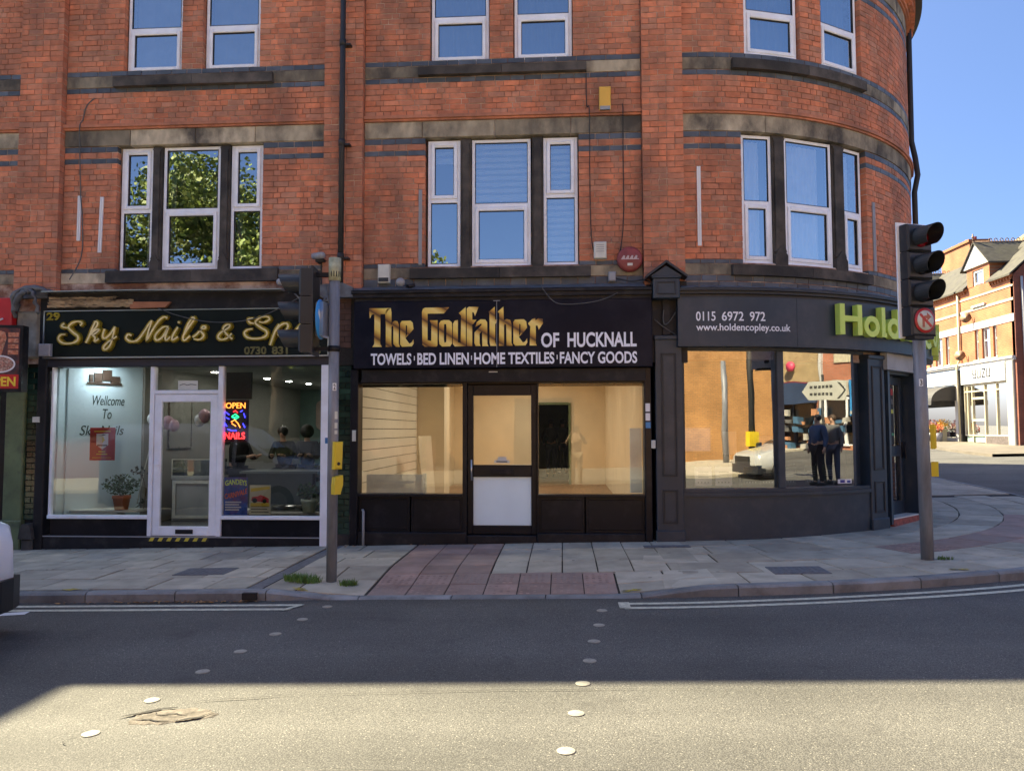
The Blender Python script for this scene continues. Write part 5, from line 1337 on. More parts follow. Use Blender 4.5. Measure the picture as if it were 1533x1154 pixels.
wallbox('control_box', -7.30, -7.13, 2.64, 2.815, .06, m_grey, 'grey box at the lower left corner of the nail shop sign', 'box', o0=.215)
# camera on a bracket above the nail shop sign, broken flashings at left
t = thing('cctv_camera', 'small grey camera on a dark bracket above the right end of the nail shop', 'camera', S(-3.33, 0, 3.6))
mb = MB(); mb.box(S, -3.36, -3.31, .02, .07, 3.55, 3.95); mb.box(S, -3.4, -3.28, .02, .18, 3.93, 3.97); mb.build('bracket', m_cable, t)
mb = MB(); mb.tube([S(-3.44, .12, 4.02), S(-3.26, .30, 3.99)], .045, 10); mb.build('body', m_grey, t)
t = thing('cctv_camera', 'clear white dome camera beside the white alarm box', 'camera', S(-2.2, 0, 3.55))
mb = MB(); mb.sphere(S(-2.2, .2, 3.62), .065, .065, .06, 14, 10); mb.build('dome', m_grey, t); mb = MB(); mb.tube([S(-2.14, .05, 3.6), S(-2.06, .22, 3.56), S(-2.0, .2, 3.58)], .025, 8); mb.build('arm', m_blackm, t)
t = thing('floodlight', 'round clear lamp fitting at the right end of the nail shop capping', 'lamp', S(-3.85, 0, 3.55))
mb = MB(); mb.sphere(S(-3.85, .3, 3.63), .05, .05, .05, 14, 10); mb.build('globe', m_grey, t); mb = MB(); mb.tube([S(-3.85, .25, 3.64), S(-3.4, .2, 3.64)], .055, 10); mb.build('tube', m_lead, t)

# ------------------------------------------------------------------ left edge: tiled pier, green pilaster, takeaway signs
lp = thing('tiled_pier', 'narrow green tiled pier left of the nail shop, with a grey stone foot', 'pier', S(-7.5, 0, -.1))
mb = MB(); mb.box(S, -7.60, -7.40, -.1, .035, -.2, 2.55); mb.build('core', m_joint, lp)
z = .35; k = 0
while z < 2.5:
    for (a, b_) in (((-7.60, -7.50), (-7.495, -7.402)) if k % 2 else ((-7.60, -7.402),)):
        mb = MB(); mb.box(S, a, b_, .0, .05+random.uniform(-.002, .002), z, z+.074, tone=(random.random(), .5, 0, 1), bev=.004); mb.build('glazed_tile', m_greentile, lp)
    z += .08; k += 1
mb = MB(); mb.box(S, -7.54, -7.38, .0, .17, -.2, .10, bev=.02); mb.prism(S, [(-7.56, .10), (-7.36, .10), (-7.38, .24), (-7.42, .31), (-7.50, .31), (-7.54, .24)], .0, .2); mb.build('stone_foot', m_soot, lp)
tk = thing('takeaway_shopfront', 'olive green pilaster and dark glazed front of the takeaway at the left edge', 'shopfront', S(-8.6, 0, -.1))
mb = MB(); mb.box(S, -7.88, -7.60, -.1, .10, -.2, 2.62, bev=.015); mb.build('pilaster', m_greenpaint, tk)
mb = MB(); mb.box(S, -7.90, -7.58, -.1, .13, -.2, .35, bev=.015); mb.build('pilaster_base', m_greenpaint, tk)
mb = MB(); mb.box(S, -10.5, -7.88, -.1, .06, -.2, .5); mb.box(S, -10.5, -7.88, -.12, .0, 2.6, 3.5); mb.box(S, -7.98, -7.90, -.1, .06, .5, 2.6); mb.build('frame', m_black, tk)
pane(S, -10.5, -7.98, .5, 2.6, .0, m_nailglass, tk)
mb = MB(); mb.box(ident, -10.5, -7.4, 12.6, 12.7, -.2, 2.7); mb.build('back_wall', m_room, tk)
mb = MB(); mb.box(S, -10.5, -7.75, .0, .22, 3.08, 3.48, bev=.01); mb.build('sign_panel', mat('red sign panel', (.50, .015, .02), .35), tk)
mb = MB(); mb.tube(smooth([S(-8.2, .235, 3.22), S(-8.0, .235, 3.14), S(-7.86, .235, 3.18)], 4), .012, 6); mb.build('sign_print', m_white, tk)
mb = MB(); mb.box(S, -7.74, -7.40, -.05, .14, 2.62, 3.3, bev=.03); mb.build('stone_console', mat('pale worn stone', (.26, .25, .21), .85, var=.4, vs=6, bump=.6, bs=20), tk)
mb = MB()
for (pts, r_) in (([(-7.62, .2, 3.60), (-7.48, .26, 3.62), (-7.38, .3, 3.5), (-7.33, .24, 3.25)], .025), ([(-7.75, .15, 3.2), (-7.70, .25, 3.45), (-7.58, .28, 3.58), (-7.3, .25, 3.60), (-7.2, .25, 3.52)], .04), ([(-7.7, .2, 3.3), (-7.6, .28, 3.5), (-7.45, .3, 3.55)], .05)):
    q = smooth([S(*p) for p in pts], 5); mb.tube([p+Vector((random.uniform(-.01, .01),)*3) for p in q], [r_*random.uniform(.6, 1.2) for _ in q], 6)
mb.box(S, -7.7, -7.22, 0.0, .16, 3.48, 3.60); mb.build('crumpled_flashing', m_lead, tk)
t = thing('projecting_sign', 'takeaway light box with kebab picture and yellow open lettering at the left edge', 'sign', S(-7.7, .45, 2.16))
FK = frame((-7.50, YF-.55, 0), R(12))
mb = MB(); mb.box(FK, -.55, .20, -.10, .10, 2.13, 3.03, bev=.03)
t0 = mb.build('casing', m_blackm, t)
mb = MB(); mb.quad(FK(-.53, -.102, 2.17), FK(.165, -.102, 2.17), FK(.165, -.102, 2.99), FK(-.53, -.102, 2.99)); mb.build('picture_panel', mat('dark photo print', (.06, .04, .05), .3, var=.4, vs=10, dirt=(.2, .05, .04), dirt_amt=.8, dirt_scale=9, dirt_lo=.52), t)
mkeb = mat('roast meat print', (.45, .15, .08), .5, var=.5, vs=22, dirt=(.7, .45, .3), dirt_amt=.6, dirt_scale=26, dirt_lo=.55)
FK2 = lambda x, o, z: FK(x, -o, z)
mb = MB(); mb.prism(FK2, [(-.25, 2.62), (-.06, 2.62), (.0, 2.85), (-.02, 2.93), (-.12, 2.97), (-.26, 2.95)], .102, .104); mb.build('kebab_picture', mkeb, t)
for k in range(4): mb = MB(); mb.box(FK2, .02, .15, .102, .104, 2.63+k*.08, 2.69+k*.08); mb.build('meat_picture', mkeb, t)
mb = MB(); mb.prism(FK2, [(-.08+.2*math.cos(R(15*i)), 2.50+.12*math.sin(R(15*i))) for i in range(24)], .103, .105); mb.build('plate_picture', m_white, t)
mb = MB(); mb.prism(FK2, [(-.08+.18*math.cos(R(15*i)), 2.50+.10*math.sin(R(15*i))) for i in range(24)], .105, .106); mb.build('pizza_picture', mat('pizza print', (.35, .16, .12), .5, var=.7, vs=40, dirt=(.6, .5, .4), dirt_amt=.8, dirt_scale=35, dirt_lo=.55), t)
mb = MB(); mb.box(FK2, -.53, .165, .102, .1035, 2.17, 2.36); mb.build('red_strip', mat('red strip', (.5, .02, .02), .4), t)
mb = MB(); text(mb, FK2, 'OPEN', -.26, .13, 2.20, 2.33, .1036, th=.002, bold=.03); mb.build('lettering', mat('yellow lettering', (.85, .62, .05), .5), t)
# ------------------------------------------------------------------ estate agent on the curved corner
es = thing('estate_agent_shopfront', 'slate grey curved corner shopfront with lime green raised letters and two big windows', 'shopfront', S(3.4, 0, .1))
mb = MB(); mb.box(S, 1.54, 3.10, .08, .25, 2.70, 3.355, 12); mb.build('sign_panel', m_slate, es)
mb = MB(); mb.box(S, 3.104, 7.6, .08, .25, 2.70, 3.355, 36); mb.build('sign_panel', m_slate, es)
mb = MB(); mb.box(S, 1.56, 7.6, -.1, .30, 3.44, 3.475, 46); mb.box(S, 1.56, 7.6, -.1, .26, 3.40, 3.438, 46); mb.box(S, 1.56, 7.6, -.1, .21, 3.357, 3.398, 46); mb.build('cornice', m_slated, es)
mb = MB(); n = 60; vs = []
for i in range(n+1):
    u = 1.58+(7.6-1.58)*i/n; vs += [S(u, .305+random.uniform(-.004, .004), 3.476+random.uniform(-.004, .003)), S(u, .25, 3.50), S(u, .0, 3.545+random.uniform(-.01, .012))]
mb.add(vs, [(3*i+k, 3*i+3+k, 3*i+4+k, 3*i+1+k) for i in range(n) for k in (0, 1)]); mb.build('lead_flashing', m_lead, es)
mb = MB(); text(mb, S, '0115', 1.77, 2.015, 3.035, 3.16, .2515, bold=.012); mb.build('phone_digits', m_wtext, es); mb = MB(); text(mb, S, '6972', 2.095, 2.375, 3.035, 3.16, .2515, bold=.012); mb.build('phone_digits', m_wtext, es); mb = MB(); text(mb, S, '972', 2.455, 2.66, 3.035, 3.16, .2515, bold=.012); mb.build('phone_digits', m_wtext, es); mb = MB(); text(mb, S, 'www.holdencopley.co.uk', 1.77, 3.005, 2.875, 3.00, .2515, bold=.012)
mb.build('sign_lettering', m_wtext, es)
# raised lime letters, humanist shapes
def ringo(mb, cx, cz, rx, rz, wd, o0, o1, a0=0, a1=360, n=28):
    P_ = []; vs = []; m_ = n+1
    for i in range(n+1):
        a = R(a0+(a1-a0)*i/n)
        for (k, o) in ((1, o0), (1, o1), (0, o1), (0, o0)):
            rrx, rrz = (rx, rz) if k else (rx-wd, rz-wd); vs.append(S(cx+rrx*math.cos(a), o, cz+rrz*math.sin(a)))
    fs = [(4*i+k, 4*i+4+k, 4*i+4+(k+1) % 4, 4*i+(k+1) % 4) for i in range(n) for k in range(4)]
    if a1-a0 < 360: fs += [(0, 1, 2, 3), (4*n+3, 4*n+2, 4*n+1, 4*n)]
    mb.add(vs, fs)
LO0, LO1 = .265, .355
zb, zt, zx = 2.885, 3.305, 3.155; sw = .078
def L_(parts, o=None):
    mb = MB()
    for i, p in enumerate(parts):
        e = .0012*i
        if p[0] == 'b': mb.box(S, p[1], p[2], LO0, LO1-e, p[3], p[4])
        elif p[0] == 'r': ringo(mb, p[1], p[2], p[3], p[4], sw, LO0, LO1-e, *(p[5:7] if len(p) > 5 else ()))
        elif p[0] == 'p': mb.prism(S, p[1], LO0, LO1-e)
    mb.build('sign_letter', m_lime, es)
oz, orx, orz = (zb+zx)/2, .15, (zx-zb)/2+.012
L_([('b', 3.68, 3.76, zb, zt), ('b', 3.98, 4.06, zb, zt), ('b', 3.76, 3.98, 3.07, 3.145)])
L_([('r', 4.245, oz, orx, orz)])
L_([('b', 4.44, 4.515, zb, zt), ('b', 4.515, 4.545, zb-.0, zb+.06)])
L_([('r', 4.715, oz, orx, orz), ('b', 4.80, 4.878, zb, zt)])
L_([('r', 5.075, oz, orx, orz, 0, 320), ('b', 4.96, 5.20, oz-.03, oz+.03)])
L_([('b', 5.30, 5.378, zb, zx), ('r', 5.42, oz+.02, .115, orz-.02, 0, 180), ('b', 5.46, 5.535, zb, oz+.02)])
L_([('r', 5.82, oz, .20, .21, 45, 315)])
L_([('r', 6.22, oz, orx, orz)])
L_([('b', 6.45, 6.528, zb-.12, zx), ('r', 6.62, oz, orx, orz)])
L_([('b', 6.83, 6.908, zb, zt)])
L_([('r', 7.08, oz, orx, orz, 0, 320), ('b', 6.97, 7.20, oz-.03, oz+.03)])
L_([('p', [(7.24, zx), (7.32, zx), (7.50, zb-.12), (7.42, zb-.12)])])
# pilasters with sunk panels, panelled and moulded
def pil(u0, u1, z0, z1, o, splits, name='pilaster'):
    F = chord((u0+u1)/2); w_ = (u1-u0)/2; mb = MB()
    mb.box(F, -w_, w_, -.1, o, z0, z1, bev=.008); mb.box(F, -w_-.012, w_+.012, -.1, o+.02, z0, z0+.17, bev=.01); mb.box(F, -w_-.01, w_+.01, -.1, o+.025, z1-.06, z1, bev=.01)
    p = mb.build(name, m_slate, es)
    for (a, b_) in splits:
        mb = MB(); rails(mb, F, -w_+.075, w_-.075, a, b_, .016, o, o+.014, bev=.004); rails(mb, F, -w_+.10, w_-.10, a+.025, b_-.025, .006, o, o+.008, bev=0); mb.build('panel_moulding', m_slated, p)
pil(1.245, 1.60, .1, 2.86, .14, ((.36, .80), (.98, 2.62)))
pil(4.43, 4.82, .17, 2.66, .12, ((.42, .86), (1.02, 2.5)))
# bracket with little pediment
F = chord(1.385)
mb = MB(); mb.box(F, -.175, .175, -.02, .32, 3.335, 3.60, bev=.008); mb.box(F, -.19, .19, -.02, .34, 3.60, 3.63, bev=.006); mb.prism(F, [(-.21, 3.63), (.21, 3.63), (0, 3.765)], .0, .32)
br = mb.build('bracket_head', m_slate, es)
mb = MB(); rails(mb, F, -.125, .125, 3.385, 3.555, .016, .32, .335, bev=.004); mb.build('panel_moulding', m_slated, br)
mb = MB()
for s_ in (-1, 1): mb.add([F(s_*.27, -.02, 3.60), F(s_*.27, .37, 3.60), F(0, .37, 3.80), F(0, -.02, 3.80), F(s_*.27, -.02, 3.635), F(s_*.27, .37, 3.635), F(0, .37, 3.835), F(0, -.02, 3.835)], [(0, 1, 2, 3), (4, 7, 6, 5), (0, 4, 5, 1), (1, 5, 6, 2), (0, 3, 7, 4)])
mb.build('pediment_roof', m_slated, br)
mb = MB(); mb.box(F, -.275, .30, -.1, .10, 2.5, 3.6); mb.box(F, -.03, .06, .10, .15, 2.87, 3.335); mb.box(F, -.17, -.06, .10, .11, 3.22, 3.26); mb.build('bracket_back', m_blackm, es)
cable([F(-.02, .16, 3.2), F(-.03, .18, 3.05), F(0, .18, 3.0), F(.06, .18, 3.05), F(.14, .17, 3.17)], .008, m_wire, 'wire loop hanging in the gap under the grey bracket')
cable([F(-.14, .13, 3.08), F(-.06, .16, 3.0), F(.04, .15, 2.93), F(.15, .13, 2.86)], .008, m_wire, 'slanting wire across the gap under the grey bracket')
# windows
FL, FR_ = chord(2.26), chord(3.6)
mb = MB(); mb.box(S, 1.60, 4.44, -.1, .10, -.2, .715, 24); mb.build('stall_riser', m_slate, es)
mb = MB(); mb.box(S, 1.60, 4.44, -.1, .135, .717, .765, 24); mb.box(S, 1.60, 4.44, -.1, .11, .767, .81, 24); mb.build('window_sill', m_slate, es)
mb = MB(); mb.box(S, 1.60, 4.44, -.1, .05, 2.66, 2.70, 24); mb.box(S, 4.22, 4.44, -.12, -.04, .81, 2.66, 3)
mb.box(chord(1.615), -.015, .02, -.06, .06, .81, 2.66); mb.box(chord(2.95), -.052, .052, -.08, .075, .81, 2.66, bev=.008); mb.box(chord(4.21), -.03, .03, -.08, .04, .81, 2.66, bev=.006); mb.build('window_frame', m_slate, es)
pane(FL, -.62, .64, .81, 2.66, .0, m_estglass, es, 'window_pane'); pane(FR_, -.61, .60, .81, 2.66, .0, m_estglass, es, 'window_pane')
# door, set back, on a red tiled step
FD = chord(5.48, 0); mb = MB()
mb.box(FD, -.57, -.50, -.25, .08, .22, 2.66); mb.box(FD, .50, .57, -.25, .08, .22, 2.66); mb.box(FD, -.50, .50, -.25, .0, 2.42, 2.66); mb.build('door_frame', m_slate, es)
mb = MB(); mb.box(FD, -.70, .60, .03, .13, 2.46, 2.70); mb.build('canopy_board', mat('pale grey board', (.35, .35, .34), .6), es)
mb = MB(); o = -.13
mb.box(FD, -.50, -.40, o-.04, o, .30, 2.40, bev=.006); mb.box(FD, .40, .50, o-.04, o, .30, 2.40, bev=.006); mb.box(FD, -.40, .40, o-.04, o, 2.28, 2.40); mb.box(FD, -.40, .40, o-.04, o, .30, .50); mb.box(FD, -.40, .40, o-.04, o, 1.18, 1.34)
ed = mb.build('door', m_slate, es); pane(FD, -.40, .40, .50, 1.18, o-.02, m_estglass, ed, 'door_pane'); pane(FD, -.40, .40, 1.34, 2.28, o-.02, m_estglass, ed, 'door_pane')
mb = MB(); mb.box(FD, .08, .20, o-.015, o-.012, 1.36, 2.26); mb.build('black_vinyl', m_cable, ed)
for k, (z, c) in enumerate(((2.12, (.5, .03, .03)), (1.98, (.12, .12, .12)), (1.84, (.55, .55, .1)), (1.50, (.1, .4, .2)))):
    mb = MB(); mb.box(FD, .10, .18, o-.012, o-.010, z, z+.10-.02*k); mb.build('sticker', mat('door sticker', c, .5), ed)
mb = MB(); mb.box(FD, .42, .46, o, o+.02, 1.15, 1.40); mb.tube([FD(.44, o+.05, 1.15), FD(.44, o+.05, 1.40)], .012, 8); mb.build('handle', m_blackm, ed)
mb = MB(); mb.box(FD, -.50, .50, -.12, .07, .285, .305); mb.build('threshold', m_offw, es)
mb = MB(); mb.box(FD, -.50, .52, -.15, .085, .0, .283); mb.build('step', mat('red tile step', (.30, .07, .04), .6, var=.4, vs=14), es)
mb = MB(); mb.box(S, 6.08, 7.6, -.2, .08, 0, 2.70, 12); mb.build('side_panel', m_slated, es)
# inside of the estate agent: floor, walls, cards on wires, screens
ies = struct('estate_agent_room')
mb = MB()
for (t0, t1) in (((1.66, 15.5), (6.0, 15.5)),): mb.box(ident, t0[0], t1[0], 15.5, 15.6, 0, 2.9)
mb.box(ident, 1.62, 1.68, 10.7, 15.5, 0, 2.9); mb.build('side_wall', mat('dark plum wall', (.05, .045, .05), .8), ies)
mb = MB(); mb.box(ident, 1.6, 6.1, 11.6, 15.5, 0.05, .1); mb.build('floor', mat('grey carpet', (.05, .05, .05), .9), ies)
mb = MB(); mb.add([(XT+(RT-.32)*math.sin(t), YC-(RT-.32)*math.cos(t), 2.85) for t in [1.5*i/20 for i in range(21)]]+[(XT, YC, 2.85)], [tuple(range(22))]); mb.build('ceiling', mat('grey ceiling', (.12, .12, .12), .9), ies)
m_card = mat('dark property card', (.02, .035, .035), .3, var=.1); m_cardp = mat('card print', (.22, .26, .26), .5); m_acr = mat('pale card', (.85, .86, .88), .5)
def card(F, x, z, w_, h, m_, label, o=-.06):
    t = thing('property_card', label, 'card', F(x, o, z), 'property cards along the estate agent windows')
    mb = MB(); mb.box(F, x-w_/2, x+w_/2, o-.006, o, z, z+h, bev=0); mb.build('sheet', m_, t)
    mb = MB()
    for k in range(3): mb.box(F, x-w_*.3, x+w_*.3, o, o+.002, z+h*(.45+.12*k), z+h*(.49+.12*k))
    for k in range(4): mb.box(F, x-w_*.35+k*w_*.2, x-w_*.27+k*w_*.2, o, o+.002, z+h*.15, z+h*.22)
    mb.build('print', m_cardp, t)
    mb = MB(); mb.tube([F(x+w_*.35, o, z+h), F(x+w_*.30, o+.02, z+h+.03)], .004, 5); mb.build('clip', m_chrome, t)
for i, x in enumerate((-.36, -.08)): card(FL, x, .84, .23, .26, m_acr, ('pale' if i == 0 else 'second pale')+' card at the foot of the left estate agent window')
for i, x in enumerate((.30, .53)): card(FL, x, .84, .20, .25, m_card, ('dark card in the left estate agent window beside the reflected car', 'dark card against the window post of the left estate agent window')[i])
for i, x in enumerate((-.47, -.10, .20)): card(FR_, x, .84, .22, .26, m_card, ('dark card nearest the post in the right estate agent window', 'middle dark card in the right estate agent window', 'dark card nearest the blue sticker in the right estate agent window')[i])
t = thing('blue_sticker', 'small blue and white sticker low in the corner of the right estate agent window', 'sticker', FR_(.42, 0, .85))
mb = MB(); mb.box(FR_, .30, .54, .002, .005, .845, .905); mb.build('sheet', m_white, t); mb = MB(); mb.box(FR_, .34, .42, .005, .006, .855, .895); mb.box(FR_, .46, .52, .005, .006, .855, .885); mb.build('print', mat('navy print', (.02, .03, .25), .4), t)
t = thing('display_screen', 'lit screen on the left inside the estate agent window', 'screen', FL(-.30, -.5, 1.2))
mb = MB(); mb.box(FL, -.52, -.12, -.46, -.42, 1.28, 1.66, bev=.005); mb.box(FL, -.34, -.30, -.46, -.44, .8, 1.28); mb.build('casing', m_cable, t)
mb = MB(); mb.box(FL, -.50, -.14, -.42, -.417, 1.30, 1.62); mb.build('panel', mat('lit screen picture', (.02, .03, .04), .4, emis=(.04, .16, .26), estr=.12), t)
mb = MB(); mb.box(FL, .28, .50, -.35, -.32, 2.28, 2.70); mb.box(FL, .28, .62, -.35, -.30, 2.30, 2.64); single('dark_screen', mb, m_cable, 'back of a dark screen hanging at the top of the left estate agent window', 'screen')
for i, (x, z, w_, h, lb) in enumerate(((.16, 1.25, .2, .32, 'pale sheet standing in the left estate agent window'), (.30, 1.0, .3, .15, 'pale leaflet rack low in the left estate agent window'))):
    mb = MB(); mb.box(FL, x-w_/2, x+w_/2, -.5, -.49, z, z+h); mb.tube([FL(x, -.5, .8), FL(x, -.5, z)], .01, 6); single('leaflet_sheet', mb, m_offw, lb, 'leaflet')
t = thing('blue_chair', 'blue chair back seen inside the right estate agent window', 'chair', FR_(.05, -1.1, .2))
mb = MB(); mb.box(FR_, -.2, .25, -1.15, -1.05, 1.0, 1.5, bev=.03); mb.build('backrest', mat('blue fabric', (.03, .16, .35), .7), t); mb = MB(); mb.box(FR_, -.2, .25, -1.1, -.65, .65, .72, bev=.02); mb.tube([FR_(0, -.9, .2), FR_(0, -.9, .65)], .03, 8); mb.build('seat', m_cable, t)
# ------------------------------------------------------------------ traffic signals
def rotframe(c, n):
    n = Vector((n[0], n[1], 0)).normalized(); t_ = Vector((-n.y, n.x, 0)); c = Vector(c)
    return lambda x, o, z: c+t_*x+n*o+Vector((0, 0, z))
def hood(mb, F, z, r, ln, o0, seg=20):
    vs = []
    for k in range(seg+1):
        a = math.pi*1.5+ (-math.pi*.80+math.pi*1.60*k/seg) + math.pi
        # open at the bottom, longer at the top
        up_ = math.sin(a); l = ln*(.80+.20*up_)
        for (rr_, o) in ((r, o0), (r*.97, o0+l), (r*.93, o0+l), (r*.96, o0)):
            vs.append(F(rr_*math.cos(a), o, z+rr_*math.sin(a)))
    mb.add(vs, [(4*i+k, 4*i+4+k, 4*i+4+(k+1) % 4, 4*i+(k+1) % 4) for i in range(seg) for k in range(4)], smooth=False)
m_lensd = mat('dark lens', (.012, .012, .012), .2)
def head(t, F, z0, n, w_=.15, mod=.30, signmod=False, board=None, red=False, dep=.16):
    zt = z0+mod*(n+(1 if signmod else 0))
    if board:
        mb = MB(); mb.box(F, -w_-.032, w_+.032, -.02, -.005, z0-.03, zt+.035, bev=0); mb.build('backing_board', board, t)
    for i in range(n):
        z = z0+mod*(i+(1 if signmod else 0))
        mb = MB(); mb.box(F, -w_, w_, 0, dep, z+.004, z+mod-.004, bev=.02); b_ = mb.build('signal_module', m_plastic, t)
        mb = MB(); hood(mb, F, z+mod/2, .112, .25, dep); mb.build('hood', m_hood, b_)
        mb = MB(); mb.lathe(lambda a, c, d: F(a, dep+d, z+mod/2+c), [(.105, -.0), (.10, .012), (.06, .022), (.001, .026)], 20); mb.build('lens', m_redlens if (red and i == n-1) else m_lensd, b_)
# left signal
t = thing('traffic_signal', 'grey signal pole with pale sleeve and a black head turned left', 'traffic light', (-2.44, 8.05, PV(-2.44, 8.05)))
zb_ = PV(-2.44, 8.05)
mb = MB(); mb.tube([(-2.435, 8.05, zb_-.02), (-2.435, 8.05, 3.21)], .056, 16); mb.build('pole', m_steel, t)
mb = MB(); mb.tube([(-2.435, 8.05, 3.205), (-2.435, 8.05, 3.45)], .066, 16); mb.build('sleeve', m_sleeve, t)
F = rotframe((-2.66, 8.05, 0), (-1, -.10))
head(t, F, 2.42, 3, dep=.13)
mb = MB(); mb.box(F, -.17, .17, -.025, -.002, 2.40, 3.34); mb.build('backing_board', m_plastic, t)
mb = MB()
for z in (2.47, 3.27): mb.box(rotframe((-2.44, 8.05, 0), (-1, 0)), -.03, .03, .04, .24, z-.02, z+.02)
for z in (2.47, 3.27): mb.tube([(-2.435, 8.05, z-.03), (-2.435, 8.05, z+.03)], .066, 14)
mb.build('arm', m_blackm, t)
F2 = rotframe((-2.575, 8.0, 0), (1, .08)); mb = MB(); mb.lathe(lambda a, c, d: F2(a, d, 2.78+c), [(.215, 0), (.215, .012), (.001, .013)], 30); b_ = mb.build('round_sign', mat('sky blue sign', (.04, .30, .72), .4), t, 'round blue arrow sign seen almost edge on')
mb = MB(); mb.prism(F2, [(-.12, 2.88), (.06, 2.74), (.10, 2.80), (.13, 2.62), (-.06, 2.66), (0, 2.70), (-.15, 2.83)], .013, .015); mb.build('arrow', m_white, b_)
mb = MB(); mb.box(rotframe((-2.55, 8.06, 0), (1, -.2)), -.13, .13, -.03, .06, 2.6, 2.96); mb.build('sign_bracket', m_chrome, t)
def button(mb, F, z, h, w_=.052, dep=.05, tilt=0):
    mb.bbox(lambda x, o, zz: F(x+(zz-z)*tilt, o, zz), -w_, w_, 0, dep, z, z+h, .015)
F = rotframe((-2.385, 8.0, 0), (.75, -.66)); mb = MB(); button(mb, F, 1.19, .29, tilt=.03); b_ = mb.build('push_button_box', m_yellow, t)
mb = MB(); mb.lathe(lambda a, c, d: F(a, .05+d, 1.25+c), [(.018, 0), (.016, .008)], 12); mb.build('button', m_cable, b_)
mb = MB(); F = rotframe((-2.39, 8.0, 0), (.75, -.66)); mb.prism(F, [(-.05, .93), (.02, .93), (.05, 1.03), (.05, 1.13), (-.04, 1.11), (-.05, 1.03)], 0, .07); mb.build('push_button_box', m_yellow, t)
mb = MB(); F = rotframe((-2.435, 8.05, 0), (.1, -1)); mb.box(F, .0, .04, .052, .058, 2.02, 2.10); nb = mb.build('number_plate', m_white, t)
mb = MB(); text(mb, F, '2', .01, .032, 2.03, 2.09, .0585, .001, bold=.02); mb.build('digit', m_cable, nb)
mb = MB()
for (z, h) in ((1.72, .08), (1.62, .06), (1.56, .04)): mb.box(rotframe((-2.435, 8.05, 0), (.5, -.8)), .0, .03, .052, .058, z, z+h)
mb.build('torn_sticker', m_offw, t)
# corner signal
px_, py_ = 3.98, 8.78; zb_ = PV(px_, py_)
t = thing('traffic_signal', 'grey corner signal pole, white edged black head over a no right turn disc', 'traffic light', (px_, py_, zb_))
mb = MB(); mb.tube([(px_, py_, zb_-.02), (px_-.02, py_, 3.2)], .066, 16); mb.build('pole', m_steel, t)
nd_ = (.34, -.93); F = rotframe((3.85, 8.62, 0), nd_)
head(t, F, 2.615, 3, w_=.165, mod=.302, signmod=True, board=m_upvc, red=True, dep=.12)
mb = MB(); mb.box(F, -.165, .165, 0, .14, 2.60, 2.915, bev=.02); b_ = mb.build('sign_module', m_plastic, t)
zc = 2.765
mb = MB(); mb.lathe(lambda a, c, d: F(a, .14+d, zc+c), [(.135, 0), (.135, .012), (.001, .013)], 30); mb.build('red_ring', mat('red sign ring', (.50, .04, .04), .4), b_)
mb = MB(); mb.lathe(lambda a, c, d: F(a, .153+d, zc+c), [(.108, 0), (.108, .003), (.001, .0032)], 30); mb.build('white_disc', m_offw, b_)
mb = MB(); mb.prism(F, [(-.045, zc-.075), (-.012, zc-.075), (-.012, zc+.0), (.0, zc+.022), (.02, zc+.022), (.02, zc-.005), (.075, zc+.04), (.02, zc+.085), (.02, zc+.055), (-.015, zc+.05), (-.045, zc+.015)], .1565, .158)
mb.build('arrow', mat('dull red arrow', (.42, .12, .07), .5), b_)
mb = MB(); mb.prism(F, [(-.085, zc+.055), (-.065, zc+.078), (.085, zc-.055), (.065, zc-.078)], .158, .160); mb.build('slash', mat('red slash', (.5, .04, .03), .5), b_)
mb = MB()
for z in (2.7, 3.5): mb.box(F, -.0, .06, -.16, 0, z-.02, z+.02)
mb.box(F, -.12, .14, -.02, .12, 2.57, 2.602); mb.build('arm', m_cable, t)
F3 = rotframe((4.05, 8.98, 0), (1, -.3)); mb = MB(); mb.box(F3, -.11, .11, -.1, .0, 2.62, 3.0, bev=.01); mb.build('rear_signal_head', m_plastic, t)
mb = MB(); hood(mb, F3, 2.84, .11, .06, 0); mb.build('hood', m_hood, t)
mb = MB(); button(mb, rotframe((4.06, 8.80, 0), (.9, -.4)), 1.38, .27, w_=.05, dep=.06); mb.build('push_button_box', m_yellow, t)
mb = MB(); F4 = rotframe((4.06, 8.80, 0), (.9, -.4)); mb.prism(F4, [(-.05, 1.08), (.02, 1.08), (.05, 1.14), (.05, 1.24), (-.05, 1.24)], 0, .07); mb.build('push_button_box', m_yellow, t)
mb = MB(); Fp = rotframe((3.97, 8.78, 0), (-.25, -1)); mb.box(Fp, -.03, .01, .062, .069, 2.07, 2.15); nb = mb.build('number_plate', m_white, t)
mb = MB(); text(mb, Fp, '3', -.02, .003, 2.08, 2.14, .0695, .001, bold=.02); mb.build('digit', m_cable, nb)

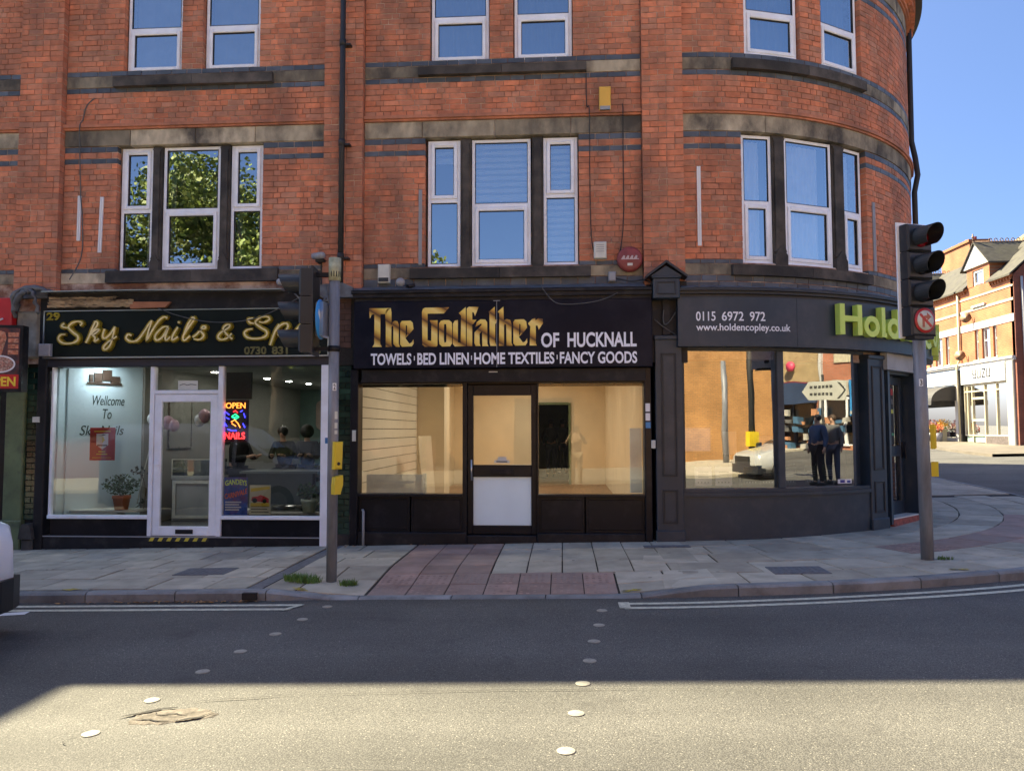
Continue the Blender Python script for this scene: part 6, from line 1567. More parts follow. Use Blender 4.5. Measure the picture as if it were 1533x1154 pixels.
# ------------------------------------------------------------------ vehicles
m_carglass = mat('car window', (.01, .012, .014), .05, spec=.8); m_tyre = mat('tyre', (.012, .012, .012), .8); m_rim = mat('alloy rim', (.35, .36, .38), .3, metal=.8)
m_hl = mat('headlight glass', (.35, .38, .4), .1, spec=.8); m_tail = mat('tail light', (.35, .01, .01), .15)
def vehicle(name, label, loc, rot, st, paint, glassside, screen, wheels, halfw, cat, hlz=.68, bumper=.42, rw=.32):
    """st: (x, z_low, z_belt, z_top, width scale, top width)"""
    t = thing(name, label, cat, loc); m4 = Matrix.Translation(Vector(loc)) @ Matrix.Rotation(rot, 4, 'Z')
    P = lambda x, y, z: m4 @ Vector((x, y, z))
    rings = []
    for (x, zl, zb2, zt2, ws, wt) in st:
        w_ = halfw*ws; wt = halfw*wt
        half = [(w_*.86, zl), (w_, zl+.14), (w_*1.0, (zl+zb2)/2), (w_*.97, zb2), (wt, zt2-(.07 if zt2-zb2 > .1 else .0)), (wt*.8, zt2+(0 if zt2-zb2 > .1 else .02))]
        rings.append([P(x, y, z) for y, z in half]+[P(x, -y, z) for y, z in half[::-1]])
    mb = MB(); vs = [p for r_ in rings for p in r_]; n = 12
    fs = [(i*n+k, i*n+(k+1) % n, (i+1)*n+(k+1) % n, (i+1)*n+k) for i in range(len(rings)-1) for k in range(n)]+[tuple(range(n))[::-1], tuple((len(rings)-1)*n+k for k in range(n))]
    mb.add(vs, fs, smooth=True); mb.build('body', paint, t)
    def off(a, b_, s_):
        return a
    for (i, j) in glassside:
        for sgn in (0, 1):
            k1, k2 = (3, 4) if sgn == 0 else (8, 7)
            a, b_, c, d = rings[i][k1], rings[j][k1], rings[j][k2], rings[i][k2]
            ce = (a+b_+c+d)/4; nrm = (b_-a).cross(d-a).normalized(); nrm = nrm if nrm.dot(ce-P(st[i][0], 0, ce.z)) > 0 else -nrm
            q = [ce+(p-ce)*.88+nrm*.012 for p in (a, b_, c, d)]
            mb = MB(); mb.add(q, [(0, 1, 2, 3)]); mb.build('side_window', m_carglass, t)
    for (i, j) in screen:
        a, b_, c, d = rings[i][4], rings[j][4], rings[j][7], rings[i][7]
        ce = (a+b_+c+d)/4; nrm = (b_-a).cross(d-a).normalized(); nrm = nrm if nrm.z > 0 else -nrm
        q = [ce+(p-ce)*.9+nrm*.03 for p in (a, b_, c, d)]
        mb = MB(); mb.add(q, [(0, 1, 2, 3)]); mb.build('windscreen', m_carglass, t)
    for (wx) in wheels:
        for s_ in (-1, 1):
            y0 = s_*(halfw-.20); y1 = s_*(halfw+.015)
            mb = MB(); F5 = lambda a, c, d: P(wx+a, y0+(y1-y0)*d, rw+c)
            mb.lathe(F5, [(rw*.6, 0), (rw, .05), (rw, .9), (rw*.93, 1.0), (rw*.62, 1.0)], 24); wh = mb.build('wheel', m_tyre, t)
            mb = MB(); mb.lathe(F5, [(rw*.62, .97), (rw*.60, 1.02), (rw*.15, 1.03)], 20)
            for k in range(5):
                a = 2*math.pi*k/5; mb.tube([F5(.05*math.cos(a), .05*math.sin(a), 1.04), F5(rw*.58*math.cos(a), rw*.58*math.sin(a), 1.04)], .025, 5)
            mb.build('rim', m_rim, wh)
    xf = st[0][0]; xr = st[-1][0]
    mb = MB(); Fb = lambda x, o, z: P(xf+(-.05 if xf < xr else .05)*o-(.0 if abs(x) < .6 else (abs(x)-.6)*-.4*(1 if xf < xr else -1)), x, z)
    n2 = 10
    mb.box(Fb, -halfw*.93, halfw*.93, -4, 1.0, st[0][1]-.03, bumper, n2); mb.build('bumper', m_plastic, t)
    mb = MB(); Fr = lambda x, o, z: P(xr+(.05 if xf < xr else -.05)*o, x, z); mb.box(Fr, -halfw*.88, halfw*.88, -2, .8, st[-1][1]-.03, bumper, 4); mb.build('bumper', m_plastic, t)
    for s_ in (-1, 1):
        mb = MB(); mb.sphere(P(xf+(.20 if xf < xr else -.20), s_*halfw*.72, hlz), .13, .17, .075, 12, 8); mb.build('headlight', m_hl, t)
        mb = MB(); mb.box(lambda x, o, z: P(xr+(-.06 if xf < xr else .06)+(.08 if xf < xr else -.08)*o, x, z), s_*halfw*.72, s_*halfw*.9, 0, 1, hlz+.05, hlz+.4); mb.build('tail_light', m_tail, t)
        mb = MB(); mb.box(lambda x, o, z: P(x, s_*(halfw+.02+.16*o), z), st[3][0]-.06, st[3][0]+.06, 0, 1, st[3][2]-.0, st[3][2]+.13, 1); mb.build('mirror', m_plastic, t)
    mb = MB(); mb.box(Fb, -halfw*.5, halfw*.5, .1, 1.15, bumper+.02, hlz-.02, 4); mb.build('grille', m_cable, t)
    return t
VAN = [(0, .24, .76, .78, .78, .74), (-.12, .22, .88, .90, .92, .86), (-.55, .2, 1.02, 1.04, .99, .90), (-1.0, .2, 1.08, 1.13, 1, .9), (-1.75, .2, 1.05, 1.72, 1, .82), (-2.2, .2, 1.05, 1.82, 1, .84), (-3.2, .2, 1.05, 1.84, 1, .84), (-4.3, .22, 1.05, 1.82, 1, .83), (-4.45, .3, 1.0, 1.72, .95, .8)]
m_vanw = mat('white van paint', (.86, .89, .93), .18, var=.02, coat=.5)
van = vehicle('parked_van', 'white van with black bumper at the kerb, cut off by the left edge', (-4.60, 5.55, G(-4.6, 5.5)), 0, VAN, m_vanw, [(3, 4), (4, 5)], [(3, 4)], (-.85, -3.6), .88, 'van', hlz=.72, bumper=.47)
HAT = [(0, .22, .62, .64, .76, .7), (-.15, .2, .72, .74, .93, .86), (-.6, .2, .84, .86, .99, .88), (-1.05, .2, .90, .95, 1, .88), (-1.8, .2, .93, 1.38, 1, .70), (-2.3, .2, .93, 1.46, 1, .72), (-3.1, .2, .95, 1.42, 1, .70), (-3.75, .24, .96, 1.16, .98, .72), (-3.95, .3, .9, .98, .92, .7)]
m_dark = mat('dark grey car paint', (.02, .022, .028), .15, coat=.5)
vehicle('parked_car', 'white hatchback waiting behind the camera, reflected in the estate agent window', (8.3, -.6, G(8.3, 0)), math.pi, HAT, mat('cream car paint', (.42, .42, .40), .2, var=.02, coat=.5), [(3, 4), (4, 5), (5, 6)], [(3, 4)], (-.8, -3.1), .86, 'car')
vehicle('parked_car', 'dark estate car standing behind the camera, reflected in the nail shop window', (-5.0, -2.0, G(-5, 0)), 0, HAT, m_dark, [(3, 4), (4, 5), (5, 6)], [(3, 4)], (-.8, -3.1), .86, 'car')

# ------------------------------------------------------------------ people
def skin(pts, edges, rad, root):
    me = bpy.data.meshes.new('s'); me.from_pydata(pts, edges, [])
    ob = bpy.data.objects.new('s', me); COL.objects.link(ob)
    md = ob.modifiers.new('s', 'SKIN'); md.use_smooth_shade = True
    for i, v in enumerate(me.skin_vertices[0].data): v.radius = (rad[i], rad[i]); v.use_root = (i == root)
    sb = ob.modifiers.new('u', 'SUBSURF'); sb.levels = 1; sb.render_levels = 1
    dg = bpy.context.evaluated_depsgraph_get(); r_ = bpy.data.meshes.new_from_object(ob.evaluated_get(dg))
    vs = [v.co.copy() for v in r_.vertices]; fs = [tuple(p.vertices) for p in r_.polygons]
    bpy.data.objects.remove(ob); bpy.data.meshes.remove(me); bpy.data.meshes.remove(r_)
    return vs, fs
def person(label, loc, rot, pose, top_c, leg_c, hair_c, hold=None, hair_r=1.0):
    J = {'pelvis': (0, 0, .95, .13), 'belly': (0, 0, 1.10, .12), 'chest': (0, 0, 1.30, .145), 'neck0': (0, .01, 1.47, .065), 'neck': (0, 0, 1.53, .052), 'head': (0, -.015, 1.61, .078), 'crown': (0, 0, 1.70, .066), 'nose': (0, -.10, 1.61, .016)}
    for s_, c in ((1, 'r'), (-1, 'l')):
        J['sh'+c] = (s_*.17, 0, 1.42, .058); J['el'+c] = (s_*.235, .03, 1.15, .042); J['wr'+c] = (s_*.25, -.03, .92, .027); J['pa'+c] = (s_*.25, -.045, .85, .032)
        J['hip'+c] = (s_*.09, 0, .90, .088); J['kn'+c] = (s_*.10, -.01, .50, .058); J['an'+c] = (s_*.10, .02, .09, .038); J['to'+c] = (s_*.115, -.13, .035, .032)
    for k, v in pose.items(): J[k] = (*v, J[k][3])
    for c in 'rl':
        s_ = 1 if c == 'r' else -1; p = Vector(J['pa'+c][:3]); d = (p-Vector(J['wr'+c][:3])).normalized(); sd_ = Vector((0, -1, 0)) if abs(d.y) < .8 else Vector((1, 0, 0))
        sd_ = (sd_-d*sd_.dot(d)).normalized()
        for i, (l, w2) in enumerate(((.07, .026), (.08, .009), (.075, -.009), (.06, -.026))): J['f%d%s' % (i, c)] = (*(p+d*l+sd_*w2*1.3), .008)
        J['th'+c] = (*(p+sd_*.05+d*.02), .010)
    m4 = Matrix.Translation(Vector(loc)) @ Matrix.Rotation(rot, 4, 'Z')
    E = [('pelvis', 'belly'), ('belly', 'chest'), ('chest', 'neck0'), ('neck0', 'neck'), ('neck', 'head'), ('head', 'crown'), ('head', 'nose')]
    for c in 'rl': E += [('chest', 'sh'+c), ('sh'+c, 'el'+c), ('el'+c, 'wr'+c), ('wr'+c, 'pa'+c), ('pelvis', 'hip'+c), ('hip'+c, 'kn'+c), ('kn'+c, 'an'+c), ('an'+c, 'to'+c)]+[('pa'+c, 'f%d%s' % (i, c)) for i in range(4)]+[('pa'+c, 'th'+c)]
    def mk(names, E_, grow, root):
        nm = [n for n in names]; ix = {n: i for i, n in enumerate(nm)}
        vs, fs = skin([J[n][:3] for n in nm], [(ix[a], ix[b_]) for a, b_ in E_], [J[n][3]+grow for n in nm], ix[root])
        return [m4 @ v for v in vs], fs
    t = thing('person', label, 'person', loc)
    vs, fs = mk(list(J), E, 0, 'pelvis'); mb = MB(); mb.add(vs, fs, smooth=True); mb.build('body', m_skin, t)
    nm = ['belly', 'chest', 'neck0', 'pelvis']+[k+c for k in ('sh', 'el', 'wr') for c in 'rl']
    vs, fs = mk(nm, [e_ for e_ in E if e_[0] in nm and e_[1] in nm], .018, 'pelvis'); mb = MB(); mb.add(vs, fs, smooth=True); mb.build('jacket', top_c, t)
    nm = ['pelvis']+[k+c for k in ('hip', 'kn', 'an') for c in 'rl']
    vs, fs = mk(nm, [e_ for e_ in E if e_[0] in nm and e_[1] in nm], .014, 'pelvis'); mb = MB(); mb.add(vs, fs, smooth=True); mb.build('trousers', leg_c, t)
    mb = MB(); h = Vector(J['head'][:3]); mb.sphere(m4 @ (h+Vector((0, .02, .045))), .088*hair_r, .098*hair_r, .09*hair_r, 14, 9); mb.build('hair', hair_c, t)
    for c in 'rl':
        a, b_ = Vector(J['an'+c][:3]), Vector(J['to'+c][:3]); mb = MB(); mb.tube([m4 @ (a+Vector((0, .05, -.045))), m4 @ (a*.5+b_*.5+Vector((0, 0, -.01))), m4 @ (b_+Vector((0, -.03, .0)))], [.045, .05, .038], 8); mb.build('shoe', m_cable, t)
    if hold: hold(t, m4)
    return t
m_skin = mat('skin', (.45, .27, .19), .55, var=.05)
c_navy, c_blk, c_hair, c_hair2, c_jean = mat('navy cloth', (.02, .024, .045), .9), mat('black cloth', (.012, .012, .014), .9), mat('black hair', (.012, .010, .009), .6), mat('brown hair', (.06, .035, .02), .6), mat('denim', (.05, .07, .12), .9)
person('person in dark jacket standing in the rear doorway, nearer the camera', (-.34, 23.3, .2), math.pi, {'wrr': (.22, -.12, 1.0), 'par': (.2, -.18, .97)}, c_blk, c_navy, c_hair)
person('second person in dark clothes further back in the rear doorway', (.0, 24.2, .2), math.pi, {}, c_blk, c_blk, c_hair)
SEAT = {'pelvis': (0, .1, .52), 'belly': (0, .08, .68), 'chest': (0, .02, .9), 'neck0': (0, -.02, 1.07), 'neck': (0, -.04, 1.13), 'head': (0, -.07, 1.22), 'crown': (0, -.06, 1.31), 'nose': (0, -.16, 1.21)}
for s_, c in ((1, 'r'), (-1, 'l')): SEAT.update({'sh'+c: (s_*.17, 0, 1.02), 'el'+c: (s_*.22, -.08, .77), 'wr'+c: (s_*.12, -.30, .80), 'pa'+c: (s_*.09, -.37, .82), 'hip'+c: (s_*.09, .08, .50), 'kn'+c: (s_*.12, -.36, .50), 'an'+c: (s_*.12, -.34, .09), 'to'+c: (s_*.13, -.48, .04)})
for (x, y, r_, lb, hr, hh, sl) in ((-5.95, 13.9, 1.2, 'seated person in black bending over the manicure table, left of the others', c_hair, 1.0, 'black stool under the leftmost seated person'), (-5.35, 14.5, 0, 'seated person in black, second from the left in the nail shop', c_hair, 1.15, 'black stool under the second seated person from the left'), (-4.92, 14.6, .2, 'seated person with big dark hair, third from the left in the nail shop', c_hair, 1.5, 'black stool under the person with big hair'), (-4.72, 15.3, -.3, 'seated person at the back, farthest right in the nail shop', c_hair2, 1.2, 'black stool under the rightmost seated person')):
    person(lb, (x, y, .32), r_, SEAT, c_blk, c_navy, hr, hair_r=hh)
    t = thing('salon_chair', sl, 'chair', (x, y+.1, .12))
    mb = MB(); mb.box(frame((x, y, 0), r_), -.22, .22, -.12, .32, .62, .70, bev=.02); mb.build('seat', m_cable, t); mb = MB(); mb.tube([(x, y+.1, .12), (x, y+.1, .62)], .03, 8); mb.lathe(lambda a, b_, z: Vector((x+a, y+.1+b_, .12+z)), [(.24, 0), (.22, .03), (.03, .06)], 16); mb.build('base', m_chrome, t)
def phone(t, m4):
    mb = MB(); F = lambda x, o, z: m4 @ Vector((x, o, z)); mb.box(F, -.08, .08, .34, .35, 1.53, 1.61); mb.build('phone', m_cable, t)
PH_ = {}
for s_, c in ((1, 'r'), (-1, 'l')): PH_.update({'el'+c: (s_*.27, -.12, 1.20), 'wr'+c: (s_*.12, -.28, 1.50), 'pa'+c: (s_*.10, -.32, 1.55)})
ph_p = person('photographer in a pale shirt holding up a phone, reflected in the shop glass', (0.03, -.50, G(0, 0)), math.pi, PH_, mat('pale orange shirt', (.55, .36, .22), .9), mat('khaki trousers', (.35, .27, .17), .9), c_hair2)
mb = MB(); mb.box(ident, -.045, .11, -.13, -.12, 1.56, 1.635); single('phone', mb, m_cable, 'black phone held up by the photographer', 'phone')
person('passer-by in a blue top, reflected in the estate agent window', (11.5, 7.25, G(11.5, 7)), -1.2, {}, mat('blue top', (.03, .07, .16), .8), c_blk, c_hair)
person('passer-by in a grey coat, reflected in the estate agent window', (12.1, 7.35, G(12, 7)), -1.5, {}, mat('grey coat', (.12, .12, .12), .8), c_jean, c_hair2)
# ------------------------------------------------------------------ side street: pavement and buildings
FY = lambda x, o, z: Vector((19.0-o, x, z))       # x runs away down the side street, o towards the road
sp_ = struct('side_street_pavement')
mb = MB(); n = 16
ky = [28, 30, 33, 36, 40, 50, 70]; kx = [15.0, 15.1, 15.6, 16.2, 16.5, 16.7, 17]
vs = []
for y, x in zip(ky, kx):
    for X in (x, x+.12, 19.6): vs.append((X, y, G(X, y)+.10))
vs2 = [(x, y, G(x, y)-.05) for y, x in zip(ky, kx)]
mb.add(vs+vs2, [(3*i+k, 3*i+1+k, 3*i+4+k, 3*i+3+k) for i in range(6) for k in (0, 1)]+[(3*i, 3*i+3, 22+i, 21+i) for i in range(6)]); mb.build('paving', mat('dull far paving', (.13, .11, .085), .9, var=.2, vs=2), sp_)
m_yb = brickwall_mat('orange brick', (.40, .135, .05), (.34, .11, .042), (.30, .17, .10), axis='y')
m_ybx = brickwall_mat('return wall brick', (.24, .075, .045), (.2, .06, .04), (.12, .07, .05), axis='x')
m_cwh = mat('white masonry paint', (.48, .47, .45), .7, var=.04); m_cream2 = mat('cream window frame', (.46, .42, .30), .6, var=.03)
m_slates = mat('grey brown slates', (.052, .047, .04), .8, var=.35, vs=5, bump=.4, bs=18, dirt=(.085, .08, .05), dirt_amt=.5, dirt_scale=2)
def terrace(name, label, y0, y1, eave, dormers, wins, fas):
    t = thing(name, label, 'building', (19, y0, .8))
    mb = MB(); ops = [(a, b_, 4.74, 6.13) for a, b_ in wins]
    e = .0; cuts = sorted({y0, y1} | {c for a, b_ in wins for c in (a, b_)})
    for a, b_ in zip(cuts, cuts[1:]):
        if any(a >= p-.001 and b_ <= q+.001 for p, q in wins): mb.box(FY, a, b_, -.3, 0, 6.13, eave); mb.box(FY, a, b_, -.3, 0, 4.5, 4.74)
        else: mb.box(FY, a, b_, -.3, 0, 4.5, eave)
    mb.build('brick_wall', m_yb, t)
    for a, b_ in wins:
        mb = MB(); rails(mb, FY, a, b_, 4.74, 6.13, .07, -.16, -.08, bev=0); mb.box(FY, a+.07, b_-.07, -.15, -.09, 5.55, 5.62); w_ = mb.build('window', m_cwh, t)
        pane(FY, a+.07, b_-.07, 4.81, 6.06, -.12, m_win, w_); mb = MB(); mb.box(FY, a-.1, b_+.1, -.8, -.78, 4.6, 6.2); mb.build('room_beyond', m_cream2, w_)
        mb = MB(); mb.box(FY, a-.06, b_+.06, -.1, .08, 4.68, 4.738); mb.build('window_sill', m_cwh, t)
    for z0, z1, m_ in ((6.14, 6.46, m_cwh), (7.03, 7.14, m_cream2), (7.62, 7.70, m_cream2)):
        mb = MB(); mb.box(FY, y0, y1, -.1, .03, z0, z1); mb.build('stone_band', m_, t)
    mb = MB(); mb.box(FY, y0, y1, .0, .16, 4.58, 4.675); mb.box(FY, y0, y1, .0, .10, 4.50, 4.578); mb.build('shop_cornice', m_cwh, t)
    # dentils and eaves
    mb = MB(); y = y0+.05
    while y < y1-.05:
        if not any(a < y < b_ for a, b_ in dormers): mb.box(FY, y, y+.11, .0, .08, eave-.22, eave-.1)
        y += .22
    mb.build('dentil_course', m_yb, t, kind='stuff'); mb = MB(); yy = y0
    for a, b_ in dormers+[(y1, y1)]: mb.box(FY, yy, a, .0, .10, eave-.10, eave-.02); yy = b_
    mb.build('eaves_course', m_yb, t)
    mb = MB(); seg = []; yy = y0-.15
    for a, b_ in dormers: seg += [(yy, a, .22), (a, b_, -1.5)]; yy = b_
    seg.append((yy, y1, .22)); k_ = 4.02/4.42
    for a, b_, o in seg:
        z_ = eave-.02+(.22-o)*k_; q = [FY(a, o, z_), FY(b_, o, z_), FY(b_, -1.9, eave-.02+2.12*k_), FY(a, -1.9, eave-.02+2.12*k_)]
        mb.add(q+[v-Vector((0, 0, .08)) for v in q], [(0, 1, 2, 3), (7, 6, 5, 4), (0, 4, 5, 1), (0, 3, 7, 4)])
    vs = [FY(y0-.15, -1.9, eave-.02+2.12*k_), FY(y1, -1.9, eave-.02+2.12*k_), FY(y1, -4.2, eave), FY(y0-.15, -4.2, eave)]
    mb.add(vs+[v-Vector((0, 0, .08)) for v in vs], [(0, 1, 2, 3), (7, 6, 5, 4), (0, 4, 5, 1), (0, 3, 7, 4)]); mb.build('roof', m_slates, t)
    for a, b_ in dormers:
        c = (a+b_)/2; mb = MB(); wz = 8.85
        for (p, q, z0, z1) in ((a, c-.45, eave, 9.0), (c+.45, b_, eave, 9.0), (c-.45, c+.45, wz, 9.0)): mb.box(FY, p, q, -1.6, .02, z0, z1)
        d = mb.build('dormer', m_yb, t)
        mb = MB(); mb.prism(FY, [(a-.15, 9.0), (b_+.15, 9.0), (c, 10.05)], -.1, .12); mb.build('gable_board', m_cwh, d)
        mb = MB(); rails(mb, FY, c-.43, c+.43, 7.26, 8.84, .09, -.14, -.02, bev=0); mb.box(FY, c-.36, c+.36, -.13, -.03, 8.2, 8.28); mb.box(FY, c-.55, c+.55, .0, .1, 7.16, 7.25); mb.build('dormer_window', m_cwh, d)
        pane(FY, c-.36, c+.36, 7.34, 8.76, -.08, m_win, d); mb = MB(); mb.box(FY, c-.5, c+.5, -.7, -.68, 7.2, 8.9); mb.build('room_beyond', m_net, d)
        mb = MB()
        for s_ in (-1, 1):
            e1 = c+s_*((b_-a)/2+.28); q = [FY(e1, .2, 8.92), FY(c, .2, 10.08), FY(c, -4.6, 10.08), FY(e1, -2.2, 8.92)]
            mb.add(q+[p+Vector((0, 0, .07)) for p in q], [(0, 1, 2, 3), (4, 7, 6, 5), (0, 4, 5, 1), (0, 3, 7, 4)])
        mb.build('dormer_roof', m_slates, d)
        mb = MB(); mb.tube([FY(c, .18, 10.1), FY(c, .18, 10.5)], .03, 6); mb.sphere(FY(c, .18, 10.35), .06, .06, .06, 8, 6)
        for k in range(8):
            for s2 in (-.1, .1):
                p = FY(c, -.7-k*.5+s2*1.2, 10.22); mb.tube([p+Vector((.07*math.cos(R(30*j)), 0, .07*math.sin(R(30*j)))) for j in range(13)], .02, 5)
        mb.tube([FY(c, .2, 10.12), FY(c, -4.6, 10.12)], .05, 6); mb.build('ridge_crest', m_dishm, d)
    return t
t = terrace('terraced_building', 'orange brick terraced shop with white bands and gabled dormer down the side street', 33.4, 37.85, 8.15, [(35.1, 37.0)], [(34.75, 35.05), (35.3, 35.95), (36.25, 36.55)], 1)
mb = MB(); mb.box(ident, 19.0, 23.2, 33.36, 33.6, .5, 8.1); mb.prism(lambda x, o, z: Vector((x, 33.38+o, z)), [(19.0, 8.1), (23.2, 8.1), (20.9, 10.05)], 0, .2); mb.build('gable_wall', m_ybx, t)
mb = MB(); mb.tube([(19.3, 33.3, 8.0), (19.35, 33.3, .9)], .05, 8); mb.build('downpipe', m_cwh, t)
mb = MB(); mb.tube([(18.92, 37.8, 8.0), (18.92, 37.8, 4.9), (18.8, 37.85, 4.5), (18.88, 37.85, .9)], .055, 8); mb.build('downpipe', m_cream2, t)
t2_ = terrace('terraced_building', 'orange brick terraced shop behind the corner signal, with flowers below', 37.86, 52, 8.15, [(42.5, 44.4)], [(38.9, 39.25), (39.6, 40.3), (40.6, 40.95), (43, 43.7)], 2)
mb = MB(); mb.box(ident, 23.4, 24.4, 45.2, 48.5, 10, 12.3); mb.box(ident, 23.3, 24.5, 45.1, 48.6, 12.3, 12.45); ch_ = mb.build('chimney', m_yb, t2_)
mb = MB()
for k in range(4): mb.tube([(23.9, 45.6+k*.8, 12.45), (23.9, 45.6+k*.8, 12.7)], .12, 8)
mb.build('chimney_pot', m_redm, ch_)
# yuzu shopfront
ys_ = thing('restaurant_shopfront', 'white sign reading YUZU over cream framed glass on the side street', 'shopfront', (19, 36, .9))
mb = MB(); mb.box(FY, 34.05, 37.75, -.05, .12, 3.66, 4.49, bev=.02); mb.build('sign_panel', mat('bright white sign', (.5, .5, .51), .5), ys_)
mb = MB(); FYm = lambda x, o, z: FY(36.0-x, o, z)
def strokes(mb, F, pl, w_, o):
    for i, s_ in enumerate(pl):
        for (a, b_) in zip(s_, s_[1:]):
            d = Vector((b_[0]-a[0], b_[1]-a[1], 0)).normalized(); nx2, nz2 = -d.y*w_/2, d.x*w_/2; ex, ez = d.x*w_/2, d.y*w_/2
            mb.prism(F, [(a[0]-ex+nx2, a[1]-ez+nz2), (a[0]-ex-nx2, a[1]-ez-nz2), (b_[0]+ex-nx2, b_[1]+ez-nz2), (b_[0]+ex+nx2, b_[1]+ez+nz2)][::-1], o, o+.01+.001*i)
g = lambda x, z: (x, 3.93+z*.36)
Y1 = [[g(-.62, 1), g(-.62, .45), g(-.36, .45)], [g(-.36, 1), g(-.36, .0), g(-.60, .0)]]
U1 = [[g(-.22, 1), g(-.22, .0), g(.04, .0), g(.04, 1)]]
Z1 = [[g(.18, 1), g(.42, 1), g(.18, 0), g(.42, 0)]]
U2 = [[g(.56, 1), g(.56, .0), g(.80, .0), g(.80, 1)]]
strokes(mb, FYm, Y1+U1+Z1+U2, .045, .121); mb.build('sign_lettering', mat('grey sign lettering', (.025, .028, .035), .5), ys_)
mb = MB(); rails(mb, FY, 34.05, 37.65, 1.28, 3.64, .06, -.08, .02, bev=0)
for y in (34.95, 35.9, 36.95, 37.35): mb.box(FY, y-.03, y+.03, -.08, .021, .95 if y > 35.8 and y < 37.2 else 1.3, 3.6)
mb.box(FY, 34.1, 37.6, -.08, .019, 3.30, 3.36); mb.box(FY, 35.93, 36.92, -.075, .03, 2.95, 3.05); mb.box(FY, 35.93, 36.92, -.075, .03, 1.95, 2.05); mb.build('window_frame', m_cream2, ys_)
m_farglass = glass('far shop glass', .03, (.95, .95, .9), 0)
pane(FY, 34.1, 37.6, 1.3, 3.6, -.04, m_farglass, ys_)
mb = MB(); mb.box(FY, 34.1, 35.87, -.07, -.05, 1.34, 2.0); mb.box(FY, 35.95, 37.6, -.07, -.05, 1.0, 1.93); mb.build('frosted_band', mat('pale green frosting', (.42, .55, .44), .5), ys_)
mb = MB(); mb.box(FY, 34.05, 35.87, -.1, .03, .7, 1.28); mb.build('stall_riser', mat('dark brick riser', (.10, .08, .075), .8, var=.4, vs=12), ys_)
mb = MB(); mb.box(FY, 33.5, 34.02, -.1, .10, .7, 4.49, bev=.03); mb.build('grey_post', mat('grey stone post', (.30, .30, .28), .8, var=.1), ys_)
mb = MB(); mb.box(FY, 34.0, 37.7, -3.5, -3.4, .8, 3.9); mb.box(FY, 34, 37.7, -3.4, -.1, .85, .9); mb.box(FY, 37.7, 37.78, -3.4, -.1, .9, 4.4); mb.box(FY, 33.9, 33.98, -3.4, -.1, .9, 4.4); mb.box(FY, 34, 37.7, -3.4, -.1, 3.9, 3.95); mb.build('inner_wall', mat('olive tan inner wall', (.5, .4, .16), .8), ys_)
mb = MB(); mb.box(FY, 37.70, 37.95, -.1, .14, .7, 4.4); mb.build('dark_post', m_blackm, ys_)
# greengrocer and flower shop with awning
fs_ = thing('flower_shopfront', 'shop with white sign and curved black awning behind the corner signal pole', 'shopfront', (19, 41, .9))
mb = MB(); mb.box(FY, 38.1, 46.4, -.05, .12, 3.72, 4.40, bev=.02); mb.build('sign_panel', m_cwh, fs_)
mb = MB(); n = 8; vs = []
for i in range(n+1):
    a = R(90*i/n); vs += [FY(38.2, .12+1.15*math.sin(a), 2.95+.72*math.cos(a)), FY(46, .12+1.15*math.sin(a), 2.95+.72*math.cos(a))]
mb.add(vs, [(2*i, 2*i+1, 2*i+3, 2*i+2) for i in range(n)]); 
side = [FY(38.2, .12, 2.95)]+[vs[2*i] for i in range(n+1)]; mb.add(side, [tuple(range(len(side)))]); mb.box(FY, 38.2, 46, 1.26, 1.28, 2.75, 2.95); mb.build('awning', mat('black awning cloth', (.05, .047, .045), .7, var=.1), fs_)
mb = MB(); mb.box(FY, 38.1, 38.35, -.1, .1, .7, 3.7); mb.box(FY, 38.35, 46, -.1, .0, .7, 1.2); mb.build('frame', m_cwh, fs_)
mb = MB(); mb.box(FY, 38.2, 46, -1.6, -1.5, .8, 3.7); mb.box(FY, 38.2, 46, -1.5, -.1, 3.62, 3.7); mb.box(FY, 46, 46.1, -1.5, -.1, .8, 3.7); mb.build('inner_wall', mat('dim shop wall', (.12, .09, .06), .9, var=.7, vs=2), fs_)
pane(FY, 38.35, 46, 1.2, 3.6, -.02, m_farglass, fs_)
rnd = random.Random(11); cols = [((.55, .10, .05), 'red'), ((.62, .36, .05), 'orange'), ((.60, .52, .08), 'yellow'), ((.55, .30, .30), 'pink'), ((.2, .35, .08), 'leafy green'), ((.6, .58, .5), 'cream')]
pos = ['nearest the black post', 'second from the black post', 'third from the black post', 'fourth from the black post', 'fifth along the flower shop', 'sixth along the flower shop', 'seventh along the flower shop', 'eighth along the flower shop']
for i in range(8):
    y = 38.6+i*.62; z = G(18.2, y)+.10; c, cn = cols[i % 6]
    t = thing('flower_bucket', 'dark bucket of %s flowers, %s' % (cn, pos[i]), 'flowers', (18.2, y, z), 'flower buckets under the awning')
    mb = MB(); mb.lathe(lambda a, b_, d: Vector((18.2+a, y+b_, z+d)), [(.15, 0), (.20, .42), (.19, .42), (.16, .3)], 14); mb.build('bucket', mat('bucket %d' % i, (.03, .035, .06) if i % 2 else (.25, .25, .3), .5), t)
    mb = MB(); leafball(mb, (18.2, y, z+.62), .26, .26, .22, 130, .09, rnd); mb.build('flowers', mat('%s petals %d' % (cn, i), c, .6, tone=.4), t)
    mb = MB(); leafball(mb, (18.2, y, z+.5), .2, .2, .16, 60, .09, rnd); mb.build('leaves', m_leafg, t)
mb = MB(); mb.box(FY, 38.5, 43.5, .35, .75, 1.55, 1.6, bev=0)
for y in (38.6, 41, 43.3): mb.box(FY, y, y+.05, .4, .7, .9, 1.55)
single('display_table', mb, m_cream2, 'pale flower display table under the black awning', 'table')
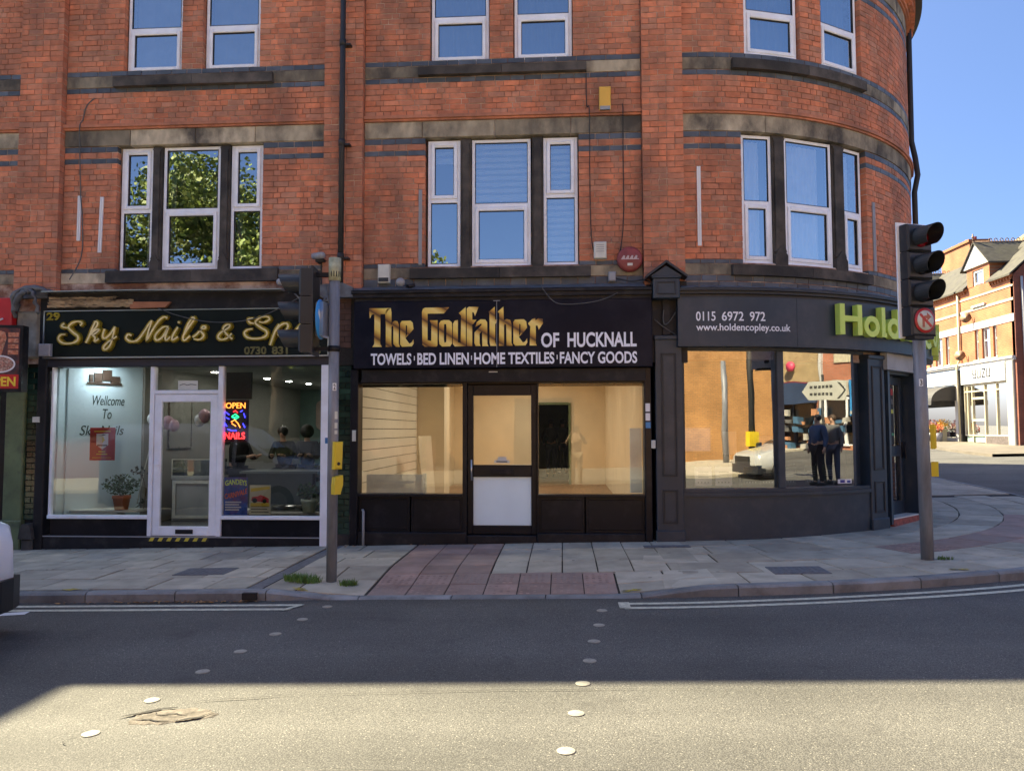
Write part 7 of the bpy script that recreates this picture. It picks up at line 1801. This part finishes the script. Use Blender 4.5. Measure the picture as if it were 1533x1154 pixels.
for i in range(5):
    y = 38.7+i*.95; mb = MB(); leafball(mb, (18.45, y, 1.85), .2, .36, .22, 130, .1, rnd); c, cn = cols[(i*2+1) % 6]
    single('flower_bunch', mb, mat('%s bunch %d' % (cn, i), c, .6, tone=.5), '%s bunch on the pale display table, %s from the black post' % (cn, ('first', 'second', 'third', 'fourth', 'fifth')[i]), 'flowers', 'bunches on the display table')
# satellite dishes and small fittings
for (y, z, lb) in ((36.75, 6.75, 'satellite dish below the dormer of the side street terrace'), (37.4, 5.05, 'satellite dish low on the side street terrace beside the first floor windows')):
    t = thing('satellite_dish', lb, 'satellite dish', (18.9, y, z)); D = rotframe((18.75, y, 0), (-.7, -.75))
    mb = MB(); mb.lathe(lambda a, b_, d: D(a, d, z+b_), [(.24, .05), (.16, .02), (.001, 0)], 18); mb.build('dish', m_dishm, t); mb = MB(); mb.tube([(19, y, z), (18.75, y, z)], .02, 6); mb.tube([D(0, 0, z-.25), D(0, .35, z-.1)], .015, 5); mb.build('arm', m_cable, t)
# distant tan roof at the right edge
t = thing('distant_house', 'distant house with a tan roof rising behind the side street terrace', 'building', (54, 66, 1))
mb = MB(); mb.box(ident, 41, 70, 66, 74, 1, 17.4); mb.build('wall', m_cream2, t)
mb = MB(); mb.add([(40, 65, 17.4), (71, 65, 17.4), (62, 70, 23), (47, 70, 23), (40, 75, 17.4), (71, 75, 17.4)], [(0, 1, 2, 3), (0, 3, 4), (1, 5, 2), (3, 2, 5, 4)]); mb.build('roof', mat('tan roof tiles', (.20, .16, .08), .9, var=.25, vs=1.5), t)

# ------------------------------------------------------------------ across the street (seen in the reflections)
op_ = struct('opposite_pavement')
mb = MB(); mb.add([(x, y, G(x, y)+.1) for x, y in ((-60, -1.6), (60, -1.6), (60, -40), (-60, -40))], [(3, 2, 1, 0)]); mb.box(lambda x, o, z: Vector((x, o, G(x, o)+z)), -60, 60, -1.72, -1.58, -.05, .098); mb.build('paving', m_slab, op_)
t = thing('brick_hall', 'long sunlit tan brick wall of a hall across the road, seen reflected in the glass', 'building', (6, -12, .1))
mb = MB(); mb.box(ident, -4.6, 15.5, -18, -9.5, 0, 6.4); mb.build('wall', brickwall_mat('tan brick', (.60, .31, .11), (.52, .26, .09), (.36, .22, .11)), t)
mb = MB(); mb.box(ident, -1.9, -.25, -9.5, -9.44, .1, 2.85); mb.build('reflection_blocker', m_blackm, t)  # added dark panel, darkens the hall reflection over the rear doorway
mb = MB(); mb.box(ident, -4.8, 15.7, -18.2, -9.3, 6.4, 6.55); mb.build('coping', m_stone, t)
t = thing('corner_shops', 'row of shops far to the right, reflected in the estate agent glass', 'building', (30, -5, .5))
mb = MB(); mb.box(ident, 30, 38, -22, 4.4, 0, 8.5); mb.build('wall', brickwall_mat('shop brick', (.42, .15, .08), (.36, .12, .06), (.3, .2, .15), axis='y'), t)
FX = lambda x, o, z: Vector((30-o, x, z))
cols2 = [(.40, .37, .3), (.03, .06, .13), (.4, .32, .2), (.4, .4, .4), (.25, .02, .04)]
for i in range(7):
    y = -14+i*2.6; mb = MB(); mb.box(FX, y+.15, y+2.4, 0, .15, 3.2, 3.9); mb.build('sign_panel', mat('reflected sign %d' % i, cols2[i % 5], .5), t)
    mb = MB(); rails(mb, FX, y+.2, y+2.35, .8, 3.15, .1, 0, .1, bev=0); mb.box(FX, y+1.2, y+1.3, 0, .09, .9, 3.1); mb.build('shop_window_frame', m_white if i % 2 else m_slated, t)
    mb = MB(); mb.box(FX, y+.3, y+2.25, .0, .02, .9, 3.05); mb.build('shop_window', m_carglass, t)
    mb = MB(); mb.box(FX, y, y+.14, 0, .2, .4, 8.4); mb.build('pilaster', m_cwh, t)
    for z in (4.8,):
        mb = MB(); rails(mb, FX, y+.7, y+1.8, z, z+1.6, .1, 0, .06, bev=0); mb.box(FX, y+.8, y+1.7, 0, .02, z+.1, z+1.5); mb.build('upper_window', m_cream2, t)
m_tanr = mat('tan render', (.34, .25, .13), .8)
mb = MB(); mb.box(FX, -6, -1.05, 0, .08, 3.92, 8.4); mb.build('render_panel', m_tanr, t)
mb = MB(); mb.box(FX, -4.2, -1.1, .16, .5, 2.9, 3.85); mb.build('sign_panel', mat('navy reflected sign', (.03, .05, .10), .4), t)
mb = MB(); mb.lathe(lambda a, b_, d: FX(-2.3+a, .3+d, 4.7+b_), [(.26, 0), (.26, .2)], 16); mb.build('round_sign', mat('pink round sign', (.6, .06, .12), .5), t)
mb = MB(); mb.box(FX, .5, 1.5, .1, .3, 2.2, 3.9); mb.build('blue_panel', mat('bright blue panel', (.03, .22, .5), .5), t)
mb = MB(); mb.box(FX, 1.65, 2.05, .1, .5, .3, 6.5); mb.build('cream_column', m_cream2, t)
mb = MB(); mb.box(FX, 1.2, 1.9, .5, .56, 3.7, 5.6); mb.build('red_banner', mat('dark red banner', (.28, .01, .02), .5), t)
mb = MB(); rg = random.Random(6)
for k in range(4):
    mb = MB()
    for i in range(16):
        y = rg.uniform(-3.4, 2.2); z = rg.choice((.65, 1.05, 1.45, 1.9, 2.3)); s_ = rg.uniform(.15, .4)
        mb.box(FX, y, y+s_, rg.uniform(.2, .5), rg.uniform(.6, .9), z, z+rg.uniform(.15, .38))
    mb.build('shop_goods', mat('goods %d' % k, ((.4, .38, .33), (.05, .12, .2), (.42, .2, .1), (.1, .1, .1))[k], .6), t, kind='stuff')
t = thing('direction_sign', 'white arrow shaped road sign with black chevrons on a thin post, seen reflected', 'road sign', (12.6, 6.9, .2))
FS = rotframe((12.6, 6.9, 0), (-.92, .39)); mb = MB(); mb.tube([(12.6, 6.9, .2), (12.6, 6.9, 3.0)], .035, 8); mb.build('post', m_cable, t)
mb = MB(); mb.prism(FS, [(-.55, 2.35), (.35, 2.35), (.52, 2.58), (.35, 2.82), (-.55, 2.82)], .04, .06); b_ = mb.build('sign_plate', mat('sign plate white', (.42, .42, .38), .5), t)
mb = MB(); mb.prism(FS, [(-.40, 2.39), (-.35, 2.39), (-.50, 2.58), (-.35, 2.78), (-.40, 2.78), (-.54, 2.58)], .06, .064)
for z in (2.47, 2.65):
    for k in range(6): mb.box(FS, -.25+k*.10, -.18+k*.10, .06, .064, z, z+.07)
mb.build('chevron', m_cable, b_)
t = thing('street_post', 'pale grey post in front of the tan hall wall, seen reflected', 'post', (11.2, -7.5, .3)); mb = MB(); mb.tube([(11.2, -7.5, .2), (11.2, -7.5, 4.3)], .11, 12); mb.build('shaft', m_steel, t)
t = thing('beacon_post', 'black and yellow post at the far kerb, seen reflected', 'post', (9.3, -1.9, .2)); mb = MB(); mb.tube([(9.3, -1.9, .2), (9.3, -1.9, 6.2)], .10, 12); mb.build('shaft', m_cable, t); mb = MB(); mb.box(ident, 9.15, 9.45, -2.0, -1.75, 1.1, 1.5); mb.build('button_box', m_yellow, t)
# trees
m_bark = mat('bark', (.12, .09, .065), .9, var=.3, vs=6, bump=.6, bs=20); m_tleaf = mat('sunlit leaf', (.09, .145, .03), .6, var=.2, vs=.8, tone=.55, hue=(.16, .2, .03))
m_tleaf.node_tree.nodes['Principled BSDF'].inputs['Subsurface Weight'].default_value = 0.0
def tree(x, y, h, rc, label, seed, n=9000):
    rnd = random.Random(seed); t = thing('tree', label, 'tree', (x, y, 0), 'trees across the road, seen in the upper windows')
    mb = MB(); tips = []
    mb.tube([(x, y, 0), (x+.1, y, h*.25), (x-.05, y+.1, h*.5)], [.32, .24, .18], 10)
    for i in range(11):
        a = 2*math.pi*i/11+rnd.random(); l = rc*rnd.uniform(.6, .95); z0 = h*rnd.uniform(.28, .5)
        e = Vector((x+l*math.cos(a), y+l*math.sin(a), z0+h*rnd.uniform(.1, .42))); mb.tube(smooth([(x, y, z0), ((x+e.x)/2, (y+e.y)/2, z0+(e.z-z0)*.6), e], 3), .10, 6, r1=.02); tips.append(e)
    mb.build('trunk', m_bark, t)
    mb = MB(); cl = [(e, rc*rnd.uniform(.28, .42)) for e in tips]
    for i in range(26):
        a = rnd.uniform(0, 6.28); ph = rnd.uniform(-.7, 1.5); rr_ = rc*rnd.uniform(.35, .85)
        cl.append((Vector((x+rr_*math.cos(a)*math.cos(ph), y+rr_*math.sin(a)*math.cos(ph), h*.63+rc*.95*math.sin(ph)*rnd.uniform(.5, 1))), rc*rnd.uniform(.2, .36)))
    for i in range(n):
        c, r_ = rnd.choice(cl); p = Vector((rnd.gauss(0, 1), rnd.gauss(0, 1), rnd.gauss(0, 1))).normalized()*r_*rnd.random()**.45; q = c+p
        a = Vector((rnd.gauss(0, 1), rnd.gauss(0, 1), rnd.gauss(0, 1))).normalized(); b_ = a.cross(Vector((rnd.gauss(0, 1), rnd.gauss(0, 1), rnd.gauss(0, 1)))).normalized(); l = rnd.uniform(.12, .28)
        mb.add([q, q+a*l*.5+b_*l*.35, q+a*l, q+a*l*.5-b_*l*.35], [(0, 1, 2, 3)], (rnd.random(), rnd.random(), 0, 1))
    mb.build('crown', m_tleaf, t)
tree(-17.0, -11, 14.5, 4.6, 'tallest leafy tree across the road, farthest left of the reflected trees', 1, 24000)
tree(-12.2, -11, 13.0, 3.8, 'leafy tree in the middle of the reflected trees', 2, 24000)
tree(-22.5, -9, 13.5, 4.4, 'broad leafy tree at the outer end of the reflected trees', 3, 16000)
tree(-6.9, -11.5, 10.4, 2.2, 'smaller leafy tree at the inner end of the reflected trees', 4, 5000)
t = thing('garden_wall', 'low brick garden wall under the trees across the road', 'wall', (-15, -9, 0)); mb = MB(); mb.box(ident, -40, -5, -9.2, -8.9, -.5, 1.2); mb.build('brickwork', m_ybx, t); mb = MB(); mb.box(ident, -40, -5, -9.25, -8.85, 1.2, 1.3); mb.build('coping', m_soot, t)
rnd = random.Random(8); mb = MB(); mb.box(ident, -40, -5, -14.8, -13.6, -.5, 4.9)  # added hedge, blocks bright sky reflected in the nail shop glass
for i in range(9000):
    q = Vector((rnd.uniform(-40, -5), -13.6+abs(rnd.gauss(0, .2)), rnd.uniform(.2, 5.1))); a = Vector((rnd.gauss(0, 1), rnd.gauss(0, 1), rnd.gauss(0, 1))).normalized(); b_ = a.orthogonal().normalized(); l = rnd.uniform(.15, .35)
    mb.add([q, q+a*l*.5+b_*l*.35, q+a*l, q+a*l*.5-b_*l*.35], [(0, 1, 2, 3)], (rnd.random(), rnd.random(), 0, 1))
o = mb.build('hedge', mat('dark hedge leaf', (.03, .055, .02), .7, tone=.5, var=.4, vs=1), None, kind='stuff'); o['label'] = 'tall dark hedge added behind the low wall to keep bright sky out of reflections'
# taller neighbour at the left, its roof throws the shadow at the left of the road
t = thing('tall_neighbour', 'taller brick building beyond the left edge of the row', 'building', (-20, 14, 0))
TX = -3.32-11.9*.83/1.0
mb = MB(); mb.box(ident, -34, TX, YF+.0, 22, -.5, 11.9); mb.build('wall', m_ybx, t)
